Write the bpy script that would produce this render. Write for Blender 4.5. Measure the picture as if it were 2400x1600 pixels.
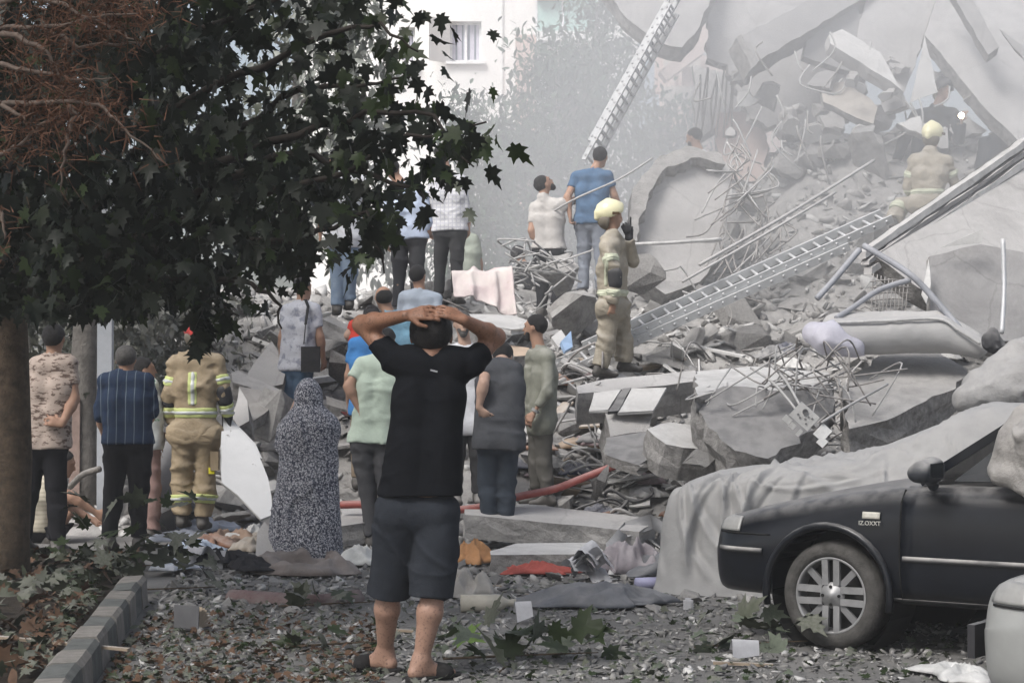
import bpy, bmesh, math, random
import numpy as np
from mathutils import Vector, Matrix, noise as mnoise
R = random.Random(7)
NR = np.random.RandomState(11)
for o in list(bpy.data.objects): bpy.data.objects.remove(o)
SC = bpy.context.scene
COL = SC.collection
rad = math.radians
# ---------------------------------------------------------------- camera, sky, sun, exposure
F, CX, HY, CZ = 4667.0, 1200.0, 880.0, 1.47        # focal length and horizon in photo pixels, eye height in metres
cam = bpy.data.cameras.new('camera'); cam.lens = 70.0; cam.sensor_width = 36.0; cam.clip_end = 600
camo = bpy.data.objects.new('camera', cam); COL.objects.link(camo)
camo.location = (0, 0, CZ); camo.rotation_euler = (rad(90) + math.atan((HY - 800) / F), 0, 0)
SC.camera = camo
w = bpy.data.worlds.new('World'); SC.world = w; w.use_nodes = True
nt = w.node_tree; nt.nodes.clear()
sky = nt.nodes.new('ShaderNodeTexSky'); sky.sky_type = 'NISHITA'; sky.sun_disc = False
SUN_EL, SUN_AZ = 50.0, 222.0                         # compass-like: the sun stands behind the camera, a little to the left
sky.sun_elevation = rad(SUN_EL); sky.sun_rotation = rad(SUN_AZ); sky.dust_density = 4.0; sky.air_density = 1.0; sky.ozone_density = 1.0
hs = nt.nodes.new('ShaderNodeHueSaturation'); hs.inputs['Saturation'].default_value = 0.6
bg = nt.nodes.new('ShaderNodeBackground'); bg.inputs['Strength'].default_value = 0.12
wo = nt.nodes.new('ShaderNodeOutputWorld')
nt.links.new(sky.outputs[0], hs.inputs['Color']); nt.links.new(hs.outputs[0], bg.inputs['Color']); nt.links.new(bg.outputs[0], wo.inputs['Surface'])
sl = bpy.data.lights.new('sun', 'SUN'); sl.energy = 2.7; sl.angle = rad(24); sl.color = (1.0, 0.98, 0.95)
so = bpy.data.objects.new('sun', sl); COL.objects.link(so)
az = rad(SUN_AZ)
sdir = Vector((math.sin(az) * math.cos(rad(SUN_EL)), math.cos(az) * math.cos(rad(SUN_EL)), math.sin(rad(SUN_EL))))
so.rotation_euler = sdir.to_track_quat('Z', 'Y').to_euler(); so.location = sdir * 50
vs = SC.view_settings; vs.view_transform = 'Standard'; vs.look = 'None'; vs.exposure = 0.55; vs.gamma = 1.0; vs.use_curve_mapping = False
cy = SC.cycles
cy.use_denoising = True; cy.max_bounces = 6; cy.diffuse_bounces = 3; cy.glossy_bounces = 2; cy.transmission_bounces = 3; cy.transparent_max_bounces = 6; cy.volume_bounces = 2
cy.use_adaptive_sampling = True; cy.adaptive_threshold = 0.02
try: cy.volume_step_rate = 4.0; cy.volume_max_steps = 64
except Exception: pass

# ---------------------------------------------------------------- photo pixel -> place
def at(px, py, d): return Vector(((px - CX) / F * d, d, CZ - (py - HY) / F * d))
def dist(py, z=0.0): return F * (CZ - z) / (py - HY)                 # distance of a point at height z seen at row py
def onground(px, py, z=0.0):
    d = dist(py, z); return Vector(((px - CX) / F * d, d, z))
def sstep(a, b, t):
    t = np.clip((t - a) / (b - a), 0, 1); return t * t * (3 - 2 * t)
# ---------------------------------------------------------------- value noise
_H = NR.rand(64, 64, 64).astype(np.float32)
def vnoise(x, y, z):
    x = np.asarray(x, np.float32); y = np.asarray(y, np.float32); z = np.asarray(z, np.float32)
    x, y, z = np.broadcast_arrays(x, y, z)
    xi = np.floor(x).astype(np.int32); yi = np.floor(y).astype(np.int32); zi = np.floor(z).astype(np.int32)
    fx = x - xi; fy = y - yi; fz = z - zi
    fx = fx * fx * (3 - 2 * fx); fy = fy * fy * (3 - 2 * fy); fz = fz * fz * (3 - 2 * fz)
    a, b, c = xi & 63, yi & 63, zi & 63; a1, b1, c1 = (a + 1) & 63, (b + 1) & 63, (c + 1) & 63
    L = lambda p, q, t: p + (q - p) * t
    return L(L(L(_H[a, b, c], _H[a1, b, c], fx), L(_H[a, b1, c], _H[a1, b1, c], fx), fy),
             L(L(_H[a, b, c1], _H[a1, b, c1], fx), L(_H[a, b1, c1], _H[a1, b1, c1], fx), fy), fz) - 0.5
def fbm(x, y, z=0.0, o=4):
    s = 0; a = 1.0; f = 1.0
    for i in range(o):
        s = s + a * vnoise(np.asarray(x) * f + 17.3 * i, np.asarray(y) * f + 5.1 * i, np.asarray(z) * f + 9.7 * i); a *= .5; f *= 2.03
    return s
# ---------------------------------------------------------------- objects
def mesh_arrays(name, V, faces_list):
    """faces_list: list of int arrays (n,k)."""
    me = bpy.data.meshes.new(name)
    V = np.asarray(V, np.float32)
    me.vertices.add(len(V)); me.vertices.foreach_set('co', V.ravel())
    fl = [np.asarray(f, np.int32) for f in faces_list if len(f)]
    nl = sum(f.size for f in fl); npoly = sum(len(f) for f in fl)
    me.loops.add(nl); me.polygons.add(npoly)
    me.loops.foreach_set('vertex_index', np.concatenate([f.ravel() for f in fl]))
    ls = []; off = 0
    for f in fl:
        ls.append(off + np.arange(len(f)) * f.shape[1]); off += f.size
    me.polygons.foreach_set('loop_start', np.concatenate(ls).astype(np.int32))
    me.update(calc_edges=True); me.validate()
    return me
def link(name, me, m=None, parent=None, smooth=False):
    o = bpy.data.objects.new(name, me); COL.objects.link(o)
    if m is not None:
        for k in (m if isinstance(m, (list, tuple)) else [m]): me.materials.append(k)
    if smooth: me.polygons.foreach_set('use_smooth', np.ones(len(me.polygons), bool))
    if parent is not None: o.parent = parent
    return o
def tag(o, label=None, cat=None, group=None, kind=None):
    if label: o['label'] = label
    if cat: o['category'] = cat
    if group: o['group'] = group
    if kind: o['kind'] = kind
    return o
def empty(name, loc, label=None, cat=None, group=None, rz=0.0):
    o = bpy.data.objects.new(name, None); COL.objects.link(o); o.location = loc; o.rotation_euler = (0, 0, rz)
    o.empty_display_size = 0.1
    return tag(o, label, cat, group)
class MB:
    """collects simple shapes into one mesh"""
    def __init__(s): s.v = []; s.f = []; s.mi = []
    def add(s, vs, fs, mi=0):
        b = len(s.v); s.v += [tuple(p) for p in vs]; s.f += [tuple(b + i for i in f) for f in fs]; s.mi += [mi] * len(fs)
    def box(s, c, size, rot=None, mi=0):
        hx, hy, hz = size[0] / 2, size[1] / 2, size[2] / 2; c = Vector(c)
        P = [Vector((x, y, z)) for x in (-hx, hx) for y in (-hy, hy) for z in (-hz, hz)]
        if rot is not None: P = [rot @ p for p in P]
        s.add([c + p for p in P], [(0, 1, 3, 2), (4, 6, 7, 5), (0, 4, 5, 1), (2, 3, 7, 6), (0, 2, 6, 4), (1, 5, 7, 3)], mi); return s
    def bar(s, a, b, wx, wz, mi=0, up=(0, 0, 1)):
        a, b = Vector(a), Vector(b); d = b - a; L = d.length
        if L < 1e-6: return s
        y = d / L; up = Vector(up)
        if abs(y.dot(up)) > .98: up = Vector((1, 0, 0))
        x = y.cross(up).normalized(); z = x.cross(y)
        s.box((a + b) / 2, (wx, L, wz), Matrix((x, y, z)).transposed(), mi); return s
    def tube(s, pts, r, n=6, mi=0, cap=True):
        pts = [Vector(p) for p in pts]; m = len(pts)
        rr = r if isinstance(r, (list, tuple)) else [r] * m
        ref = Vector((0.31, 0.17, 0.93)); vs = []
        for i, p in enumerate(pts):
            t = (pts[min(i + 1, m - 1)] - pts[max(i - 1, 0)])
            t = t.normalized() if t.length > 1e-9 else Vector((0, 0, 1))
            x = t.cross(ref)
            if x.length < 1e-3: x = t.cross(Vector((1, 0, 0)))
            x.normalize(); y = t.cross(x)
            for k in range(n):
                a = 2 * math.pi * k / n; vs.append(p + (x * math.cos(a) + y * math.sin(a)) * rr[i])
        fs = [(i * n + k, i * n + (k + 1) % n, (i + 1) * n + (k + 1) % n, (i + 1) * n + k) for i in range(m - 1) for k in range(n)]
        if cap: fs += [tuple(range(n - 1, -1, -1)), tuple((m - 1) * n + k for k in range(n))]
        s.add(vs, fs, mi); return s
    def lathe(s, prof, n=24, M=None, mi=0):
        """prof: (r, z) around z axis, M matrix places it"""
        vs = []; 
        for r, z in prof:
            for k in range(n):
                a = 2 * math.pi * k / n; p = Vector((r * math.cos(a), r * math.sin(a), z)); vs.append(M @ p if M is not None else p)
        m = len(prof)
        fs = [(i * n + k, i * n + (k + 1) % n, (i + 1) * n + (k + 1) % n, (i + 1) * n + k) for i in range(m - 1) for k in range(n)]
        s.add(vs, fs, mi); return s
    def build(s, name, m, parent=None, smooth=False, loc=None):
        me = bpy.data.meshes.new(name); vs = s.v
        if loc is not None: l = Vector(loc); vs = [tuple(Vector(p) - l) for p in vs]
        me.from_pydata(vs, [], s.f); me.update()
        o = link(name, me, m, parent, smooth)
        if any(s.mi): me.polygons.foreach_set('material_index', s.mi)
        if loc is not None: o.location = loc
        return o
def copy_tree(o, parent=None):
    c = o.copy(); COL.objects.link(c); c.parent = parent
    for ch in list(o.children): copy_tree(ch, c)
    return c
# ---------------------------------------------------------------- materials
_M = {}
DUST = (0.46, 0.445, 0.43)
def mat(name, col=(.5, .5, .5), rough=.85, var=.25, scale=6.0, bump=0.0, bscale=None, dust=0.0, dustz=0.2, col2=None, spec=.3, metal=0.0, coords='Object', pattern=None, detail=5.0, coat=0.0, trans=0.0, dscale=9.0):
    if name in _M: return _M[name]
    m = bpy.data.materials.new(name); m.use_nodes = True; _M[name] = m
    t = m.node_tree; N = t.nodes; Lk = t.links.new; N.clear()
    out = N.new('ShaderNodeOutputMaterial'); b = N.new('ShaderNodeBsdfPrincipled'); Lk(b.outputs[0], out.inputs['Surface'])
    tc = N.new('ShaderNodeTexCoord'); co = tc.outputs[coords]
    nz = N.new('ShaderNodeTexNoise'); nz.inputs['Scale'].default_value = scale; nz.inputs['Detail'].default_value = detail; nz.inputs['Roughness'].default_value = .65; Lk(co, nz.inputs['Vector'])
    cr = N.new('ShaderNodeMapRange'); cr.inputs['From Min'].default_value = .3; cr.inputs['From Max'].default_value = .7; Lk(nz.outputs['Fac'], cr.inputs['Value'])
    mx = N.new('ShaderNodeMix'); mx.data_type = 'RGBA'; Lk(cr.outputs[0], mx.inputs['Factor'])
    c2 = col2 if col2 else tuple(max(0, c * (1 - var)) for c in col); c1 = col if col2 else tuple(min(1, c * (1 + var * .6)) for c in col)
    mx.inputs['A'].default_value = (*c2, 1); mx.inputs['B'].default_value = (*c1, 1)
    cout = mx.outputs['Result']
    if pattern: cout = pattern(N, Lk, tc, cout)
    if dust > 0:
        g = N.new('ShaderNodeNewGeometry'); sx = N.new('ShaderNodeSeparateXYZ'); Lk(g.outputs['Normal'], sx.inputs[0])
        mr = N.new('ShaderNodeMapRange'); mr.inputs['From Min'].default_value = dustz - .25; mr.inputs['From Max'].default_value = dustz + .55; Lk(sx.outputs['Z'], mr.inputs['Value'])
        n2 = N.new('ShaderNodeTexNoise'); n2.inputs['Scale'].default_value = dscale; n2.inputs['Detail'].default_value = 6; Lk(co, n2.inputs['Vector'])
        m2 = N.new('ShaderNodeMapRange'); m2.inputs['From Min'].default_value = .32; m2.inputs['From Max'].default_value = .6; m2.inputs['To Min'].default_value = .35; Lk(n2.outputs['Fac'], m2.inputs['Value'])
        mu = N.new('ShaderNodeMath'); mu.operation = 'MULTIPLY'; Lk(mr.outputs[0], mu.inputs[0]); Lk(m2.outputs[0], mu.inputs[1])
        mu2 = N.new('ShaderNodeMath'); mu2.operation = 'MULTIPLY'; Lk(mu.outputs[0], mu2.inputs[0]); mu2.inputs[1].default_value = dust; mu2.use_clamp = True
        md = N.new('ShaderNodeMix'); md.data_type = 'RGBA'; Lk(mu2.outputs[0], md.inputs['Factor']); Lk(cout, md.inputs['A']); md.inputs['B'].default_value = (*DUST, 1)
        cout = md.outputs['Result']
        rr = N.new('ShaderNodeMapRange'); rr.inputs['To Min'].default_value = rough; rr.inputs['To Max'].default_value = .95; Lk(mu2.outputs[0], rr.inputs['Value']); Lk(rr.outputs[0], b.inputs['Roughness'])
    else: b.inputs['Roughness'].default_value = rough
    Lk(cout, b.inputs['Base Color'])
    b.inputs['Specular IOR Level'].default_value = spec; b.inputs['Metallic'].default_value = metal
    if coat: b.inputs['Coat Weight'].default_value = coat; b.inputs['Coat Roughness'].default_value = .15
    if bump > 0:
        nb = N.new('ShaderNodeTexNoise'); nb.inputs['Scale'].default_value = bscale or scale * 4; nb.inputs['Detail'].default_value = 6; nb.inputs['Roughness'].default_value = .7; Lk(co, nb.inputs['Vector'])
        bm = N.new('ShaderNodeBump'); bm.inputs['Strength'].default_value = bump; bm.inputs['Distance'].default_value = .03; Lk(nb.outputs['Fac'], bm.inputs['Height']); Lk(bm.outputs[0], b.inputs['Normal'])
    if trans > 0:
        tr = N.new('ShaderNodeBsdfTranslucent'); Lk(cout, tr.inputs['Color']); ms = N.new('ShaderNodeMixShader'); ms.inputs[0].default_value = trans
        Lk(b.outputs[0], ms.inputs[1]); Lk(tr.outputs[0], ms.inputs[2]); Lk(ms.outputs[0], out.inputs['Surface'])
    return m
def glass_mat(name, col=(.6, .75, .72), alpha=.6, rough=.1):
    m = bpy.data.materials.new(name); m.use_nodes = True; b = m.node_tree.nodes['Principled BSDF']
    b.inputs['Base Color'].default_value = (*col, 1); b.inputs['Roughness'].default_value = rough; b.inputs['Alpha'].default_value = alpha
    return m
def pat_grime(k=.55, scale=1.4, cracks=1.1):
    def f(N, Lk, tc, base):
        n = N.new('ShaderNodeTexNoise'); n.inputs['Scale'].default_value = scale; n.inputs['Detail'].default_value = 9; n.inputs['Roughness'].default_value = .72; Lk(tc.outputs['Object'], n.inputs['Vector'])
        r = N.new('ShaderNodeMapRange'); r.inputs['From Min'].default_value = .46; r.inputs['From Max'].default_value = .66; r.inputs['To Min'].default_value = 1.0; r.inputs['To Max'].default_value = k; Lk(n.outputs['Fac'], r.inputs['Value'])
        w = N.new('ShaderNodeMix'); w.data_type = 'RGBA'; w.inputs['Factor'].default_value = .22; Lk(tc.outputs['Object'], w.inputs['A']); Lk(n.outputs['Color'], w.inputs['B'])
        v = N.new('ShaderNodeTexVoronoi'); v.feature = 'DISTANCE_TO_EDGE'; v.inputs['Scale'].default_value = cracks; Lk(w.outputs['Result'], v.inputs['Vector'])
        c = N.new('ShaderNodeMapRange'); c.inputs['From Min'].default_value = .003; c.inputs['From Max'].default_value = .010; c.inputs['To Min'].default_value = .8; Lk(v.outputs['Distance'], c.inputs['Value'])
        m1 = N.new('ShaderNodeMath'); m1.operation = 'MULTIPLY'; Lk(r.outputs[0], m1.inputs[0]); Lk(c.outputs[0], m1.inputs[1])
        x = N.new('ShaderNodeMix'); x.data_type = 'RGBA'; x.blend_type = 'MULTIPLY'; x.inputs['Factor'].default_value = 1.0; Lk(base, x.inputs['A']); Lk(m1.outputs[0], x.inputs['B']); return x.outputs['Result']
    return f
M_CONC = mat('concrete', (.37, .36, .35), var=.3, scale=5, bump=.7, bscale=30, dust=.7, pattern=pat_grime(.55, 2.2, 2.0))
M_CONCR = mat('broken_concrete', (.30, .29, .28), var=.45, scale=14, bump=1.0, bscale=40, dust=.8)
M_PLAST = mat('plastered_concrete', (.42, .41, .405), var=.16, scale=6, bump=.35, bscale=40, dust=.35, pattern=pat_grime(.68))
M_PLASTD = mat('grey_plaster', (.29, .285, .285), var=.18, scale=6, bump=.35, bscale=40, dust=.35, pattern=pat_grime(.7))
M_WHITE = mat('white_panel', (.55, .545, .535), var=.16, scale=7, bump=.2, dust=.35, pattern=pat_grime(.72, 2.5, .8))
M_STEEL = mat('rusty_steel', (.25, .235, .225), rough=.7, var=.35, scale=20, dust=.5)
M_CABLE = mat('dusty_cable', (.40, .395, .39), var=.2, scale=20, dust=.4)
M_ALU = mat('aluminium', (.56, .57, .58), rough=.5, var=.15, scale=12, metal=.35, spec=.4, dust=.4)
M_WOOD = mat('dusty_wood', (.33, .26, .19), var=.3, scale=8, bump=.2, dust=.6)
M_DARK = mat('dark_grey', (.06, .06, .065), var=.3, scale=12, dust=.35)
# ---------------------------------------------------------------- signed distance figures
def v3(*a): return np.array(a, np.float32)
def smin(a, b, k):
    h = np.clip(.5 + .5 * (b - a) / k, 0, 1); return b * (1 - h) + a * h - k * h * (1 - h)
class SDF:
    def __init__(s, lo, hi, h):
        s.h = h; s.lo = np.asarray(lo, np.float32); s.n = np.maximum(4, np.ceil((np.asarray(hi) - s.lo) / h).astype(int) + 1)
        s.f = np.full(s.n, .5, np.float32)
        s.ax = [s.lo[i] + h * np.arange(s.n[i], dtype=np.float32) for i in range(3)]
    def blk(s, lo, hi):
        i0 = np.clip(np.floor((lo - s.lo) / s.h).astype(int), 0, s.n - 1); i1 = np.clip(np.ceil((hi - s.lo) / s.h).astype(int) + 1, 1, s.n)
        sl = tuple(slice(a, b) for a, b in zip(i0, i1))
        return sl, s.ax[0][sl[0]][:, None, None], s.ax[1][sl[1]][None, :, None], s.ax[2][sl[2]][None, None, :]
    def cone(s, a, b, ra, rb, k=.03, cut_b=None, cut_a=None, op='add'):
        """tapered capsule a->b; cut_b: flat end at fraction of the length"""
        a = np.asarray(a, np.float32); b = np.asarray(b, np.float32); rm = max(ra, rb) + k + s.h * 2
        sl, X, Y, Z = s.blk(np.minimum(a, b) - rm, np.maximum(a, b) + rm)
        d = b - a; L2 = float(d @ d) + 1e-9
        t = ((X - a[0]) * d[0] + (Y - a[1]) * d[1] + (Z - a[2]) * d[2]) / L2; tc = np.clip(t, 0, 1)
        D = np.sqrt((X - a[0] - tc * d[0]) ** 2 + (Y - a[1] - tc * d[1]) ** 2 + (Z - a[2] - tc * d[2]) ** 2) - (ra + (rb - ra) * tc)
        L = math.sqrt(L2)
        if cut_b is not None: D = np.maximum(D, (t - cut_b) * L)
        if cut_a is not None: D = np.maximum(D, (cut_a - t) * L)
        if op == 'sub': s.f[sl] = np.maximum(s.f[sl], -D)
        else: s.f[sl] = smin(s.f[sl], D, k) if k > 0 else np.minimum(s.f[sl], D)
    def ball(s, c, r, k=.02, op='add'): s.cone(c, np.asarray(c, np.float32) + v3(0, 0, 1e-4), r, r, k, op=op)
    def ell(s, c, radii, axes=None, k=.02, op='add', cut=None):
        c = np.asarray(c, np.float32); rm = max(radii) + k + 2 * s.h
        sl, X, Y, Z = s.blk(c - rm, c + rm)
        A = np.eye(3, dtype=np.float32) if axes is None else np.asarray(axes, np.float32)
        q = [((X - c[0]) * A[i][0] + (Y - c[1]) * A[i][1] + (Z - c[2]) * A[i][2]) / radii[i] for i in range(3)]
        l = np.sqrt(q[0] ** 2 + q[1] ** 2 + q[2] ** 2)
        D = (l - 1) * min(radii) * (.6 + .4 * l) if False else (l - 1) * (sum(radii) / 3)
        if cut: 
            for n, t in cut: D = np.maximum(D, (X - c[0]) * n[0] + (Y - c[1]) * n[1] + (Z - c[2]) * n[2] - t)
        if op == 'sub': s.f[sl] = np.maximum(s.f[sl], -D)
        else: s.f[sl] = smin(s.f[sl], D, k)
    def plane(s, n, c, t=0.0):
        """keep the side where (p-c).n < t"""
        n = np.asarray(n, np.float32); c = np.asarray(c, np.float32)
        X, Y, Z = s.ax[0][:, None, None], s.ax[1][None, :, None], s.ax[2][None, None, :]
        s.f = np.maximum(s.f, (X - c[0]) * n[0] + (Y - c[1]) * n[1] + (Z - c[2]) * n[2] - t)
    def folds(s, amp, fx, fy, fz, seed=0.0):
        sl = np.nonzero(np.abs(s.f) < .06)
        X, Y, Z = s.ax[0][sl[0]], s.ax[1][sl[1]], s.ax[2][sl[2]]
        wv = vnoise(X * 3 + seed, Y * 3, Z * 3) * 2.2
        a1 = vnoise(X * fx * .8 + Z * fz * .35 + wv + seed, Y * fy * .8 + wv, Z * fz * .8 + seed); a2 = vnoise(X * fx * .8 - Z * fz * .45 + 7 + seed, Y * fy * .8 + 3, Z * fz * .75 + X * 3 + wv)
        c = np.exp(-(a1 / .11) ** 2) + .8 * np.exp(-(a2 / .10) ** 2)
        mk = np.clip(.5 + 2.4 * vnoise(X * 4 + seed, Y * 4, Z * 5 + 2 * seed), 0, 1)
        n = -.55 * c * mk + .7 * vnoise(X * fx * .45 + seed, Y * fy * .45, Z * fz * .45 + seed) + .25 * vnoise(X * fx * 2.3 + 3, Y * fy * 2.3 + wv + seed, Z * fz * 2.3)
        s.f[sl] += amp * (n + .15).astype(np.float32)
    def mesh(s, name):
        f = s.f; f[0] = f[-1] = .5; f[:, 0] = f[:, -1] = .5; f[:, :, 0] = f[:, :, -1] = .5
        ins = f < 0; nx, ny, nz = f.shape
        c = np.zeros((nx - 1, ny - 1, nz - 1), np.uint8)
        for i in (0, 1):
            for j in (0, 1):
                for k in (0, 1): c += ins[i:nx - 1 + i, j:ny - 1 + j, k:nz - 1 + k]
        act = (c > 0) & (c < 8); I = np.stack(np.nonzero(act), 1)
        idx = np.full(c.shape, -1, np.int32); idx[act] = np.arange(len(I))
        acc = np.zeros((len(I), 3), np.float32); cnt = np.zeros(len(I), np.float32)
        fv = {}
        for q in range(8):
            o = (q & 1, (q >> 1) & 1, (q >> 2) & 1); fv[o] = f[I[:, 0] + o[0], I[:, 1] + o[1], I[:, 2] + o[2]]
        for axx in range(3):
            for u in (0, 1):
                for v in (0, 1):
                    o0 = [0, 0, 0]; o0[(axx + 1) % 3] = u; o0[(axx + 2) % 3] = v; o1 = list(o0); o1[axx] = 1
                    a, b = fv[tuple(o0)], fv[tuple(o1)]; m = (a < 0) != (b < 0)
                    t = np.where(m, a / (a - b + 1e-12 * (a == b)), 0)
                    P = np.array(o0, np.float32)[None, :].repeat(len(I), 0); P[:, axx] = t
                    acc[m] += P[m]; cnt[m] += 1
        V = s.lo + s.h * (I + acc / np.maximum(cnt, 1)[:, None])
        Q = []
        for axx in range(3):
            a = [slice(None)] * 3; b = [slice(None)] * 3; a[axx] = slice(0, -1); b[axx] = slice(1, None)
            A, B = ins[tuple(a)], ins[tuple(b)]; E = np.stack(np.nonzero(A != B), 1)
            if not len(E): continue
            u, v = (axx + 1) % 3, (axx + 2) % 3
            ok = (E[:, u] > 0) & (E[:, v] > 0) & (E[:, u] < f.shape[u] - 1) & (E[:, v] < f.shape[v] - 1); E = E[ok]
            sg = A[E[:, 0], E[:, 1], E[:, 2]]
            def cell(du, dv):
                G = E.copy(); G[:, u] += du; G[:, v] += dv; return idx[G[:, 0], G[:, 1], G[:, 2]]
            q = np.stack([cell(-1, -1), cell(0, -1), cell(0, 0), cell(-1, 0)], 1)
            q[~sg] = q[~sg][:, ::-1]; Q.append(q)
        return mesh_arrays(name, V, [np.concatenate(Q)])
def nrm(v): v = np.asarray(v, np.float32); return v / (np.linalg.norm(v) + 1e-9)
def pat_stripes(colr, freq, width, axis='X'):
    def f(N, Lk, tc, base):
        s = N.new('ShaderNodeSeparateXYZ'); Lk(tc.outputs['Object'], s.inputs[0])
        a = N.new('ShaderNodeMath'); a.operation = 'MULTIPLY'; a.inputs[1].default_value = freq; Lk(s.outputs[axis], a.inputs[0])
        b = N.new('ShaderNodeMath'); b.operation = 'FRACT'; Lk(a.outputs[0], b.inputs[0])
        c = N.new('ShaderNodeMath'); c.operation = 'LESS_THAN'; c.inputs[1].default_value = width; Lk(b.outputs[0], c.inputs[0])
        m = N.new('ShaderNodeMix'); m.data_type = 'RGBA'; Lk(c.outputs[0], m.inputs['Factor']); Lk(base, m.inputs['A']); m.inputs['B'].default_value = (*colr, 1); return m.outputs['Result']
    return f
def pat_check(colr, freq, width):
    g = pat_stripes(colr, freq, width, 'X'); h = pat_stripes(colr, freq, width, 'Z')
    return lambda N, Lk, tc, base: h(N, Lk, tc, g(N, Lk, tc, base))
def pat_blots(colr, scale, thr, stretch=(1, 1, 2.2), soft=.05):
    def f(N, Lk, tc, base):
        mp = N.new('ShaderNodeMapping'); mp.inputs['Scale'].default_value = stretch; Lk(tc.outputs['Object'], mp.inputs[0])
        n = N.new('ShaderNodeTexNoise'); n.inputs['Scale'].default_value = scale; n.inputs['Detail'].default_value = 4; n.inputs['Roughness'].default_value = .7; Lk(mp.outputs[0], n.inputs['Vector'])
        r = N.new('ShaderNodeMapRange'); r.inputs['From Min'].default_value = thr; r.inputs['From Max'].default_value = thr + soft; Lk(n.outputs['Fac'], r.inputs['Value'])
        m = N.new('ShaderNodeMix'); m.data_type = 'RGBA'; Lk(r.outputs[0], m.inputs['Factor']); Lk(base, m.inputs['A']); m.inputs['B'].default_value = (*colr, 1); return m.outputs['Result']
    return f
def pat_legs(colr, z0, z1):
    def f(N, Lk, tc, base):
        s = N.new('ShaderNodeSeparateXYZ'); Lk(tc.outputs['Object'], s.inputs[0]); r = N.new('ShaderNodeMapRange'); r.inputs['From Min'].default_value = z0; r.inputs['From Max'].default_value = z1; Lk(s.outputs['Z'], r.inputs['Value'])
        m = N.new('ShaderNodeMix'); m.data_type = 'RGBA'; Lk(r.outputs[0], m.inputs['Factor']); Lk(base, m.inputs['B']); m.inputs['A'].default_value = (*colr, 1)
        n = N.new('ShaderNodeTexNoise'); n.inputs['Scale'].default_value = 85; n.inputs['Detail'].default_value = 3; Lk(tc.outputs['Object'], n.inputs['Vector'])
        q = N.new('ShaderNodeMapRange'); q.inputs['From Min'].default_value = .54; q.inputs['From Max'].default_value = .70; q.inputs['To Min'].default_value = 1; q.inputs['To Max'].default_value = .55; Lk(n.outputs['Fac'], q.inputs['Value'])
        x = N.new('ShaderNodeMix'); x.data_type = 'RGBA'; x.blend_type = 'MULTIPLY'; x.inputs['Factor'].default_value = 1.0; Lk(m.outputs['Result'], x.inputs['A']); Lk(q.outputs[0], x.inputs['B']); return x.outputs['Result']
    return f
def pat_flowers(colr, scale):
    def f(N, Lk, tc, base):
        n = N.new('ShaderNodeTexNoise'); n.inputs['Scale'].default_value = scale * .8; Lk(tc.outputs['Object'], n.inputs['Vector'])
        ad = N.new('ShaderNodeMix'); ad.data_type = 'RGBA'; ad.inputs['Factor'].default_value = .06; Lk(tc.outputs['Object'], ad.inputs['A']); Lk(n.outputs['Color'], ad.inputs['B'])
        v = N.new('ShaderNodeTexVoronoi'); v.feature = 'DISTANCE_TO_EDGE'; v.inputs['Scale'].default_value = scale; Lk(ad.outputs['Result'], v.inputs['Vector'])
        r = N.new('ShaderNodeMapRange'); r.inputs['From Min'].default_value = .11; r.inputs['From Max'].default_value = .17; Lk(v.outputs['Distance'], r.inputs['Value'])
        m = N.new('ShaderNodeMix'); m.data_type = 'RGBA'; Lk(r.outputs[0], m.inputs['Factor']); Lk(base, m.inputs['A']); m.inputs['B'].default_value = (*colr, 1); return m.outputs['Result']
    return f
# ---------------------------------------------------------------- the ground, kerb and rubble mound
def heightgrid(name, x0, x1, y0, y1, nx, ny, fz, m, smooth=True):
    xs = np.linspace(x0, x1, nx); ys = np.linspace(y0, y1, ny); X, Y = np.meshgrid(xs, ys, indexing='ij'); Z = fz(X, Y)
    V = np.stack([X, Y, Z], -1).reshape(-1, 3); i = np.arange((nx - 1) * (ny - 1)); a = (i // (ny - 1)) * ny + i % (ny - 1)
    return link(name, mesh_arrays(name, V, [np.stack([a, a + ny, a + ny + 1, a + 1], 1)]), m, None, smooth)
def pat_ground(N, Lk, tc, base):
    n = N.new('ShaderNodeTexNoise'); n.inputs['Scale'].default_value = 55; n.inputs['Detail'].default_value = 6; Lk(tc.outputs['Object'], n.inputs['Vector'])
    r = N.new('ShaderNodeMapRange'); r.inputs['From Min'].default_value = .55; r.inputs['From Max'].default_value = .68; Lk(n.outputs['Fac'], r.inputs['Value'])
    m = N.new('ShaderNodeMix'); m.data_type = 'RGBA'; Lk(r.outputs[0], m.inputs['Factor']); Lk(base, m.inputs['A']); m.inputs['B'].default_value = (.26, .25, .235, 1); return m.outputs['Result']
M_ROAD = mat('dusty_asphalt', (.26, .254, .246), col2=(.14, .137, .133), scale=1.6, bump=.7, bscale=60, pattern=pat_ground, detail=8)
g = MB(); g.add([(-200, -120, 0), (200, -120, 0), (200, 380, 0), (-200, 380, 0)], [(0, 1, 2, 3)]); tag(g.build('ground', M_ROAD), kind='structure')
M_SOIL = mat('soil', (.055, .042, .030), col2=(.028, .023, .018), scale=6, bump=1.0, bscale=40)
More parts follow.
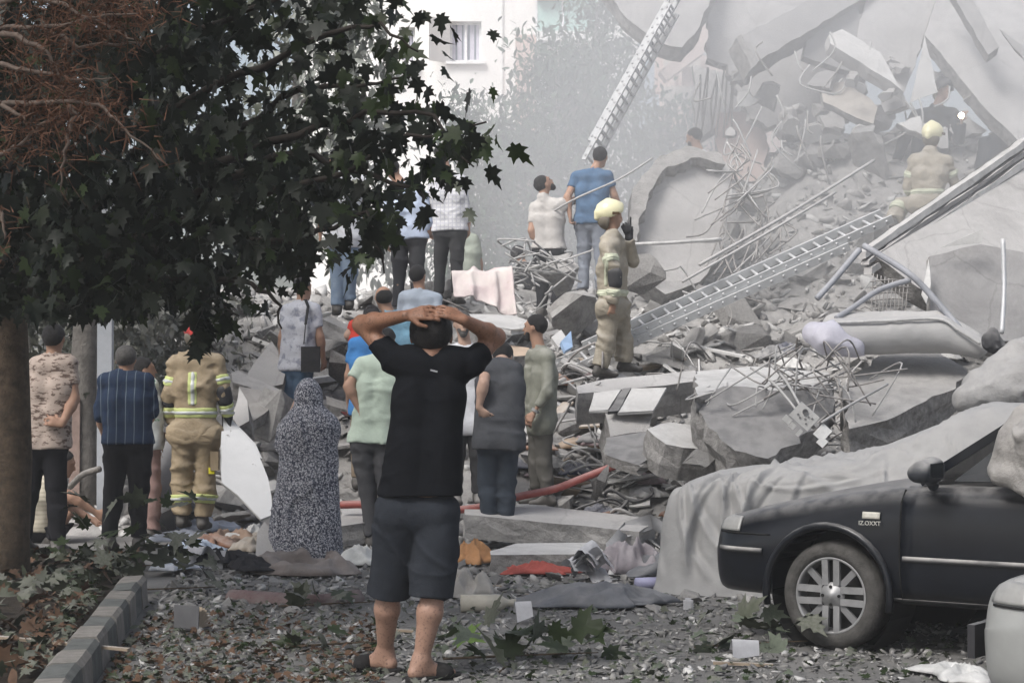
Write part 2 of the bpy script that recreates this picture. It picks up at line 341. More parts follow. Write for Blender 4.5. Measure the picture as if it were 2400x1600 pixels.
# kerb line: from the lower left corner of the view running away along the planting bed
KA, KB = onground(150, 1640), onground(318, 1402)
kd = (KB - KA).normalized(); kn = Vector((-kd.y, kd.x, 0))
def soilz(X, Y):
    side = (X - KA.x) * kn.x + (Y - KA.y) * kn.y
    return np.where(side > .12, .09 + .05 * fbm(X * 2.3, Y * 2.3) + .02 * fbm(X * 9, Y * 9), -.05)
bed = heightgrid('soil', -7.5, -1.0, 6.0, 15.6, 110, 140, soilz, M_SOIL); tag(bed, kind='structure')
K_W = mat('kerb_pale', (.25, .235, .215), var=.3, scale=10, bump=.6, bscale=50)
K_G = mat('kerb_green_grey', (.135, .142, .136), var=.3, scale=10, bump=.6, bscale=50)
kroot = tag(empty('kerb', KA), kind='structure')
L_ = .44; n_k = 9
for i in range(-5, n_k):
    mb = MB(); c = kd * (i * L_)
    prof = [(-.085, -.05), (-.075, .150), (-.055, .172), (.060, .172), (.085, .150), (.10, -.05)]
    jit = [R.uniform(-.006, .006) for _ in range(12)]
    vs = []
    for e, t in ((0, .006), (1, L_ - .006)):
        for q, (x, z) in enumerate(prof): vs.append(c + kd * t - kn * (x + jit[q]) + Vector((0, 0, z + jit[q + 6])))
    n = len(prof); mb.add(vs, [(q, (q + 1) % n, n + (q + 1) % n, n + q) for q in range(n)] + [tuple(range(n - 1, -1, -1)), tuple(range(n, 2 * n))])
    mb.build('kerb_block', K_G if i % 2 else K_W, kroot)
# rubble mound
def zg(X, Y, fine=True):
    X = np.asarray(X, np.float64); Y = np.asarray(Y, np.float64)
    yo = Y + .5 * fbm(X * .5 + 3, Y * .1, 2, 2)
    z = np.interp(yo, [15.9, 16.8, 18.3, 19.4, 20.5, 22.2, 23.2, 25, 28, 34, 36], [-.12, .01, .10, .74, 1.32, 2.05, 2.30, 2.45, 2.5, 2.4, -.3])
    z = z * (.12 + .88 * sstep(-5.2, -2.6, X + (Y - 18) * .10)) 
    z = z + 2.2 * sstep(1.6, 4.2, X) * sstep(22.6, 26.8, Y) * sstep(36, 33, Y)
    z = z - .10 * sstep(-5.2, -2.6, -X - 5.2)
    if fine: z = z + sstep(15.9, 17.2, Y) * (.2 + .8 * sstep(18.3, 19.6, Y)) * (.30 * fbm(X * 1.3, Y * 1.3, 1, 3) + .14 * np.abs(fbm(X * 4.2, Y * 4.2, 4, 3)))
    return z
def zg1(x, y): return max(0.0, float(zg(np.array([x]), np.array([y]))[0]))
M_RUB = mat('rubble_dust', (.40, .388, .375), col2=(.20, .195, .19), scale=4.5, bump=1.0, bscale=30, dust=.6, dustz=.5, detail=8)
mound = heightgrid('rubble', -8.5, 9.0, 15.7, 36.5, 330, 390, zg, M_RUB, False); tag(mound, 'low mound of grey dust and crushed masonry', None, None, 'stuff')
def hit(px, py, d0=15.0, d1=34.0):
    """where the sight line through a pixel first meets the ground or the mound"""
    ds = np.linspace(d0, d1, 400); X = (px - CX) / F * ds; Z = CZ - (py - HY) / F * ds
    G = np.maximum(zg(X, ds), 0); m = np.nonzero(Z <= G)[0]
    if not len(m): return None
    d = ds[m[0]]; return Vector(((px - CX) / F * d, d, float(G[m[0]])))
# ---------------------------------------------------------------- broken concrete: lumps, slabs, bars
def lump_mesh(name, seed, sx, sy, sz, rough=.12, cuts=1):
    r = random.Random(seed); bm = bmesh.new()
    for _ in range(13):
        p = Vector((r.uniform(-1, 1), r.uniform(-1, 1), r.uniform(-1, 1)))
        m = max(abs(p.x), abs(p.y), abs(p.z)); p = p / m * (.75 + .25 * r.random()); bm.verts.new((p.x * sx, p.y * sy, p.z * sz))
    bmesh.ops.convex_hull(bm, input=bm.verts)
    for v in [v for v in bm.verts if not v.link_faces]: bm.verts.remove(v)
    bmesh.ops.dissolve_limit(bm, angle_limit=rad(12), verts=bm.verts, edges=bm.edges); bmesh.ops.triangulate(bm, faces=bm.faces)
    if cuts: bmesh.ops.subdivide_edges(bm, edges=bm.edges, cuts=cuts, use_grid_fill=True)
    s_ = (sx + sy + sz) / 3
    for v in bm.verts:
        n = mnoise.noise(v.co * (2.2 / s_) + Vector((seed, 0, 0))) + .5 * mnoise.noise(v.co * (5 / s_)); v.co += v.normal * n * rough * s_ * 1.25
    me = bpy.data.meshes.new(name); bm.to_mesh(me); bm.free(); return me
LUMPS = [lump_mesh('concrete_chunk', 100 + i, *dims, .14, 1) for i, dims in enumerate([(1, .8, .6), (1, .9, .35), (1, .6, .5), (1, 1, .8), (1, .75, .25), (1, .5, .35), (1, .85, .45), (.9, .9, .18)])]
for m_ in LUMPS: m_.materials.append(M_CONCR)
LUMPS2 = [m_.copy() for m_ in LUMPS]
for m_ in LUMPS2: m_.materials.clear(); m_.materials.append(M_CONC)
MARKS = [(960, 600, 'the light blue shirt man'), (1050, 560, 'the white checked shirt man'), (1130, 670, 'the pink blanket'), (1285, 520, 'the beige tshirt man'), (1385, 470, 'the blue tshirt man'), (1440, 680, 'the cream helmet firefighter'), (1590, 520, 'the upright round-edged slab'), (1700, 700, 'the long ladder'),
         (1500, 790, 'the lower end of the long ladder'), (1900, 610, 'the upper end of the long ladder'), (2080, 700, 'the bent grey pipes'), (2100, 790, 'the long white mattress'), (1880, 960, 'the dangling switch panel'), (1750, 990, 'the dark ragged slab face'), (1500, 890, 'the long precast beam'), (1480, 945, 'the white boards'),
         (1620, 1030, 'the flat-topped pale block'), (1370, 1120, 'the red hose'), (1275, 960, 'the olive shirt man'), (1165, 1000, 'the charcoal tshirt man'), (1300, 1200, 'the low concrete beam'), (870, 900, 'the mint tshirt man'), (725, 1100, 'the chador woman'), (700, 800, 'the shoulder bag man'), (560, 1080, 'the curved white metal sheet'),
         (806, 680, 'the pale jeans'), (930, 740, 'the teal shirt'), (2190, 400, 'the pale helmet firefighter'), (1850, 430, 'the wide pale boulder'), (1960, 300, 'the tall dusty boulder'), (1780, 480, 'the hanging wire mass'), (1640, 340, 'the bearded head in white'), (2280, 420, 'the diagonal slab rim'), (2240, 880, 'the wedge-shaped slab'), (620, 860, 'the tall pale block'),
         (1280, 1295, 'the big flat road slab'), (1250, 1335, 'the red cloth'), (950, 1450, 'the barefoot man'), (1800, 1480, 'the sedan wheel'), (700, 1412, 'the rolled carpet'), (455, 1450, 'the open grey book'), (1415, 1420, 'the dark plastic sheet'), (1475, 1345, 'the purple-grey sack'), (1385, 1355, 'the loose papers'), (490, 1275, 'the clothes pile'), (1120, 1315, 'the orange-brown cloth'), (1140, 1430, 'the cream bottle')]
def where(px, py, what):
    m = min(MARKS, key=lambda q: (q[0] - px) ** 2 + (q[1] - py) ** 2); dx, dy = px - m[0], py - m[1]
    return what + (' near ' if dx * dx + dy * dy < 900 else (' right of ' if dx > 0 else ' left of ') if abs(dx) > abs(dy) else (' below ' if dy > 0 else ' above ')) + m[2]
def chunk(px, py, size, label=None, group=None, name='concrete_chunk', d=None, flat=None, i=None, sink=.25, cat='concrete', rnd=None, me=None):
    rr = rnd or R
    p = hit(px, py) if d is None else at(px, py, d)
    if p is None: return None
    src = me or rr.choice(LUMPS + LUMPS2)
    o = bpy.data.objects.new(name, src); COL.objects.link(o); o.location = p + Vector((0, 0, size * .5 * (1 - 2 * sink) * .5))
    o.scale = (size * rr.uniform(.38, .6), size * rr.uniform(.38, .6), size * rr.uniform(.35, .6)); o.rotation_euler = (rr.gauss(0, .45), rr.gauss(0, .45), rr.uniform(0, 6.28))
    return tag(o, label or where(px, py, ('small ' if size < .19 else 'large ' if size > .4 else '') + ('rough grey' if o.data in LUMPS else 'pale dusty') + ' concrete lump'), cat, group or 'broken concrete lumps strewn over the mound')
def slab(name, label, pts, thick=.18, jit=.03, m=None, me_=None, cat='slab', seed=1, flip=False, chip=7, parent=None):
    """pts: (px, py, distance) corners of the face turned to the viewer; the slab has its thickness behind that face"""
    r = random.Random(seed); P = [at(*p) for p in pts]
    c = sum(P, Vector()) / len(P); nrm_ = Vector()
    for i in range(len(P)): nrm_ += (P[i] - c).cross(P[(i + 1) % len(P)] - c)
    nrm_.normalize()
    C0 = Vector((0, 0, CZ)); den = [(p - C0).dot(nrm_) for p in P]; k0 = (c - C0).dot(nrm_)
    if abs(k0) / (c - C0).length > .12: P = [C0 + (p - C0) * min(1.08, max(.92, k0 / e)) for p, e in zip(P, den)]      # corners slid along the sight line into one plane
    if nrm_.dot(Vector((0, 0, CZ)) - c) < 0: nrm_ = -nrm_; P.reverse()
    ring = []
    for i in range(len(P)):
        a, b = P[i], P[(i + 1) % len(P)]; L = (b - a).length; n = max(1, int(L * chip))
        dr = (b - a).normalized(); inn = dr.cross(nrm_)
        for k in range(n):
            t = k / n; w = jit * (mnoise.noise(Vector((i * 7.1 + t * L * 3.1, seed * 3.7, 0))) + .6 * r.uniform(-1, 1)); 
            if k == 0: w *= .5
            ring.append(a + (b - a) * t + inn * w)
    rows = []; nr = 4
    for q in range(nr):
        t = q / (nr - 1); ins = (.0 if q not in (0, nr - 1) else -1) 
        rows.append([p - nrm_ * (thick * t) + (Vector((r.uniform(-1, 1), r.uniform(-1, 1), r.uniform(-1, 1))) * jit * .55 if 0 < q < nr - 1 else Vector()) for p in ring])
    n = len(ring); vs = [p - c for row in rows for p in row]; fs = []; mi = []
    bm = bmesh.new(); bv = [bm.verts.new(v) for v in vs]
    f = bm.faces.new(bv[:n]); f.material_index = 0
    f2 = bm.faces.new(bv[(nr - 1) * n:][::-1]); f2.material_index = 0
    for q in range(nr - 1):
        for k in range(n):
            ff = bm.faces.new((bv[q * n + k], bv[(q + 1) * n + k], bv[(q + 1) * n + (k + 1) % n], bv[q * n + (k + 1) % n])); ff.material_index = 1
    bmesh.ops.triangulate(bm, faces=[f, f2]); bmesh.ops.recalc_face_normals(bm, faces=bm.faces)
    me = bpy.data.meshes.new(name); bm.to_mesh(me); bm.free()
    o = link(name, me, [m or M_PLAST, me_ or M_CONCR], parent); o.location = c if parent is None else c - parent.location
    if parent is None: tag(o, label, cat)
    return o
def wire(name, label, pts, r=.008, m=None, cat='cable', n=6, wob=.0, seed=0, sub=6, group=None):
    """bent bar or cable through (px, py, d) points, smoothed"""
    P = [p if isinstance(p, Vector) else at(*p) for p in pts]; rr = random.Random(seed); Q = []
    for i in range(len(P) - 1):
        p0, p1, p2, p3 = P[max(i - 1, 0)], P[i], P[i + 1], P[min(i + 2, len(P) - 1)]
        for k in range(sub):
            t = k / sub; Q.append(.5 * ((2 * p1) + (p2 - p0) * t + (2 * p0 - 5 * p1 + 4 * p2 - p3) * t * t + (3 * p1 - p0 - 3 * p2 + p3) * t ** 3))
    Q.append(P[-1])
    if wob: Q = [q + Vector((rr.gauss(0, wob), rr.gauss(0, wob), rr.gauss(0, wob))) for q in Q]
    c = Q[0].copy(); mb = MB(); mb.tube([q - c for q in Q], r, n); o = mb.build(name, m or M_CABLE, None, True); o.location = c
    return tag(o, label, cat, group)
def crumple(name, label, cat, px, py, w, dep, hgt, m, seed=0, rz=None, z=None, d=None, n=26, ridge=1.0, group=None, parent=None, lift=0.0):
    n = 36 if w > .38 else 22
    """a crumpled sheet or heap of cloth resting on the ground or mound"""
    p = (onground(px, py, 0) if z == 0 else hit(px, py)) if d is None else at(px, py, d)
    if p is None: return None
    if z == 0: hgt = hgt * 1.5
    rr = random.Random(seed); u = np.linspace(-1, 1, n); X, Y = np.meshgrid(u, u, indexing='ij')
    q = np.maximum(np.abs(X), np.abs(Y)) + 1e-6; rad_ = np.sqrt(X * X + Y * Y) + 1e-6; Xc = X * (q / rad_) ** .75; Yc = Y * (q / rad_) ** .75; r2 = np.sqrt(Xc ** 2 + Yc ** 2)
    out = 1 + 1.1 * fbm(Xc / (r2 + .01) * 1.6 + seed, Yc / (r2 + .01) * 1.6, seed * .3, 2) * r2
    wp = fbm(Xc * 1.5 + seed, Yc * 1.5, seed + 3, 2) * .9
    rid = 1 - np.abs(fbm(Xc * 2.0 * ridge + wp + seed * 1.7, Yc * 2.0 * ridge + wp, seed, 1)) * 3.0
    rid2 = 1 - np.abs(fbm(Xc * 5.0 * ridge + seed * 1.7, Yc * 4.0 * ridge + wp * 2, seed + 2, 1)) * 3.0
    Z = hgt * np.clip(1 - r2 ** 4, 0, 1) ** .6 * (.22 + .62 * np.clip(rid, 0, 1) * (1 - .5 * r2) + .10 * np.clip(rid2, 0, 1) + .25 * fbm(Xc * 1.2 + seed, Yc * 1.2, seed + 7, 1)) - .012
    a = rz if rz is not None else rr.uniform(0, 6.28); ca, sa = math.cos(a), math.sin(a)
    xx, yy = Xc * out * w / 2, Yc * out * dep / 2
    V = np.stack([xx * ca - yy * sa, xx * sa + yy * ca, Z + (.035 if z == 0 else .012) + lift], -1).reshape(-1, 3)
    i = np.arange((n - 1) * (n - 1)); b = (i // (n - 1)) * n + i % (n - 1)
    o = link(name, mesh_arrays(name, V, [np.stack([b, b + n, b + n + 1, b + 1], 1)]), m, parent, True); o.location = p
    sm = o.modifiers.new('s', 'SOLIDIFY'); sm.thickness = .006
    return tag(o, label, cat, group)
# ---------------------------------------------------------------- the big pieces of the collapsed building
slab('wall_slab', 'pale smooth panel with a rounded rough edge, standing upright beside the helmet firefighter', [(1490, 640, 23.2), (1478, 540, 23.3), (1500, 450, 23.5), (1538, 388, 23.7), (1590, 356, 23.9), (1650, 352, 24.0), (1712, 385, 24.0), (1718, 430, 23.9), (1700, 520, 23.6), (1690, 600, 23.3), (1640, 660, 23.0), (1560, 690, 22.8)], .34, .03, M_PLAST, seed=3)
slab('broken_edge', 'thick rough broken rim arching over the pale upright panel', [(1468, 560, 23.0), (1480, 470, 23.2), (1506, 412, 23.4), (1548, 366, 23.6), (1610, 342, 23.8), (1690, 362, 23.9), (1700, 385, 23.8), (1620, 368, 23.7), (1566, 392, 23.5), (1530, 440, 23.3), (1505, 500, 23.1), (1496, 565, 22.95)], .3, .05, M_CONCR, seed=4, chip=12)
FALLEN = slab('fallen_slab', 'huge diagonal floor slab leaning down from the upper right with grooved pale rim', [(2048, 596, 19.6), (2410, 340, 21.4), (2500, 330, 21.6), (2500, 830, 19.6), (2330, 800, 19.3), (2245, 720, 19.3), (2150, 672, 19.3)], .22, .02, M_PLAST, seed=5)
for i, (o_, th) in enumerate(((0, 16), (20, 10), (36, 16))):
    slab('slab_rim', ['upper pale rim strip of the huge diagonal slab', 'narrow middle groove strip of the huge diagonal slab', 'lower pale rim strip of the huge diagonal slab'][i], [(2030 + o_ * .4, 590 + o_, 19.42), (2420 + o_ * .4, 318 + o_, 21.3), (2420 + o_ * .4, 318 + o_ + th, 21.3), (2030 + o_ * .4, 590 + o_ + th, 19.42)], .10, .012, [M_WHITE, M_PLASTD, M_WHITE][i], M_PLAST, cat='rim', seed=8 + i, parent=FALLEN)
slab('wall_panel', 'grey wall panel with torn pale corner leaning under the diagonal slab', [(2180, 600, 18.9), (2300, 572, 19.0), (2400, 590, 19.0), (2410, 800, 18.7), (2300, 800, 18.6), (2180, 740, 18.6)], .10, .012, M_PLASTD, seed=12)
slab('paper_corner', 'pale triangular torn sheet sticking up from the grey wall panel', [(2205, 580, 18.75), (2305, 536, 18.75), (2302, 568, 18.75)], .01, .004, M_WHITE, M_WHITE, cat='sheet', seed=13)
slab('plaster_strip', 'narrow pale strip standing beside the grey wall panel', [(2160, 690, 18.6), (2178, 606, 18.7), (2182, 668, 18.6), (2172, 712, 18.5)], .02, .006, M_WHITE, M_WHITE, cat='strip', seed=14)
# upper right: storeys hanging in the dust
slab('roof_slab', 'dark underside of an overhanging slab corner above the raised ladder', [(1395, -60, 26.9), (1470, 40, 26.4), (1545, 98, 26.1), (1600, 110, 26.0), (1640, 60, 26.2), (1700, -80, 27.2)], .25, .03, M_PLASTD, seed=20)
slab('storey_panel', 'broad pale panel with ragged lower edge hanging above the round-edged slab', [(1640, -60, 27.2), (1672, 60, 27.0), (1662, 130, 26.9), (1735, 190, 26.8), (1745, 250, 26.7), (1800, 300, 26.6), (1900, 320, 26.5), (2010, 250, 26.8), (2060, 120, 27.0), (2060, -60, 27.3)], .2, .10, M_PLAST, seed=21, chip=12)
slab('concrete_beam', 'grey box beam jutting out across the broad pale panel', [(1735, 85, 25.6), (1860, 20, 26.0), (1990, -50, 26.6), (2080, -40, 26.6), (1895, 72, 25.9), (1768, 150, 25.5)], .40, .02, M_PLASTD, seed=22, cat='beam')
slab('beam_end', 'broken squared end of the grey box beam', [(1728, 86, 25.55), (1740, 78, 25.6), (1775, 148, 25.45), (1762, 158, 25.4)], .3, .03, M_CONCR, seed=23, cat='beam')
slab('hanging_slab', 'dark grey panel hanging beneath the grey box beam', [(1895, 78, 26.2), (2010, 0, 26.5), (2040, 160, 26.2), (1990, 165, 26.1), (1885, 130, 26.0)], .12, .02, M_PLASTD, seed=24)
slab('pale_joist', 'pale tapering joist slanting down to the right in the dust', [(1945, 80, 25.4), (1975, 66, 25.5), (2065, 120, 25.3), (2118, 212, 25.0), (2090, 190, 25.0), (1948, 100, 25.3)], .2, .02, M_WHITE, M_PLAST, seed=25, cat='joist')
slab('floor_panel', 'wide grey floor panel tilted in the dust at the top', [(2045, -60, 26.6), (2010, 88, 26.3), (2120, 215, 26.0), (2170, 85, 26.2), (2260, -60, 27.0)], .16, .02, M_PLAST, seed=26)
slab('sloping_slab', 'long slab sloping steeply down across the upper right', [(2170, 80, 25.8), (2215, -60, 26.4), (2560, -60, 26.4), (2560, 460, 24.6), (2420, 355, 24.6), (2390, 330, 24.7), (2300, 240, 25.2)], .22, .02, M_PLAST, seed=27)
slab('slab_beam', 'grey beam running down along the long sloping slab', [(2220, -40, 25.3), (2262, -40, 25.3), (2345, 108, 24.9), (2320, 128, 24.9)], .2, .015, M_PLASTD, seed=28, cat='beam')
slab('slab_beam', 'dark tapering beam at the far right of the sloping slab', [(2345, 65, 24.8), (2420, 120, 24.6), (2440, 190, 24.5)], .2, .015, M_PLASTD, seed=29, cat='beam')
slab('white_cloth', 'white sheet hanging as a narrow triangle beside the dark rescuers', [(2170, 85, 25.35), (2135, 240, 25.25), (2165, 226, 25.2), (2200, 215, 25.25)], .01, .01, M_WHITE, M_WHITE, cat='sheet', seed=30)
slab('brick_panel', 'beige ragged panel with torn edge behind the sloping joist', [(1925, 200, 25.6), (1990, 190, 25.6), (2060, 250, 25.4), (2050, 290, 25.2), (1980, 262, 25.3), (1930, 240, 25.4)], .12, .04, mat('beige_plaster', (.47, .43, .38), var=.15, dust=.3), seed=31)
slab('stub_wall', 'pinkish wall stub with bare bars behind the bearded head in white', [(1680, 262, 27.6), (1775, 258, 27.6), (1800, 340, 27.0), (1790, 420, 26.6), (1680, 420, 26.8)], .2, .04, mat('pink_plaster', (.47, .36, .32), var=.12, dust=.2), seed=32, cat='wall')
slab('column_stub', 'pale column stub crossed by vertical bars behind the white-shirted man', [(1628, 150, 28.2), (1710, 175, 28.2), (1745, 230, 28.0), (1740, 270, 28.0), (1672, 300, 28.0), (1628, 330, 28.0)], .3, .05, M_WHITE, seed=33, cat='column')
for i in range(9):
    x = 1636 + i * 10 + R.uniform(-3, 3); wire('reinforcing_bar', 'thin dark bar hanging down the pale column stub', [(x + R.uniform(6, 14), 150 + R.uniform(0, 30), 27.3), (x + R.uniform(-4, 6), 235, 27.2), (x - R.uniform(-3, 8), 300 + R.uniform(-15, 30), 27.1)], .014, M_STEEL, 'bar', group='bars on the column stub')
# smaller fragments, torn sheets and bars among the hanging storeys
fr = random.Random(91)
for i in range(30):
    x, y, dd = fr.uniform(1690, 2330), fr.uniform(150, 330), fr.uniform(24.9, 26.4); n_ = fr.randint(4, 6); a0 = fr.uniform(0, 6.28); sz = fr.uniform(14, 48)
    y = min(y, 330); pts = [(x + math.cos(a0 + 6.283 * q / n_) * sz * fr.uniform(.5, 1.3), y + math.sin(a0 + 6.283 * q / n_) * sz * fr.uniform(.35, .9), dd + fr.uniform(-.2, .2)) for q in range(n_)]
    slab('slab_fragment', where(x, y, fr.choice(['jagged grey slab fragment', 'pale angular slab fragment', 'torn plaster fragment'])) + ' in the dust', pts, fr.uniform(.05, .2), .05, fr.choice([M_PLAST, M_CONC, M_PLASTD, M_WHITE]), M_CONC, seed=200 + i, chip=12)['group'] = 'fragments of the hanging storeys'
for i in range(26):
    x, y = fr.uniform(1640, 2250), fr.uniform(60, 330); dd = fr.uniform(24.8, 25.6)
    wire('hanging_wire', where(x, y, 'thin hanging wire') + ' in the dust', [(x, y, dd), (x + fr.uniform(-25, 25), y + fr.uniform(20, 50), dd - .1), (x + fr.uniform(-60, 60), y + fr.uniform(30, 120), dd - .1)], .012, fr.choice([M_STEEL, M_CABLE]), 'wire', group='wires of the hanging storeys', n=5, sub=4)
# middle and lower pile
slab('concrete_block', 'flat-topped pale concrete block with a rough front near the hose', [(1515, 1005, 17.4), (1570, 988, 17.7), (1650, 1000, 17.8), (1735, 1056, 17.3), (1640, 1052, 17.1), (1560, 1040, 17.0)], .30, .04, M_WHITE, M_CONCR, seed=40, cat='block')
slab('concrete_block', 'squared pale beam end lying above the dark hollow', [(1418, 968, 18.3), (1500, 960, 18.4), (1530, 966, 18.4), (1520, 1010, 18.2), (1430, 1022, 18.1)], .40, .02, M_PLAST, M_CONCR, seed=41, cat='block')
slab('concrete_slab', 'large dark grey slab face with ragged edge under the tangled wires', [(1634, 928, 17.0), (1700, 908, 17.3), (1830, 915, 17.4), (1945, 900, 17.5), (1960, 955, 17.0), (1880, 1040, 16.6), (1800, 1075, 16.5), (1720, 1055, 16.6), (1665, 1000, 16.7)], .34, .07, mat('shaded_grey_plaster', (.17, .168, .17), var=.2, scale=5, bump=.4, bscale=40, dust=.3), seed=42, chip=12)  # shade of the slab's underside is put into this base colour
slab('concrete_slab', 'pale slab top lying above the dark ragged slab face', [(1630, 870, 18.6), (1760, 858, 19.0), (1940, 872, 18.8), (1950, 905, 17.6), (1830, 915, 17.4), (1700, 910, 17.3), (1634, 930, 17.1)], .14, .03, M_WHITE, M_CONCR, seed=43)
slab('long_beam', 'long pale precast beam lying level beneath the helmet firefighter', [(1352, 905, 18.9), (1420, 888, 19.2), (1630, 868, 19.4), (1640, 892, 19.2), (1560, 903, 19.0), (1355, 922, 18.8)], .32, .015, M_PLAST, M_CONC, seed=44, cat='beam')
slab('concrete_slab', 'wedge-shaped slab with rough underside on the right of the pile', [(1975, 905, 17.6), (2060, 832, 18.6), (2190, 815, 18.8), (2270, 870, 18.2), (2235, 910, 17.6), (2080, 985, 17.0), (1990, 1005, 16.9)], .3, .06, M_CONC, M_CONCR, seed=45)
slab('white_board', 'white board lying beneath the long precast beam', [(1480, 910, 18.6), (1562, 908, 18.6), (1530, 962, 18.2), (1448, 966, 18.2)], .03, .008, M_WHITE, M_WHITE, cat='board', seed=46)
slab('white_board', 'narrow white board next to a dark strip under the precast beam', [(1392, 920, 18.7), (1455, 912, 18.7), (1425, 960, 18.3), (1380, 962, 18.3)], .03, .008, M_WHITE, M_WHITE, cat='board', seed=47)
slab('dark_strip', 'dark strip leaning between the two white boards', [(1460, 910, 18.6), (1480, 908, 18.6), (1450, 962, 18.2), (1424, 964, 18.2)], .03, .01, M_DARK, M_DARK, cat='strip', seed=48)
slab('concrete_slab', 'big flat slab lying in the road with pale top and rough front edge', [(1150, 1290, 15.2), (1210, 1272, 15.86), (1390, 1270, 15.92), (1415, 1290, 15.2), (1400, 1297, 15.0), (1150, 1299, 14.95)], .15, .02, M_WHITE, M_CONCR, seed=49)
slab('kerb_beam', 'long low concrete beam on the ground behind the charcoal tshirt man', [(1090, 1180, 17.2), (1250, 1182, 17.4), (1540, 1215, 17.2), (1500, 1245, 16.6), (1230, 1218, 16.7), (1090, 1205, 16.8)], .20, .02, M_PLAST, M_CONC, seed=50, cat='beam')
slab('kerb_beam', 'short pale concrete beam at the feet of the mint tshirt man', [(800, 1192, 17.6), (870, 1188, 17.6), (868, 1222, 17.0), (800, 1232, 16.9)], .18, .02, M_PLAST, M_CONC, seed=51, cat='beam')
# left part of the pile
slab('concrete_block', 'tall pale block of concrete behind the red-helmet firefighter', [(580, 880, 20.4), (640, 800, 20.6), (670, 850, 20.5), (665, 900, 20.2), (590, 905, 20.2)], .5, .05, M_PLAST, seed=60, cat='block')
slab('wall_panel', 'grey-brown panel lying slanted under a rough pale edge behind the chador woman', [(560, 905, 19.6), (640, 920, 19.7), (640, 950, 19.3), (595, 985, 19.0), (565, 960, 19.2)], .12, .02, mat('grey_brown_plaster', (.25, .235, .22), var=.2, dust=.3), seed=61)
slab('concrete_edge', 'long rough slab edge sloping down to the right behind the chador woman', [(540, 872, 19.9), (560, 868, 20.0), (660, 915, 19.8), (640, 930, 19.6), (545, 895, 19.7)], .18, .03, M_CONC, seed=62)
slab('concrete_block', 'upright wedge of pale concrete beside the firefighter glove', [(545, 975, 18.6), (562, 908, 18.8), (578, 940, 18.7), (586, 985, 18.5), (560, 1000, 18.4)], .24, .03, M_PLAST, seed=63, cat='block')
slab('white_sheet_metal', 'curved white metal sheet with scratches and stains beside the firefighter legs', [(520, 1010, 17.4), (560, 1005, 17.5), (600, 1050, 17.4), (628, 1120, 17.2), (640, 1205, 16.9), (612, 1215, 16.8), (560, 1160, 17.0), (520, 1130, 17.1)], .03, .012, mat('white_enamel', (.66, .66, .66), rough=.4, var=.06, scale=6, pattern=pat_blots((.12, .11, .10), 7, .62, (1, 1, 1))), M_WHITE, cat='metal sheet', seed=64)
slab('white_sheet_metal', 'tilted white metal door panel with dark lower edge behind the firefighter', [(522, 962, 17.9), (600, 1040, 17.8), (615, 1075, 17.7), (570, 1050, 17.7), (524, 1030, 17.7)], .04, .008, mat('white_enamel'), M_DARK, cat='metal sheet', seed=65)
slab('grey_cabinet', 'grey metal cabinet standing behind the pinstripe shirt man', [(340, 1060, 18.3), (400, 1028, 18.4), (408, 1190, 18.0), (350, 1215, 17.9)], .5, .004, mat('grey_metal', (.30, .30, .31), rough=.5, var=.12, dust=.3), mat('grey_metal'), cat='cabinet', seed=66)
slab('concrete_wedge', 'pale triangular concrete slab standing on edge by the clothes pile', [(598, 1322, 15.7), (604, 1245, 15.9), (622, 1222, 16.0), (690, 1300, 15.8), (692, 1322, 15.6)], .16, .02, M_PLAST, M_CONCR, seed=67)
chunk(545, 1225, .42, 'rounded grey concrete lump next to the clothes pile', name='concrete_boulder', d=16.6, rnd=random.Random(4))
chunk(630, 985, .5, 'rounded boulder-like concrete lump by the jeans of the shoulder bag man', name='concrete_boulder', d=19.4, rnd=random.Random(5))
chunk(800, 880, .55, 'big layered concrete lump between the chador and the bright blue tshirt', name='concrete_boulder', d=20.6, rnd=random.Random(6))
chunk(790, 790, .6, 'pale angular boulder beside the shoulder bag', name='concrete_boulder', d=21.2, rnd=random.Random(9))
chunk(1345, 745, .62, 'rough grey boulder left of the helmet firefighter', name='concrete_boulder', d=21.5, rnd=random.Random(11))
chunk(1318, 650, .5, 'brownish boulder in the tangle of bars behind the firefighter', name='concrete_boulder', d=22.6, rnd=random.Random(13))
chunk(1500, 665, .5, 'pale angular boulder leaning on the foot of the upright panel', name='concrete_boulder', d=22.0, rnd=random.Random(14))
chunk(1960, 372, .75, 'tall dusty boulder standing above the wires in the haze', name='concrete_boulder', rnd=random.Random(15))
chunk(1905, 385, .6, 'brown dusty boulder left of the tall one in the haze', name='concrete_boulder', rnd=random.Random(16))
chunk(2040, 410, .9, 'long rough boulder under the beige ragged panel', name='concrete_boulder', rnd=random.Random(17))
chunk(1850, 420, 1.1, 'wide pale boulder with a broken top right of the upright panel', name='concrete_boulder', rnd=random.Random(18))
chunk(1400, 1155, .38, 'smooth rounded boulder beneath the red hose', name='concrete_boulder', d=17.4, rnd=random.Random(19))
chunk(1640, 1085, .30, 'dark grey lump in front of the flat-topped block', name='concrete_boulder', d=16.8, rnd=random.Random(20))
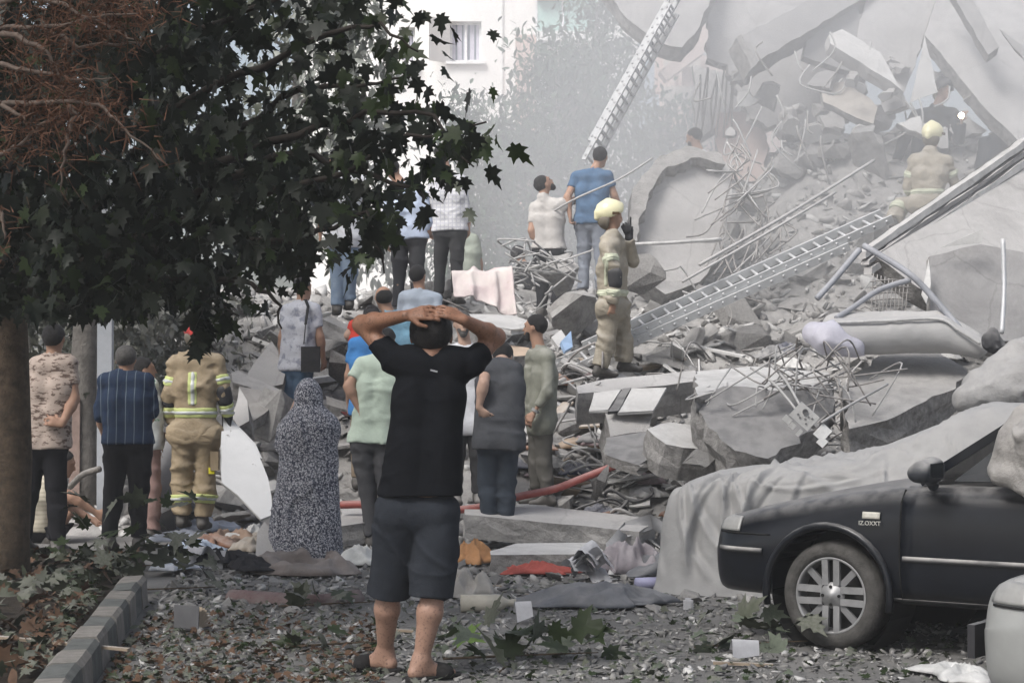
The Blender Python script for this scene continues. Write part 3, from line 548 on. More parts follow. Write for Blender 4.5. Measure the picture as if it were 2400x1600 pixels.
# tumbled lumps over the mound: countable ones are things, crumbs are one mass
rr = random.Random(21); cnt = 0; tries = 0; spots = []
while cnt < 250 and tries < 4000:
    tries += 1
    px = rr.uniform(540, 2380); py = rr.uniform(480, 1290)
    if px < 560 and py < 800: continue
    if px > 1560 and py > 1080: continue
    p = hit(px, py)
    if p is None or p.z < .04: continue
    if any((p - q).length < .22 for q in spots[-120:]): continue
    sz = rr.choice([.13, .16, .2, .24, .28, .34, .46]) * (1.0 + .35 * (p.y > 21))
    spots.append(p); chunk(px, py, sz, rnd=rr); cnt += 1
def scatter_stuff(name, label, n, pick, shapes, m, seed, smooth=False):
    """many tiny pieces joined into one mass: pick(r) -> (location, size, tilt) or None"""
    r = np.random.RandomState(seed); VV = []; FF = {3: [], 4: []}; off = 0; mi = {3: [], 4: []}
    for _ in range(n):
        q = pick(r)
        if q is None: continue
        loc, sz, tilt, mat_i = q; V, Fs = shapes[r.randint(len(shapes))]
        a, b, c = r.uniform(0, 6.28), r.normal(0, tilt), r.normal(0, tilt)
        ca, sa, cb, sb, cc, sc_ = math.cos(a), math.sin(a), math.cos(b), math.sin(b), math.cos(c), math.sin(c)
        Rm = np.array([[ca, -sa, 0], [sa, ca, 0], [0, 0, 1]]) @ np.array([[cb, 0, sb], [0, 1, 0], [-sb, 0, cb]]) @ np.array([[1, 0, 0], [0, cc, -sc_], [0, sc_, cc]])
        VV.append((V * sz) @ Rm.T + np.array(loc)); FF[3].append(Fs + off); mi[3].append(np.full(len(Fs), mat_i)); off += len(V)
    me = mesh_arrays(name, np.concatenate(VV), [np.concatenate(FF[3])]); o = link(name, me, m, None, smooth)
    me.polygons.foreach_set('material_index', np.concatenate(mi[3]).astype(np.int32))
    return tag(o, label, None, None, 'stuff')
def tri_arrays(me):
    bm = bmesh.new(); bm.from_mesh(me); bmesh.ops.triangulate(bm, faces=bm.faces); V = np.array([v.co[:] for v in bm.verts]); Fc = np.array([[v.index for v in f.verts] for f in bm.faces]); bm.free(); return V, Fc
CHIP = [tri_arrays(lump_mesh('chip', 300 + i, *dm, .1, 0)) for i, dm in enumerate([(1, .7, .4), (1, .8, .6), (1, .5, .15), (1, .3, .2), (1, .9, .12), (1, .25, .1)])]
def pick_crumb(r):
    for _ in range(20):
        x = r.uniform(-5.5, 7.5); y = 15.9 + 13 * r.rand() ** 1.3; z = float(zg(np.array([x]), np.array([y]))[0])
        if z > .0: return ((x, y, z + .01), r.choice([.03, .045, .06, .08, .11]) * (1 + (y > 21) * .3), .5, r.randint(3))
    return None
_zc = None
scatter_stuff('rubble_crumbs', 'loose grey crumbs of masonry covering the mound', 8500, pick_crumb, CHIP, [M_CONCR, M_CONC, M_WHITE], 5)
# bars, cables and thin things in the pile
lab = 'bent dusty bar sticking out of the rubble'
for i in range(70):
    px = rr.uniform(1180, 2300); py = rr.uniform(560, 1150); p = hit(px, py)
    if p is None: continue
    a = rr.uniform(0, 6.28); L = rr.uniform(.4, 1.3); u = Vector((math.cos(a), math.sin(a) * .5, rr.uniform(-.1, .6))); b = p + Vector((0, 0, .03))
    wire('reinforcing_bar', where(px, py, 'bent dusty bar'), [b, b + u * L * .4 + Vector((0, 0, rr.uniform(0, .2))), b + u * L * .75 + Vector((rr.uniform(-.2, .2), 0, rr.uniform(-.05, .2))), b + u * L + Vector((rr.uniform(-.3, .3), 0, rr.uniform(-.3, .15)))], rr.choice([.007, .009, .012]), rr.choice([M_STEEL, M_CABLE]), 'bar', group='bent bars sticking out of the rubble', n=5, sub=4)
for i in range(26):     # nest of bars beside the blanket
    x, y = rr.uniform(1190, 1330), rr.uniform(590, 700)
    wire('reinforcing_bar', where(x, y, 'pale tangled bar'), [(x, y, 22.6), (x + rr.uniform(-60, 60), y + rr.uniform(-40, 40), 22.3), (x + rr.uniform(-80, 80), y + rr.uniform(-50, 50), 22.2)], .011, M_CABLE, 'bar', group='tangled bars beside the blanket', n=5)
for i in range(34):     # wires over the lower slabs
    x, y = rr.uniform(1650, 2050), rr.uniform(840, 930)
    wire('loose_wire', where(x, y, rr.choice(['thin tangled wire', 'bent tangled wire', 'long loose wire'])), [(x, y, 17.6), (x + rr.uniform(-90, 90), y + rr.uniform(-50, 60), 17.0), (x + rr.uniform(-130, 130), y + rr.uniform(-30, 110), 16.9)], .008, rr.choice([M_CABLE, M_STEEL]), 'wire', group='wire tangle over the slabs', n=5)
for i in range(40):     # hanging mass of bars left of centre of the right half
    x, y = rr.uniform(1690, 1830), rr.uniform(330, 560)
    wire('hanging_wire', where(x, y, rr.choice(['dusty drooping wire', 'thin dusty wire', 'kinked dusty wire'])), [(x, y, 23.4), (x + rr.uniform(-40, 40), y + rr.uniform(20, 70), 23.1), (x - rr.uniform(-40, 90), y + rr.uniform(60, 150), 22.8)], .011, rr.choice([M_STEEL, M_CABLE, M_STEEL]), 'wire', group='wires right of the upright panel', n=5)
wire('steel_cable', 'long straight cable stretched from the rubble up towards the diagonal slab', [(1640, 620, 21.0), (1850, 500, 22.0), (2050, 375, 23.0)], .018, M_CABLE, 'cable')
wire('steel_cable', 'second long cable running parallel below the first one', [(1600, 660, 20.8), (1800, 545, 21.6), (1960, 450, 22.4)], .015, M_CABLE, 'cable')
wire('rope', 'thin rope passing behind the blue tshirt man to the panel rim', [(1250, 525, 23.2), (1340, 470, 22.7), (1450, 420, 22.6), (1530, 370, 23.0)], .012, M_CABLE, 'rope')
wire('steel_pipe', 'bent grey pipe arching over the long white mattress', [(2025, 575, 18.6), (2130, 640, 18.3), (2190, 700, 18.2), (2250, 770, 18.0)], .03, mat('blue_grey_pipe', (.30, .31, .34), rough=.5, dust=.3), 'pipe', n=8)
wire('steel_pipe', 'grey pipe branching down to the white mattress', [(2135, 655, 18.3), (2060, 680, 18.3), (2000, 720, 18.2), (1960, 745, 18.1)], .026, mat('blue_grey_pipe'), 'pipe', n=8)
wire('steel_pipe', 'straight grey strut below the ladder end', [(2015, 585, 18.9), (1960, 650, 18.7), (1915, 700, 18.6)], .03, mat('blue_grey_pipe'), 'pipe', n=8)
wire('steel_pipe', 'thin vertical pipe standing by the diagonal slab', [(2352, 560, 18.3), (2354, 680, 18.2), (2348, 780, 18.0)], .022, M_ALU, 'pipe', n=8)
wire('thin_pole', 'pale horizontal pole across the foot of the upright panel', [(1480, 572, 22.4), (1580, 568, 22.4), (1690, 560, 22.6)], .02, M_WHITE, 'pole', n=8)
for i in range(10):
    x = 2048 + i * 9; wire('mesh_bar', 'upright bar of the wire mesh under the grey pipes', [(x, 640 + i * 3, 18.9), (x - 4, 700, 18.8), (x - 8, 760, 18.7)], .006, M_STEEL, 'bar', group='wire mesh under the pipes', n=4, sub=2)
for i in range(7):
    y = 655 + i * 15; wire('mesh_bar', 'cross bar of the wire mesh under the grey pipes', [(2040, y + 5, 18.85), (2090, y, 18.85), (2135, y + 4, 18.85)], .006, M_STEEL, 'bar', group='wire mesh under the pipes', n=4, sub=2)
HOSE = mat('red_hose', (.33, .085, .07), rough=.7, var=.25, scale=9, dust=.35)
hb = [(800, 1182, 17.3), (870, 1182, 17.2), (1000, 1195, 17.0), (1110, 1190, 17.05), (1210, 1164, 17.2), (1300, 1145, 17.3), (1370, 1118, 17.4), (1450, 1088, 17.5), (1535, 1060, 17.6)]
wire('fire_hose', 'dusty red fire hose climbing from the ground onto the rubble', hb, .034, HOSE, 'hose', n=10)
# ladders
def ladder(label, a, b, width, n_r, side, rail=(.028, .085), sections=1, m=M_ALU):
    A, B = at(*a), at(*b); root = empty('ladder', A, label, 'ladder'); d = (B - A); u = d.normalized(); sv = Vector(side); sv = (sv - u * sv.dot(u)).normalized(); nn = u.cross(sv)
    L = d.length
    for sec in range(sections):
        o_ = nn * (.075 * sec); s0, s1 = (0, 1) if sections == 1 else ((0, .86), (.10, 1))[sec]; wd = width - .07 * sec
        for q in (-1, 1):
            mb = MB(); mb.bar(u * L * s0 + sv * q * wd / 2 + o_, u * L * s1 + sv * q * wd / 2 + o_, rail[0], rail[1], up=nn); mb.build('rail', m, root)
        for k in range(n_r):
            t = s0 + (s1 - s0) * (k + .5) / n_r; c = u * L * t + o_; mb = MB(); mb.tube([c - sv * (wd / 2 + .02), c + sv * (wd / 2 + .02)], .016, 8); mb.build('rung', m, root, True)
    return root
ladder('long aluminium extension ladder lying across the rubble up to the diagonal slab', (1300, 868, 20.95), (2085, 520, 21.2), .40, 24, (.18, .92, .40), sections=2)
ladder('tall aluminium ladder raised steeply towards the overhanging slab', (1378, 385, 24.6), (1612, -40, 25.0), .26, 18, (.62, .8, .1), rail=(.025, .06), sections=2, m=mat('dull_aluminium', (.42, .425, .43), rough=.6, var=.2, metal=.2))
# named odds and ends on the pile
PINK = mat('pink_blanket', (.55, .44, .45), var=.2, scale=3, bump=.35, bscale=14, col2=(.66, .62, .58), pattern=pat_blots((.50, .42, .30), 3.0, .60, (1, 1, 1), .1))
def drape(name, label, cat, quad, m, fold=.05, seed=0, nx=40, ny=34, fx=7.0):
    """hanging cloth: quad of four (px,py,d) corners, top-left, top-right, bottom-right, bottom-left; real folds towards the viewer"""
    Q = [np.array(at(*q)) for q in quad]; u = np.linspace(0, 1, nx); v = np.linspace(0, 1, ny); U, V_ = np.meshgrid(u, v, indexing='ij')
    P = (Q[0] * (1 - U[..., None]) + Q[1] * U[..., None]) * (1 - V_[..., None]) + (Q[3] * (1 - U[..., None]) + Q[2] * U[..., None]) * V_[..., None]
    wp_ = 3.0 * fbm(U * 2 + seed, V_ * 1.4, seed, 2); f = fold * (2.0 * (1 - np.abs(np.sin(U * fx * 1.25 + wp_ * .45 + V_ * .7))) ** 1.8 * (.45 + V_ * .6) + .5 * (1 - 2 * np.abs(fbm(U * 3 + seed, V_ * 2 + U * 2, seed, 2))))
    P[..., 1] -= f; P[..., 2] += .5 * f * (V_ - .5) + .05 * fbm(U * 3, V_ * 3, seed + 5, 2); P[..., 0] += .3 * f
    top = np.clip((.16 - V_) / .16, 0, 1); P[..., 1] += top ** 2 * .20; P[..., 2] -= top ** 2 * .03 * np.abs(np.sin(U * 9)); P[..., 2] += .04 * (V_ - .5) * fbm(U * 5, U * 0, 3, 2) * 3
    a = np.arange((nx - 1) * (ny - 1)); b = (a // (ny - 1)) * ny + a % (ny - 1); c = P.reshape(-1, 3).mean(0)
    o = link(name, mesh_arrays(name, P.reshape(-1, 3) - c, [np.stack([b, b + ny, b + ny + 1, b + 1], 1)]), m, None, True); o.location = c
    sm = o.modifiers.new('s', 'SOLIDIFY'); sm.thickness = .012
    return tag(o, label, cat)
drape('blanket', 'pink and white patterned blanket hanging over the rubble', 'blanket', [(1056, 628, 21.5), (1198, 618, 21.5), (1205, 738, 21.2), (1062, 700, 21.3)], PINK, .05, 2)
slab('white_slab', 'thin white slab lying flat below the pink blanket', [(1090, 735, 20.8), (1200, 738, 20.9), (1265, 760, 20.6), (1200, 772, 20.2), (1095, 755, 20.3)], .06, .02, M_WHITE, M_WHITE, seed=70)
# ---------------------------------------------------------------- people
SKIN = mat('skin', (.36, .215, .15), rough=.6, var=.12, scale=14, spec=.35)
SKIN_DARK = mat('tanned_skin', (.27, .135, .082), rough=.5, var=.22, scale=12, spec=.45, bump=.10, bscale=90, pattern=pat_legs((.36, .215, .155), .40, .60))
SKIN_PALE = mat('pale_skin', (.45, .30, .23), rough=.6, var=.12, scale=14)
HAIR = mat('black_hair', (.017, .015, .015), rough=.6, var=.5, scale=60, bump=.6, bscale=120, spec=.35)
HAIR_G = mat('greying_hair', (.10, .095, .09), rough=.7, var=.5, scale=50, bump=.5, bscale=120)
SHOE = mat('dusty_shoe', (.06, .055, .05), var=.3, scale=12, dust=.4)
def cloth_mat(name, col, **k): 
    k.setdefault('rough', .9); k.setdefault('var', .14); k.setdefault('scale', 9); k.setdefault('bump', .25); k.setdefault('bscale', 22); k.setdefault('spec', .08)
    return mat(name, col, **k)
LEGS_BLACK = cloth_mat('black_trousers', (.018, .018, .021))
LEGS_GREY = cloth_mat('grey_trousers', (.075, .075, .08))
LEGS_DGREY = cloth_mat('dark_grey_trousers', (.045, .045, .047))
JEANS = cloth_mat('blue_jeans', (.07, .115, .18), col2=(.10, .16, .24))
JEANS_L = cloth_mat('pale_jeans', (.24, .30, .38), col2=(.16, .22, .31))
KHAKI = cloth_mat('khaki_turnout_cloth', (.335, .265, .175), var=.22, scale=7, bump=.5, bscale=16, dust=.15)
KHAKI_D = cloth_mat('dusty_turnout_cloth', (.33, .295, .235), var=.22, scale=7, bump=.5, bscale=16, dust=.35)
REFL = mat('reflective_tape', (.52, .54, .53), rough=.4, var=.15, scale=10, spec=.6)
REFLY = mat('lime_tape', (.56, .62, .25), rough=.6, var=.12, scale=10)
REFLD = mat('dusty_reflective_tape', (.50, .52, .40), rough=.6, var=.2, scale=10)
GLOVE = mat('dark_glove', (.035, .035, .038), var=.3, scale=20, dust=.2)
HELM_C = mat('cream_helmet', (.72, .68, .45), rough=.35, var=.08, scale=8, spec=.5)
HELM_R = mat('red_helmet', (.55, .05, .045), rough=.35, var=.1, scale=8, spec=.5)
HELM_D = mat('dark_helmet', (.05, .05, .055), rough=.5, var=.2, scale=8)

def person(label, fx, fy, d, H=1.74, yaw=0.0, ov=None, top=None, legs=None, h=.0145, skin=SKIN, hair=HAIR, beard=None, sleeve=.62, hem=-.10, leg_end=.93, loose=.011,
           legs_loose=.018, pitch=0.0, roll=0.0, hands=None, shoes=SHOE, helmet=None, suit=None, gloves=None, feet=None, bald=False, girth=1.0, stripes=None, eyes=False, special=None, curl=.5, neck_up=0.0, thick=1.0, hs=1.0, flare=.006, fold=1.0, cw=.97):
    ov = ov or {}; hands = hands or {}; feet = feet or {}
    k = d / F
    base = at(fx, fy, d); s = H / 1.75; sh = s * hs
    fw = v3(math.sin(rad(yaw)), math.cos(rad(yaw)), 0); rt = v3(math.cos(rad(yaw)), -math.sin(rad(yaw)), 0); up = v3(0, 0, 1)
    def D(x, y, z): return (rt * x + fw * y + up * z) * s
    J = dict(head=D(0, .02, 1.64), neck=D(0, -.01, 1.49), chest=D(0, 0, 1.30), waist=D(0, 0, 1.10), shL=D(-.185, 0, 1.43), shR=D(.185, 0, 1.43), elL=D(-.24, -.03, 1.13), elR=D(.24, -.03, 1.13),
             wrL=D(-.25, .05, .88), wrR=D(.25, .05, .88), hipL=D(-.09, 0, .91), hipR=D(.09, 0, .91), knL=D(-.10, .02, .49), knR=D(.10, .02, .49), anL=D(-.11, -.02, .09), anR=D(.11, -.02, .09))
    for n, p in ov.items():
        yy = p[2] if len(p) > 2 else float(J[n][1]); q_ = at(p[0], p[1], d + yy) - base; J[n] = v3(q_.x, yy, q_.z)
    if 'neck' not in ov and ('shL' in ov or 'shR' in ov or 'head' in ov):
        J['neck'] = ((J['shL'] + J['shR']) * .5 + up * .05 * s) * .72 + J['head'] * .28 - up * .03
    if 'chest' not in ov and 'shL' in ov: J['chest'] = (J['shL'] + J['shR']) * .5 * .70 + (J['hipL'] + J['hipR']) * .5 * .30
    if 'waist' not in ov and ('shL' in ov or 'hipL' in ov): J['waist'] = (J['shL'] + J['shR']) * .5 * .36 + (J['hipL'] + J['hipR']) * .5 * .64
    hc = (J['hipL'] + J['hipR']) * .5; sc_ = (J['shL'] + J['shR']) * .5
    lat = nrm(J['shR'] - J['shL']); hl = nrm(J['hipR'] - J['hipL'])
    g = girth
    # head axes
    hf = nrm(fw * math.cos(rad(pitch)) + up * math.sin(rad(pitch))); hr = nrm(rt * math.cos(rad(roll)) + up * math.sin(rad(roll)))
    if 'face' in ov: pass
    hu = nrm(np.cross(hr, hf)); hr = nrm(np.cross(hf, hu))
    if special and 'face_yaw' in special:
        a = rad(special['face_yaw']); f2 = v3(math.sin(a), math.cos(a), 0); hf = nrm(f2 * math.cos(rad(pitch)) + up * math.sin(rad(pitch))); hr = nrm(np.cross(f2, up)); hu = nrm(np.cross(hr, hf))
    hd = J['head']
    # bounds
    P = np.stack(list(J.values())); lo = P.min(0) - .27; hi = P.max(0) + .27; lo[2] = max(lo[2], -.06)
    hset = {}
    for sd in 'LR':
        fa = nrm(J['wr' + sd] - J['el' + sd]); hset[sd] = hands.get(sd, {})
    def torso(S, e, k=.05):
        w1 = .052 * g
        S.cone(J['hipL'], J['hipR'], (.118 * g) * s * thick + e, (.118 * g) * s * thick + e, k)
        for q in (-1, 1):
            S.cone(hc + hl * q * w1 + up * .03, J['waist'] + lat * q * w1, .102 * g * s + e, .096 * g * s + e, k)
            S.cone(J['waist'] + lat * q * w1, J['chest'] + lat * q * .085 * s * cw, .096 * g * s + e, .108 * g * s * cw + e, k)
            S.cone(J['chest'] + lat * q * .085 * s * cw, sc_ + lat * q * .085 * s * cw - up * .02, .108 * s * cw + e, .078 * s + e, k)
        S.cone(sc_ - up * .01, J['neck'], .085 * s + e, .062 * s + e, .05)
        for sd in 'LR': S.cone(sc_ * .5 + J['sh' + sd] * .5, J['sh' + sd], .078 * s + e, .064 * s + e, .04)
    def arm_up(S, sd, e, **kw): S.cone(J['sh' + sd], J['el' + sd], .054 * s + e, .042 * s + e, .014, **kw)
    def arm_lo(S, sd, e, **kw):
        a, b = J['el' + sd], J['wr' + sd]; m = a * .72 + b * .28
        if 'cut_b' in kw or 'cut_a' in kw: S.cone(a, b, .043 * s + e, .030 * s + e, .012, **kw)
        else: S.cone(a, m, .041 * s + e, .043 * s + e, .03); S.cone(m, b, .043 * s + e, .0275 * s + e, .03)
    def leg_up(S, sd, e, k=.03): S.cone(J['hip' + sd], J['kn' + sd], .088 * s * g ** .5 + e, .058 * s + e, k)
    def leg_lo(S, sd, e, k=.025, **kw):
        a, b = J['kn' + sd], J['an' + sd]; m = a * .68 + b * .32 - fw * .018
        if kw: S.cone(a, b, .060 * s + e, .048 * s + e, k, **kw)
        else: S.cone(a, m, .054 * s + e, .060 * s + e, k); S.cone(m, b, .060 * s + e, .036 * s + e, k)
    def head(S):
        q = sh
        S.ell(hd + hu * .02 * q - hf * .008, (.078 * q, .098 * q, .092 * q), (hr, hf, hu), .03)
        S.cone(hd + hf * .045 * q - hu * .045 * q, hd + hf * .068 * q - hu * .088 * q, .050 * q, .030 * q, .03)
        S.cone(hd - hu * .03, J['neck'], .056 * q, .060 * q, .03)
        S.cone(hd + hf * .092 * q + hu * .012, hd + hf * .112 * q - hu * .022 * q, .010, .014, .012)
        for q2 in (-1, 1):
            S.ell(hd + hr * q2 * .080 * q - hu * .008 - hf * .006, (.010, .020, .032), (hr, hf, hu), .008)
            S.ell(hd + hr * q2 * .034 + hf * .092 * q + hu * .014, (.016, .014, .012), (hr, hf, hu), .0, op='sub')
        S.cone(hd + hr * .035 + hf * .088 * q + hu * .036, hd - hr * .035 + hf * .088 * q + hu * .036, .010, .010, .014)
        S.cone(hd + hr * .018 + hf * .094 * q - hu * .052, hd - hr * .018 + hf * .094 * q - hu * .052, .010, .010, .010)
    def hand(S, sd, fr=.0095):
        w_ = J['wr' + sd]; fa = nrm(J['wr' + sd] - J['el' + sd]); hh = hset[sd]
        dr = nrm(hh['dir']) if 'dir' in hh else fa
        pn = hh.get('palm'); sgn = 1 if sd == 'L' else -1
        if pn is None: pn = nrm(np.cross(dr, fw) * sgn + 1e-4); pn = rt * sgn if np.linalg.norm(np.cross(dr, fw)) < .2 else nrm(np.cross(fw, dr)) * -sgn
        pn = nrm(np.asarray(pn, np.float32) - dr * float(np.dot(pn, dr)))
        sdv = nrm(np.cross(dr, pn))                      # across the palm, towards or away from thumb
        tb = hh.get('thumb'); ts = 1.0 if (tb is not None and float(np.dot(sdv, tb)) > 0) or (tb is None and float(np.dot(sdv, fw)) > 0) else -1.0
        sdv = sdv * ts                                   # thumb side
        cu = hh.get('curl', curl)
        pe = w_ + dr * .085 * s
        for q in (-.026, -.009, .009, .026): S.cone(w_ + dr * .018 + sdv * q * .6, pe + sdv * q * 1.1, .016 * s, .0135 * s, .012)
        for q, ln in ((.034, .88), (.0115, 1.0), (-.0115, .95), (-.034, .76)):
            b0 = pe + sdv * q; L1 = .045 * ln * s; L2_ = .042 * ln * s
            spread = sdv * (q * 1.2)
            d1 = nrm(dr * math.cos(cu * .9) + pn * math.sin(cu * .9) + spread * 3); d2 = nrm(dr * math.cos(cu * 2.1) + pn * math.sin(cu * 2.1) + spread * 2)
            m_ = b0 + d1 * L1; S.cone(b0 - d1 * .01, m_, fr + .001, fr, .004); S.cone(m_, m_ + d2 * L2_, fr, fr * .85, .003)
        t0 = w_ + dr * .03 * s + sdv * .026; t1 = t0 + nrm(dr * .7 + sdv * .75 + pn * .3) * .045 * s; t2 = t1 + nrm(dr * .95 + sdv * .25 + pn * .35) * .036 * s
        S.cone(t0, t1, .014, .0115, .008); S.cone(t1, t2, .0112, .0095, .004)
    def foot(S, sd, e=0.0, shoe=False):
        a = J['an' + sd]; fd = nrm(feet.get(sd, fw)); side = nrm(np.cross(fd, up))
        z0 = a[2] - .09 * s
        he = a - fd * .035; he = v3(he[0], he[1], z0 + .042); to = v3(*(a + fd * .165 * s)); to[2] = z0 + .026
        md = (he + to) * .5; md[2] = z0 + .05
        S.cone(a, he, .040 + e, .036 + e, .03); S.cone(a, md, .038 + e, .036 + e, .03)
        for q in (-1, 1): S.cone(he * .6 + md * .4 + side * q * .01, to + side * q * .022, .030 + e, .022 + e, .025)
        S.plane((0, 0, -1), v3(0, 0, z0 - e * .3)) if False else None
    root = empty('person', base, label, 'person')
    hmain = h
    B = SDF(lo, hi, h * (1.0 if h < .01 else 1.1))
    torso(B, -.020); head(B)
    for sd in 'LR':
        arm_up(B, sd, -.012 if (sleeve > .95 or suit) else 0); arm_lo(B, sd, -.012 if (sleeve > 1.5 or suit) else 0); hand(B, sd, max(.0092, h * .72)); leg_up(B, sd, -.026); leg_lo(B, sd, -.020 if leg_end > .6 else 0); foot(B, sd)
    if special and special.get('body'): special['body'](B, J, dict(fw=fw, rt=rt, up=up, s=s))
    B.plane((0, 0, -1), v3(0, 0, min(J['anL'][2], J['anR'][2]) - .095 * s))
    link('body', B.mesh('body'), skin, root, True)
    def part(name, m, fn, hh=None, fold=0.0, ff=(7, 7, 11), lo_=None, hi_=None):
        S = SDF(lo if lo_ is None else lo_, hi if hi_ is None else hi_, hh or h); fn(S)
        if fold: S.folds(fold, *ff, seed=fx * .37)
        if not (S.f < 0).any(): return None
        return link(name, S.mesh(name), m, root, True)
    # hair
    def fhair(S):
        S.ell(hd + hu * .028 - hf * .016, (.088 * sh, .106 * sh, .098 * sh), (hr, hf, hu), .01, cut=[(nrm(hf * .72 - hu * .70), .030), (nrm(-hu), .085 * hs), (nrm(hf), .078)])
        S.folds(.008, 28, 28, 28, fx)
        for q2 in (-1, 1): S.ell(hd + hr * q2 * .083 * sh - hu * .012 + hf * .002, (.022, .026, .036), (hr, hf, hu), 0, op='sub')
    hl_, hh_ = hd - .17, hd + .17
    if hair is not None and helmet is None: part('hair', hair, (lambda S: (S.ell(hd + hu * .012 - hf * .022, (.084, .098, .080), (hr, hf, hu), .01, cut=[(nrm(hf * .9 + hu * .45), .0)]))) if bald else fhair, min(h, .011), 0, lo_=hl_, hi_=hh_)
    if beard is not None:
        def fb(S):
            S.cone(hd + hf * .042 * s - hu * .050 * s, hd + hf * .066 * s - hu * .090 * s, .057 * s, .038 * s, .02)
            S.plane(nrm(hu), hd - hu * .035); S.plane(nrm(-hf + .15 * hu), hd + hf * .0)
            S.ell(hd + hf * .115 * s - hu * .045, (.03, .03, .012), (hr, hf, hu), 0, op='sub')
        part('beard', beard, fb, min(h, .011), lo_=hl_, hi_=hh_)
    if eyes:
        for q2 in (-1, 1):
            mb = MB(); mb.lathe([(.0001, -.009), (.006, -.007), (.009, 0), (.006, .007), (.0001, .009)], 8, Matrix.Translation(Vector((hd + hr * q2 * .033 + hf * .078 * s + hu * .014).tolist())))
            mb.build('eye', mat('eye_dark', (.03, .025, .02), rough=.2, spec=.5), root, True)
    # garments
    e = loose
    if suit is None:
        if top is not None:
            hz = hc[2] + hem * s
            def ft(S, ee=e):
                torso(S, ee)
                for q in (-1, 1): S.cone(J['chest'] + lat * q * .085 * s * cw, hc + hl * q * .078 * g * s - up * .05, .100 * s * cw + ee, .104 * g * s + ee + flare, .04)
                for sd in 'LR':
                    if sleeve <= 1.0: arm_up(S, sd, ee + .004, cut_b=sleeve)
                    else:
                        arm_up(S, sd, ee); arm_lo(S, sd, ee, cut_b=sleeve - 1.0)
                S.plane((0, 0, -1), v3(0, 0, hz)); S.ball(J['neck'] + up * .035 * s + fw * .015, .066 * s, 0, op='sub')
                for sd in 'LR':
                    if sleeve <= 1.0: pass
            part('shirt', top, ft, hmain, (.020 if h > .01 else .016) * fold)
            if special and special.get('collar'):
                def fc(S):
                    S.cone(J['neck'] - up * .012, J['neck'] + up * .035, .074 * s, .066 * s, .01, cut_a=0, cut_b=1)
                    S.cone(J['neck'] - up * .03, J['neck'] + up * .06, .062 * s, .055 * s, 0, op='sub')
                part('collar', special['collar'], fc, .01, lo_=J['neck'] - .14, hi_=J['neck'] + .14)
        if legs is not None:
            el = legs_loose
            def fl(S):
                S.cone(J['hipL'], J['hipR'], (.112 * g) * s + el * (.35 if leg_end < .6 else .2), (.112 * g) * s + el * (.35 if leg_end < .6 else .2), .04)
                for sd in 'LR':
                    leg_up(S, sd, el, .018)
                    if leg_end > .6: leg_lo(S, sd, el * .9, .02, cut_b=leg_end)
                    else:
                        a_, b_ = J['kn' + sd], J['an' + sd]; dn = nrm(b_ - a_); S.cone(J['hip' + sd] * .75 + a_ * .25, a_ + dn * .12, .093 * s + el, .086 * s + el, .015, cut_b=.80)
                S.plane((0, 0, 1), v3(0, 0, hc[2] + (.085 if leg_end < .6 else max(.03, hem + .04)) * s))
            part('shorts' if leg_end < .6 else 'trousers', legs, fl, hmain, .022 if h > .01 else .018, (6, 6, 10))
    else:
        jm = suit.get('mat', KHAKI); el = .028
        hz = hc[2] - .07 * s
        def fj(S, ee=.024):
            torso(S, ee)
            for sd in 'LR': arm_up(S, sd, ee); arm_lo(S, sd, ee, cut_b=.96)
            S.plane((0, 0, -1), v3(0, 0, hz))
        def fp(S, ee=el):
            S.cone(J['hipL'], J['hipR'], .118 * s + ee * .8, .118 * s + ee * .8, .04)
            for sd in 'LR': leg_up(S, sd, ee, .02); leg_lo(S, sd, ee + .008, .02, cut_b=.95)
            S.plane((0, 0, 1), v3(0, 0, hc[2] + .10 * s))
        def fcol(S):
            S.cone(J['neck'] - up * .035, J['neck'] + up * .04, .098 * s, .082 * s, .01, cut_a=0, cut_b=1)
        part('jacket', jm, fj, None, .034, (6, 6, 11)); part('trousers', jm, fp, None, .036, (6, 6, 10))
        part('collar', jm, fcol, .0125, .01, lo_=J['neck'] - .17, hi_=J['neck'] + .17)
        rm = suit.get('tape', REFL); lm = suit.get('lime', REFLY)
        def band(name, m, fn, cuts, grow):
            S = SDF(lo, hi, h); fn(S, grow)
            S.folds(.034 if fn is fj else .036, 6, 6, 11 if fn is fj else 10, seed=fx * .37)
            for n, c in cuts: S.plane(n, c)
            if (S.f < 0).any(): link(name, S.mesh(name), m, root, True)
        up3 = (0, 0, 1); dn3 = (0, 0, -1)
        for zz, wd in suit.get('waist', [(hz + .05, .075)]):
            band('lime_band', lm, fj, [(up3, v3(0, 0, zz + wd)), (dn3, v3(0, 0, zz))], .030)
            band('reflective_stripe', rm, fj, [(up3, v3(0, 0, zz + wd * .70)), (dn3, v3(0, 0, zz + wd * .30))], .036)
        for (xa, xb, za, zb, side) in suit.get('vert', []):
            band('lime_band', lm, fj, [((1, 0, 0), v3(xb, 0, 0)), ((-1, 0, 0), v3(xa, 0, 0)), (up3, v3(0, 0, zb)), (dn3, v3(0, 0, za)), ((0, side, 0), v3(0, 0, 0))], .030)
            q = (xb - xa) * .28
            band('reflective_stripe', rm, fj, [((1, 0, 0), v3(xb - q, 0, 0)), ((-1, 0, 0), v3(xa + q, 0, 0)), (up3, v3(0, 0, zb)), (dn3, v3(0, 0, za)), ((0, side, 0), v3(0, 0, 0))], .036)
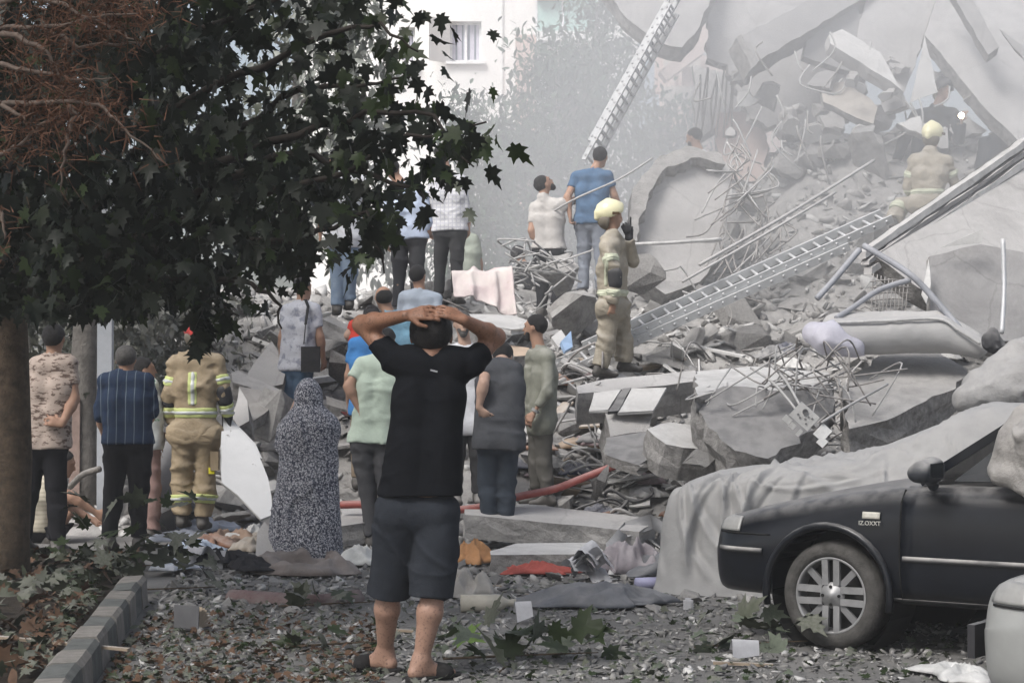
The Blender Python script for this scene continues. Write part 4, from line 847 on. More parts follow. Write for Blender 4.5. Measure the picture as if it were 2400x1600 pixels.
        for (jn, j2, t, wd, kind) in suit.get('limb', []):
            a_, b_ = J[jn], J[j2]; dv = nrm(b_ - a_); c_ = a_ + (b_ - a_) * t
            fn = fj if kind == 'arm' else fp; gr = .032 if kind == 'arm' else el + .008
            def lim(S, ee, jn=jn, kind=kind):
                sd = jn[-1]
                if kind == 'arm':
                    (arm_up if jn[:2] == 'sh' else arm_lo)(S, sd, ee)
                else: (leg_lo if jn[:2] == 'kn' else leg_up)(S, sd, ee + .010)
            for nm, mm, q0, q1, gg in (('lime_band', lm, 0, 1, 0), ('reflective_stripe', rm, .3, .7, .006)):
                S = SDF(lo, hi, h); lim(S, gr + gg); S.folds(.034, 6, 6, 11 if kind == 'arm' else 10, seed=fx * .37)
                S.plane(dv, c_ + dv * wd * q1); S.plane(-dv, c_ + dv * wd * q0)
                if (S.f < 0).any(): link(nm, S.mesh(nm), mm, root, True)
        if suit.get('elbow'):
            for sd in suit['elbow']: part('elbow_patch', GLOVE, lambda S: S.cone(J['el' + sd] + (J['sh' + sd] - J['el' + sd]) * .12, J['el' + sd] + (J['wr' + sd] - J['el' + sd]) * .22, .076 * s, .072 * s, .02), None, .01)
    if gloves:
        for sd in gloves:
            S = SDF(J['wr' + sd] - .24, J['wr' + sd] + .24, min(h, .0125)); hand(S, sd, .0135); S.cone(J['wr' + sd] - nrm(J['wr' + sd] - J['el' + sd]) * .06, J['wr' + sd], .05, .04, .02); link('glove', S.mesh('glove'), GLOVE, root, True)
    if shoes is not None:
        for sd in 'LR':
            a = J['an' + sd]; S = SDF(a - .30, a + .30, .0155 if h > .01 else .012); foot(S, sd, .010); S.plane((0, 0, 1), a + up * .05); S.plane((0, 0, -1), a - up * .094 * s)
            link('shoe', S.mesh('shoe'), shoes, root, True)
    if helmet is not None:
        def fh(S):
            S.ell(hd + hu * .045 - hf * .005, (.125, .150, .130), (hr, hf, hu), .01, cut=[(nrm(-hu * .92 + hf * .42), .055), (nrm(hf - hu * .6), .098)])
            S.cone(hd + hu * .02 - hf * .13 , hd - hu * .02 - hf * .15, .05, .03, .04)
            S.cone(hd + hu * .120 + hf * .11, hd + hu * .152 - hf * .03, .022, .026, .03); S.cone(hd + hu * .152 - hf * .03, hd + hu * .10 - hf * .125, .026, .022, .03)
            S.ell(hd - hu * .03 + hf * .02, (.105, .125, .14), (hr, hf, hu), 0, op='sub', cut=[])
        hm = part('helmet', helmet, fh, .011, lo_=hd - .26, hi_=hd + .26)
        for q2 in (-1, 1):
            mb = MB(); c = Vector((hd + hr * q2 * .128 + hu * .02 + hf * .02).tolist()); A = Matrix((Vector(hr.tolist()), Vector(hf.tolist()), Vector(hu.tolist()))).transposed()
            mb.box(c, (.014, .075, .028), A); mb.build('helmet_clip', mat('helmet_clip', (.10, .06, .03), rough=.5), root)
        S = SDF(hd - .26, hd + .26, .011)
        S.ell(hd - hu * .045 - hf * .03, (.108, .112, .10), (hr, hf, hu), .01, cut=[(nrm(hf), -.01), (nrm(hu), .06)])
        link('neck_guard', S.mesh('neck_guard'), mat('neck_guard', (.16, .14, .11), var=.2, dust=.3), root, True)
    if special and special.get('after'): special['after'](root, J, dict(fw=fw, rt=rt, up=up, s=s, part=part, k=k, base=base))
    return root, J
# ---------------------------------------------------------------- the man with his hands on his head
T_BLACK = cloth_mat('black_tshirt', (.008, .009, .0115), var=.2, bump=.2, bscale=14)
T_SHORTS = cloth_mat('charcoal_shorts', (.030, .034, .042), var=.15, bump=.3, bscale=12)
M_SANDAL = mat('black_rubber', (.018, .017, .017), rough=.8, var=.3, scale=30, bump=.4, bscale=120)
def man_after(root, J, q):
    for sd, fd in (('L', nrm((-.80, .60, 0))), ('R', nrm((.80, .60, 0)))):
        a = J['an' + sd]; z0 = a[2] - .09; side = np.cross(fd, v3(0, 0, 1))
        S = SDF(a - .32, a + .32, .0075)
        he = v3(*(a - fd * .055)); he[2] = z0 + .004; to = v3(*(a + fd * .185)); to[2] = z0 + .004
        S.cone(he, to, .046, .056, .01); S.plane((0, 0, 1), v3(0, 0, z0 + .022)); S.plane((0, 0, -1), v3(0, 0, z0 - .012))
        sand = link('sandal', S.mesh('sandal'), M_SANDAL, root, True)
        S = SDF(a - .32, a + .32, .0075)
        c = a + fd * .105; c[2] = z0 + .03
        S.cone(c - side * .045, c + side * .045, .05, .05, .01); S.plane(fd, c + fd * .045); S.plane(-fd, c - fd * .045); S.plane((0, 0, -1), v3(0, 0, z0 + .012))
        link('sandal_strap', S.mesh('sandal_strap'), M_SANDAL, sand, True)
    n = J['neck']; mb = MB()
    mb.box((n[0] + .012, n[1] - .088, n[2] - .035), (.035, .004, .008), Matrix.Rotation(.25, 3, 'Y'))
    mb.build('shirt_tag', mat('pale_tag', (.4, .4, .42)), root)
MAN, MJ = person('barefoot man in black tshirt and dark shorts, hands clasped on his head, seen from behind', 950, 1590, 9.66, 1.76, 0.0,
    dict(head=(1011, 787, .03), neck=(1013, 852, -.01), chest=(1006, 930, 0), waist=(994, 1050, 0), shL=(927, 846, 0), shR=(1101, 851, 0), elL=(848, 760, .13), elR=(1163, 790, .15),
         wrL=(950, 740, -.10), wrR=(1088, 750, -.09), hipL=(937, 1200, 0), hipR=(1022, 1202, 0), knL=(911, 1375, .10), knR=(1018, 1378, .0), anL=(903, 1528, .22), anR=(987, 1548, -.02)),
    top=T_BLACK, legs=T_SHORTS, h=.0068, skin=SKIN_DARK, sleeve=.44, hem=.085, leg_end=.06, loose=.005, cw=.85, legs_loose=.022, shoes=None, thick=.92, hs=1.18, flare=.026, fold=.8,
    hands=dict(L=dict(dir=(.97, -.02, .16), palm=(0, .75, -.6), thumb=(.2, -.3, -1), curl=.22), R=dict(dir=(-.88, .02, .40), palm=(0, .6, -.8), thumb=(-.2, .2, .9), curl=.30)),
    feet=dict(L=nrm((-.80, .60, 0)), R=nrm((.80, .60, 0))), special=dict(after=man_after))
# ---------------------------------------------------------------- everyone else
T_TAN = cloth_mat('tan_print_shirt', (.46, .38, .33), pattern=pat_blots((.14, .10, .085), 13, .53, (1, 1, 2.6)))
person('man in tan blotch-print tshirt and black trousers, hand on hip, next to the tree trunk', 112, 1295, 16.1, 1.80, 12,
    dict(head=(127, 795, .02), shL=(88, 856, .02), shR=(163, 852, -.02), elR=(174, 935, -.06), wrR=(146, 995, -.17), elL=(66, 940, .05), wrL=(72, 1020, .12), hipL=(82, 1045, 0), hipR=(128, 1045, 0), knL=(68, 1160, .02), anL=(58, 1268, 0), knR=(134, 1165, .02), anR=(136, 1272, 0)),
    top=T_TAN, legs=LEGS_BLACK, sleeve=.60, hem=-.02, hands=dict(R=dict(dir=(-.9, -.1, .3), palm=(0, .9, -.2), curl=.4)))
T_STRIPE = cloth_mat('navy_pinstripe_shirt', (.028, .042, .075), pattern=pat_stripes((.11, .14, .17), 13.5, .10))
person('balding man in navy pinstripe shirt and black trousers with arms folded in front', 300, 1295, 16.8, 1.76, 0,
    dict(head=(296, 843, .03), shL=(248, 893, 0), shR=(344, 893, 0), elL=(236, 975, .02), wrL=(250, 1035, .2), elR=(358, 965, .02), wrR=(330, 1015, .22), hipL=(278, 1040, 0), hipR=(324, 1040, 0), knL=(266, 1150, .02), anL=(258, 1265, 0), knR=(326, 1150, .02), anR=(326, 1268, 0)),
    top=T_STRIPE, legs=LEGS_BLACK, sleeve=1.12, hem=-.0, hair=HAIR_G, girth=1.08, skin=SKIN, legs_loose=.026)
T_WHITE = cloth_mat('white_cotton', (.62, .63, .66))
T_WG = cloth_mat('white_shirt_green_trim', (.55, .57, .56), pattern=pat_blots((.08, .28, .12), 5, .58))
person('person in white and green shirt half hidden behind the pinstripe shirt', 352, 1265, 17.9, 1.70, 75,
    dict(head=(338, 868, .02), shL=(340, 905, .12), shR=(352, 905, -.1), elR=(347, 985, -.1), wrR=(380, 1018, .02), hipL=(345, 1040, .07), hipR=(350, 1040, -.08), anR=(358, 1245, -.05)),
    top=T_WG, legs=cloth_mat('dusty_pink_trousers', (.30, .20, .18)), hem=-.05, hands=dict(R=dict(dir=(.9, 0, -.2))))
T_CREAM = cloth_mat('cream_ribbed_shirt', (.46, .42, .34), pattern=pat_stripes((.36, .33, .26), 26, .4, 'Z'))
person('man in cream shirt squatting and reaching forward behind the tan print shirt', 118, 1285, 17.6, 1.74, 88,
    dict(head=(150, 1085, .03), neck=(128, 1112, .03), shL=(120, 1130, .16), shR=(118, 1135, -.12), chest=(104, 1165, 0), waist=(90, 1200, 0), hipL=(92, 1238, .09), hipR=(92, 1238, -.09), elR=(170, 1165, -.16), wrR=(222, 1198, -.1), elL=(160, 1185, .2), wrL=(215, 1215, .12),
         knL=(168, 1200, .12), knR=(160, 1205, -.14), anL=(128, 1262, .1), anR=(118, 1265, -.12)),
    top=T_CREAM, legs=LEGS_BLACK, hem=-.02, hands=dict(R=dict(dir=(.75, .1, -.5))), pitch=-20)
def ff_left_after(root, J, q):
    mb = MB(); kn, an = J['knR'], J['anR']; hp = J['hipR']
    c = hp * .42 + kn * .58; mb.box((c[0] + .085, c[1] - .06, c[2]), (.07, .10, .17)); mb.build('cargo_pocket', KHAKI, root)
    mb = MB(); c = kn * .8 + hp * .2; mb.box((c[0] + .06, c[1] - .10, c[2] + .0), (.05, .012, .055)); mb.build('yellow_tag', mat('yellow_tag', (.75, .68, .03)), root)
person('firefighter with red helmet and khaki turnout suit with lime stripes, standing with his back turned', 455, 1238, 17.8, 1.78, 4,
    dict(head=(462, 778, .03), shL=(414, 852, 0), shR=(506, 850, 0), elL=(400, 930, .0), wrL=(400, 985, .10), elR=(525, 925, -.02), wrR=(536, 978, .04), hipL=(434, 1018, 0), hipR=(486, 1018, 0), knL=(427, 1120, .03), anL=(428, 1212, 0), knR=(484, 1122, .03), anR=(476, 1216, 0)),
    suit=dict(mat=KHAKI, waist=[(.985, .10)], vert=[(-.035, .05, 1.10, 1.40, 1)], limb=[('shR', 'elR', .40, .09, 'arm'), ('shL', 'elL', .40, .09, 'arm'), ('elR', 'wrR', .40, .09, 'arm'), ('knL', 'anL', .42, .08, 'leg'), ('knR', 'anR', .38, .08, 'leg')], elbow='LR'),
    gloves='LR', helmet=HELM_R, hair=HAIR, shoes=SHOE, special=dict(after=ff_left_after))
T_TIE = cloth_mat('grey_tiedye_shirt', (.56, .57, .62), pattern=pat_blots((.27, .28, .34), 9, .50, (1, 1, 1), .12))
BAGMAN, BJ = person('man in grey tie-dye tshirt and blue jeans carrying a black shoulder bag', 690, 1042, 20.4, 1.74, 38,
    dict(head=(710, 676, .03), shL=(676, 728, .05), shR=(735, 726, -.05), elR=(750, 790, -.08), wrR=(757, 838, -.02), elL=(662, 790, .05), wrL=(660, 850, .1), hipL=(680, 865, .03), hipR=(712, 865, -.03), knL=(672, 955, .02), anL=(664, 1025, 0), knR=(700, 955, .05), anR=(698, 1022, .05)),
    top=T_TIE, legs=JEANS, hem=-.02, sleeve=.66)
mb = MB(); k_ = 20.4 / F; bl = at(728, 842, 20.22)
mb.box((0, 0, 0), (.19, .07, .26)); mb.box((0, -.038, .05), (.175, .01, .15)); bg_ = empty('shoulder_bag', bl, 'black shoulder bag hanging at the hip of the tie-dye shirt man', 'bag')
mb.build('bag_body', mat('black_canvas', (.03, .03, .032), var=.3, scale=20, bump=.3), bg_)
st = MB(); pp = [at(x, y, dd) - bl for x, y, dd in ((712, 806, 20.22), (716, 760, 20.20), (722, 718, 20.24), (716, 702, 20.33), (704, 708, 20.5), (700, 760, 20.58), (718, 812, 20.42))]
for a_, b_ in zip(pp, pp[1:]): st.bar(a_, b_, .03, .008)
st.build('strap', mat('black_canvas'), bg_)
# woman in a patterned chador
CHADOR = cloth_mat('floral_chador', (.055, .06, .085), pattern=pat_flowers((.50, .50, .53), 48), var=.2, bump=.15)
def chador_woman():
    d = 15.85; fx, fy = 728, 1318; base = at(fx, fy, d); k = d / F
    root = empty('person', base, 'woman wrapped in a floral patterned chador, one hand raised to her face', 'person')
    L = lambda px, py, y=0.0: v3((px - fx) * k, y, (fy - py) * k)
    lo, hi = v3(-.45, -.42, -.02), v3(.45, .42, 1.62)
    B = SDF(lo, hi, .0135)
    B.ell(L(722, 925, .03), (.078, .095, .115), None, .02); B.cone(L(722, 945), L(724, 985), .05, .07, .03); B.cone(L(690, 1010, .02), L(765, 1010, .02), .09, .09, .04)
    B.cone(L(725, 1010), L(735, 1170), .13, .14, .05)
    for x in (710, 750): B.cone(L(x, 1170), L(x, 1300, .02), .09, .05, .04); B.cone(L(x, 1303, .02), L(x - 5, 1305, .14), .04, .03, .02)
    B.cone(L(690, 1010, .05), L(662, 1020, .20), .05, .04, .03); B.cone(L(662, 1020, .20), L(690, 945, .17), .04, .03, .02)
    for q in range(4): B.cone(L(688 + q * 2, 940, .17 + q * .012), L(692 + q * 3, 915, .15 + q * .012), .012, .011, .008)
    link('body', B.mesh('body'), SKIN_PALE, root, True)
    S = SDF(lo, hi, .0125)
    S.ell(L(722, 925, .02), (.105, .125, .145), None, .05)
    S.cone(L(722, 930), L(725, 1000), .10, .13, .09)
    S.cone(L(695, 1000, .03), L(765, 1005, .0), .125, .125, .09)
    S.cone(L(678, 1010, .06), L(668, 1040, .12), .10, .10, .07)
    for x, y, z, ra, rb in ((700, 1312, .03, .15, .20), (758, 1316, -.02, .15, .17), (728, 1316, -.05, .17, .18), (690, 1250, .08, .14, .20)): S.cone(L(728 + (x - 728) * .55, 1010), L(x, y, z), ra, rb, .10)
    S.folds(.034, 9, 9, 2.2, 4.0); S.plane((0, 0, -1), v3(0, 0, .03))
    S.ell(L(712, 928, .17), (.07, .09, .10), None, 0, op='sub')
    link('chador', S.mesh('chador'), CHADOR, root, True)
chador_woman()
person('man in mint green tshirt and grey trousers with elbow out, beside the clasped-hands man', 880, 1286, 17.0, 1.74, 18,
    dict(head=(905, 800, .10), shL=(850, 855, .03), shR=(932, 858, -.02), elL=(817, 905, -.05), wrL=(838, 952, -.06), hipL=(852, 1035, .02), hipR=(900, 1035, 0), knL=(862, 1150, .04), anL=(872, 1262, .02), anR=(915, 1262, 0)),
    top=cloth_mat('mint_tshirt', (.44, .52, .44)), legs=LEGS_GREY, sleeve=.66, hem=.0, girth=1.05, hands=dict(L=dict(dir=(.4, .1, -.8), curl=.7)))
BLUEMAN, QJ = person('man in bright blue tshirt and tan trousers holding a dark phone', 848, 1145, 18.8, 1.70, 8,
    dict(head=(872, 752, .03), shL=(833, 806, .02), shR=(905, 806, 0), elL=(818, 880, .04), wrL=(818, 945, .16), hipL=(846, 962, 0), hipR=(890, 962, 0), anL=(838, 1125, 0), knL=(842, 1045, .03)),
    top=cloth_mat('bright_blue_tshirt', (.06, .20, .46)), legs=cloth_mat('tan_trousers', (.24, .19, .14)), hem=-.05)
mb = MB(); pl = at(814, 972, 18.93); mb.box((0, 0, 0), (.08, .15, .012)); ph = mb.build('mobile_phone', mat('phone_black', (.02, .02, .024), rough=.25, spec=.5)); ph.location = pl; ph.rotation_euler = (.3, .1, .5)
tag(ph, 'dark mobile phone in the hand of the bright blue tshirt man', 'phone')
person('person in red tshirt bending behind the bright blue tshirt', 850, 1075, 20.0, 1.66, 20,
    dict(head=(872, 742, .2), neck=(858, 748, .12), shL=(830, 764, .03), shR=(892, 764, 0), elL=(816, 786, .03), wrL=(842, 812, .16), hipL=(845, 880, 0), hipR=(885, 880, 0), anL=(845, 1055, 0)),
    top=cloth_mat('red_tshirt', (.52, .06, .045)), legs=LEGS_DGREY, skin=SKIN_PALE)
person('bald man in teal shirt seen above the clasped elbow', 930, 1092, 19.0, 1.72, -20,
    dict(head=(898, 698, .03), shL=(900, 760, .02), shR=(985, 758, 0), elL=(890, 840, .0), hipL=(920, 905, 0), hipR=(965, 905, 0), neck=(912, 735, .01)),
    top=cloth_mat('teal_shirt', (.16, .30, .40)), legs=LEGS_GREY, bald=True, hair=HAIR, skin=SKIN)
person('man in pale grey-blue shirt with short dark hair below the pink blanket', 985, 1020, 20.6, 1.72, 25,
    dict(head=(980, 648, .02), shL=(950, 698, .03), shR=(1022, 700, -.02), hipL=(965, 840, .0), hipR=(1010, 840, 0)),
    top=cloth_mat('grey_blue_shirt', (.36, .41, .48)), legs=LEGS_DGREY, sleeve=1.5)
person('grey-haired bearded man in white shirt facing the street beside the clasped head', 1095, 1182, 18.3, 1.72, 172,
    dict(head=(1084, 760, .0), shR=(1046, 828, 0), shL=(1138, 828, 0), hipR=(1072, 995, 0), hipL=(1112, 995, 0)),
    top=T_WHITE, legs=LEGS_DGREY, hair=HAIR_G, beard=HAIR_G, skin=SKIN_PALE, eyes=True)
T_DG = cloth_mat('charcoal_tshirt', (.075, .078, .086))
person('man in charcoal tshirt and dark jeans bent forward with a hand on his hip', 1168, 1246, 16.9, 1.80, 14,
    dict(head=(1178, 838, .34), neck=(1176, 850, .24), shL=(1140, 866, .12), shR=(1208, 868, .10), chest=(1172, 905, .08), waist=(1168, 975, .0), elL=(1133, 900, -.12), wrL=(1122, 955, -.12), elR=(1216, 950, .1), wrR=(1210, 1010, .2), hipL=(1148, 1035, -.02), hipR=(1190, 1035, -.02), knL=(1142, 1130, .04), anL=(1148, 1226, .0), knR=(1188, 1130, .04), anR=(1186, 1226, 0)),
    top=T_DG, legs=cloth_mat('dark_jeans', (.045, .055, .07)), sleeve=.5, hem=-.06, skin=SKIN_PALE, girth=1.12, pitch=-40, hands=dict(L=dict(dir=(.55, -.05, -.55), palm=(.3, .8, .3), curl=.3)))
T_OLIVE = cloth_mat('olive_work_shirt', (.235, .24, .20), var=.2, dust=.3)
def olive_after(root, J, q):
    mb = MB(); w_ = J['wrL']; a = nrm(J['wrL'] - J['elL']); z = Vector(a.tolist()); M = z.to_track_quat('Z', 'Y').to_matrix().to_4x4(); M.translation = Vector((w_ - a * .02).tolist())
    mb.lathe([(.034, -.012), (.038, -.012), (.038, .012), (.034, .012)], 12, M); mb.build('wristwatch', mat('watch_steel', (.5, .5, .5), metal=.6, rough=.3), root)
person('bearded man in olive long-sleeved shirt and dark trousers turned to his right', 1275, 1184, 18.4, 1.76, -62,
    dict(head=(1254, 768, .0), shL=(1284, 838, -.16), shR=(1250, 836, .13), elL=(1284, 918, -.25), wrL=(1252, 966, -.24), elR=(1240, 915, .16), wrR=(1232, 965, .14), hipL=(1272, 985, -.06), hipR=(1265, 985, .08), knL=(1276, 1080, -.05), knR=(1258, 1085, .10), anL=(1286, 1164, -.06), anR=(1262, 1160, .12)),
    top=T_OLIVE, legs=cloth_mat('dusty_grey_trousers', (.10, .095, .085), dust=.2), sleeve=1.75, hem=-.14, beard=HAIR, eyes=True, loose=.013, girth=.95, special=dict(after=olive_after, face_yaw=-72))
def radio(root, J, q):
    mb = MB(); c = J['wrL'] + v3(.02, 0, .06); mb.box(c, (.05, .035, .12)); mb.tube([c + v3(0, 0, .05), c + v3(0, 0, .16)], .008); mb.build('radio_handset', GLOVE, root)
person('firefighter in cream helmet standing on the rubble speaking into a radio', 1438, 878, 20.5, 1.80, 72,
    dict(head=(1432, 506, .0), shR=(1424, 580, -.17), shL=(1448, 578, .14), elR=(1444, 650, -.27), wrR=(1436, 712, -.24), elL=(1484, 612, .18), wrL=(1474, 558, .06), hipR=(1428, 725, -.09), hipL=(1442, 725, .08), knR=(1420, 800, -.10), anR=(1405, 862, -.12), knL=(1465, 795, .10), anL=(1462, 850, .12)),
    suit=dict(mat=KHAKI_D, tape=REFLD, lime=REFLD, waist=[(.80, .07)], vert=[(-.105, -.065, .90, 1.24, 1)], limb=[('shR', 'elR', .30, .08, 'arm'), ('elR', 'wrR', .45, .07, 'arm')], elbow='R'),
    gloves='L', helmet=HELM_C, hair=HAIR, special=dict(after=radio, face_yaw=78))
person('man in blue tshirt and grey jeans on the rubble under the raised ladder', 1388, 700, 23.0, 1.74, 22,
    dict(head=(1408, 368, .02), shL=(1352, 415, .02), shR=(1424, 412, -.04), elL=(1330, 462, -.04), wrL=(1336, 505, -.06), elR=(1440, 458, -.02), wrR=(1452, 502, .06), hipL=(1368, 525, .02), hipR=(1404, 525, -.02)),
    top=cloth_mat('denim_blue_tshirt', (.085, .145, .235)), legs=cloth_mat('grey_jeans', (.22, .24, .28)), sleeve=.55, hem=-.0, curl=1.0)
person('man in beige tshirt on the rubble looking up, one arm stretched out', 1288, 745, 23.0, 1.70, 40,
    dict(head=(1276, 432, .02), neck=(1272, 462, 0), shL=(1252, 488, .04), shR=(1316, 480, -.04), elL=(1246, 540, -.03), wrL=(1262, 585, .02), elR=(1345, 470, .10), wrR=(1380, 455, .2), hipL=(1268, 588, .02), hipR=(1304, 588, -.02), knL=(1272, 660, .08), knR=(1312, 655, .08)),
    top=cloth_mat('beige_tshirt', (.47, .45, .43)), legs=LEGS_BLACK, sleeve=.7, hem=.02, pitch=38, special=dict(face_yaw=72), eyes=True, beard=HAIR)
person('man in light blue shirt and grey trousers standing high on the rubble behind the leaves', 955, 745, 22.0, 1.74, 12,
    dict(head=(918, 398, .03), neck=(938, 428, 0), shL=(915, 462, .02), shR=(992, 462, -.02), elR=(1003, 520, -.05), wrR=(996, 565, .0), hipL=(938, 560, .02), hipR=(978, 560, -.02)),
    top=cloth_mat('light_blue_shirt', (.50, .57, .70)), legs=LEGS_GREY, sleeve=1.4, hem=-.0, girth=1.08)
person('man in white checked shirt and dark trousers standing high on the rubble', 1050, 712, 22.8, 1.76, 20,
    dict(head=(1036, 362, .02), shL=(1022, 425, .02), shR=(1078, 422, -.03), elR=(1090, 485, -.04), wrR=(1096, 530, .0), hipL=(1038, 545, .02), hipR=(1072, 545, -.02)),
    top=cloth_mat('white_check_shirt', (.60, .60, .61), pattern=pat_check((.46, .46, .50), 22, .3)), legs=LEGS_DGREY, sleeve=1.8, hem=.02)
person('person in sage green shirt sitting behind the white checked shirt', 1098, 705, 24.6, 1.66, 30,
    dict(head=(1090, 520, .05), shL=(1072, 562, .02), shR=(1112, 565, -.03), elR=(1122, 610, -.02), wrR=(1128, 645, .05), hipL=(1080, 655, .02), hipR=(1106, 655, 0), knL=(1100, 660, .35), knR=(1120, 660, .3), anL=(1100, 700, .4), anR=(1120, 700, .35)),
    top=cloth_mat('sage_shirt', (.30, .33, .28)), legs=LEGS_DGREY, sleeve=.8, h=.015)
person('person in pale jeans and dusty boots on the grey rubble beneath the leaves', 806, 738, 21.4, 1.76, -8,
    dict(head=(790, 372, .03), hipL=(790, 560, .02), hipR=(822, 560, -.02), knL=(792, 648, .03), anL=(790, 718, 0), knR=(820, 640, .0), anR=(818, 706, .05)),
    top=T_WHITE, legs=JEANS_L, sleeve=.6)
person('dark-haired person in black crouching behind the rebar beside the beige tshirt man', 1232, 690, 24.0, 1.66, 40,
    dict(head=(1216, 598, .1), neck=(1226, 620, .06), shL=(1222, 636, .1), shR=(1262, 632, -.05), hipL=(1250, 668, 0), hipR=(1275, 668, -.05), elL=(1215, 660, .16), wrL=(1220, 680, .25), elR=(1262, 665, .0), wrR=(1250, 680, .2), knL=(1225, 660, .3), knR=(1252, 660, .2), anL=(1235, 685, .25), anR=(1255, 685, .2)),
    top=cloth_mat('black_shirt', (.025, .025, .027)), legs=LEGS_BLACK, sleeve=1.6, h=.015)
person('bearded man in white shirt looking out from behind the round-edged slab', 1640, 622, 25.4, 1.74, -50,
    dict(head=(1627, 322, .0), shL=(1662, 372, -.08), shR=(1632, 374, .1)), top=T_WHITE, legs=LEGS_DGREY, beard=HAIR, eyes=True, special=dict(face_yaw=-60), pitch=-12)
person('firefighter in pale helmet and striped turnout suit climbing the slope by the diagonal slab', 2165, 540, 23.6, 1.80, 35,
    dict(head=(2188, 318, .08), neck=(2182, 355, .04), shL=(2148, 378, .05), shR=(2222, 378, -.02), elL=(2130, 440, .1), wrL=(2150, 470, .3), elR=(2240, 430, .05), wrR=(2235, 470, .3), hipL=(2150, 478, .0), hipR=(2192, 478, -.02), knL=(2118, 470, .22), anL=(2096, 520, .05), knR=(2190, 520, .2), anR=(2180, 560, .1)),
    suit=dict(mat=KHAKI_D, tape=REFLD, lime=REFLD, waist=[(.42, .07)], limb=[('knL', 'anL', .25, .10, 'leg'), ('shL', 'elL', .4, .08, 'arm'), ('shR', 'elR', .4, .08, 'arm'), ('elL', 'wrL', .4, .08, 'arm')]),
    helmet=HELM_C, gloves='LR', h=.015)
NAVY = cloth_mat('dark_navy_jacket', (.03, .034, .042))
person('dark-clothed rescuer standing above the pale helmet firefighter in the dust', 2175, 560, 25.6, 1.82, 150,
    dict(head=(2212, 212, 0), shR=(2150, 272, 0), shL=(2232, 268, 0), elR=(2120, 330, -.05), wrR=(2100, 385, -.15), elL=(2250, 325, -.1), wrL=(2256, 285, -.2)), top=NAVY, legs=LEGS_BLACK, sleeve=1.9, loose=.03, girth=1.2, h=.015, helmet=HELM_D)
person('dark-clothed rescuer bending at the edge of the diagonal slab', 2330, 560, 25.4, 1.78, 120,
    dict(head=(2342, 282, -.05), shR=(2312, 335, -.1), shL=(2368, 338, .1), elR=(2300, 390, -.15), wrR=(2320, 430, -.2)), top=NAVY, legs=LEGS_BLACK, sleeve=1.9, loose=.03, girth=1.15, h=.015, helmet=HELM_D)
# ---------------------------------------------------------------- things on the pile
def blob(name, label, cat, cones, m, h=.025, fold=.03, ff=(5, 5, 5), seed=0.0, group=None, cuts=()):
    """soft body through (a, b, ra, rb) cones given as (px,py,d) points"""
    P = [(at(*a), at(*b), ra, rb) for a, b, ra, rb in cones]; c = P[0][0]
    pts = np.array([list(q - c) for a, b, _, _ in P for q in (a, b)]); rm = max(max(ra, rb) for _, _, ra, rb in P) + .12
    S = SDF(pts.min(0) - rm, pts.max(0) + rm, h)
    for a, b, ra, rb in P: S.cone(a - c, b - c, ra, rb, .05)
    if fold: S.folds(fold, *ff, seed=seed)
    for n, q in cuts: S.plane(n, np.array(at(*q) - c))
    o = link(name, S.mesh(name), m, None, True); o.location = c
    return tag(o, label, cat, group)
M_MATT = mat('dusty_white_vinyl', (.40, .395, .39), rough=.6, var=.12, scale=3, bump=.15, dust=.5)
blob('mattress', 'long white padded mattress lying across the right side of the pile', 'mattress', [((1960, 790, 18.0), (2200, 782, 18.0), .17, .17), ((1965, 775, 18.25), (2200, 768, 18.25), .17, .16), ((2200, 782, 18.0), (2290, 815, 17.9), .165, .10), ((2200, 768, 18.25), (2280, 800, 18.1), .15, .10)], M_MATT, .028, .014)
wire('mattress_piping', 'pale piping edge along the top of the white mattress', [(1960, 756, 17.85), (2080, 752, 17.85), (2200, 748, 17.85), (2250, 776, 17.8), (2298, 806, 17.75)], .014, M_WHITE, 'piping', n=6)
blob('plastic_sack', 'pale lilac plastic sack at the end of the white mattress', 'sack', [((1905, 780, 17.9), (1945, 790, 17.85), .10, .15), ((1940, 800, 17.8), (2000, 815, 17.8), .13, .10)], mat('lilac_plastic', (.50, .49, .55), rough=.5, var=.12, bump=.3, bscale=12), .025, .06)
blob('cloth_sack', 'big bulging white sack at the right edge above the covered car', 'sack', [((2265, 935, 16.3), (2400, 900, 16.3), .12, .22), ((2300, 905, 16.4), (2430, 860, 16.5), .15, .22), ((2340, 870, 16.5), (2460, 815, 16.6), .14, .20)], mat('dusty_sackcloth', (.34, .335, .33), var=.2, scale=6, bump=.5, bscale=22, dust=.4), .024, .06, (6, 6, 6))
blob('dark_bundle', 'dark tangled bundle beside the end of the white mattress', 'bundle', [((2325, 800, 17.6), (2345, 815, 17.6), .10, .08)], M_DARK, .02, .14, (14, 14, 14))
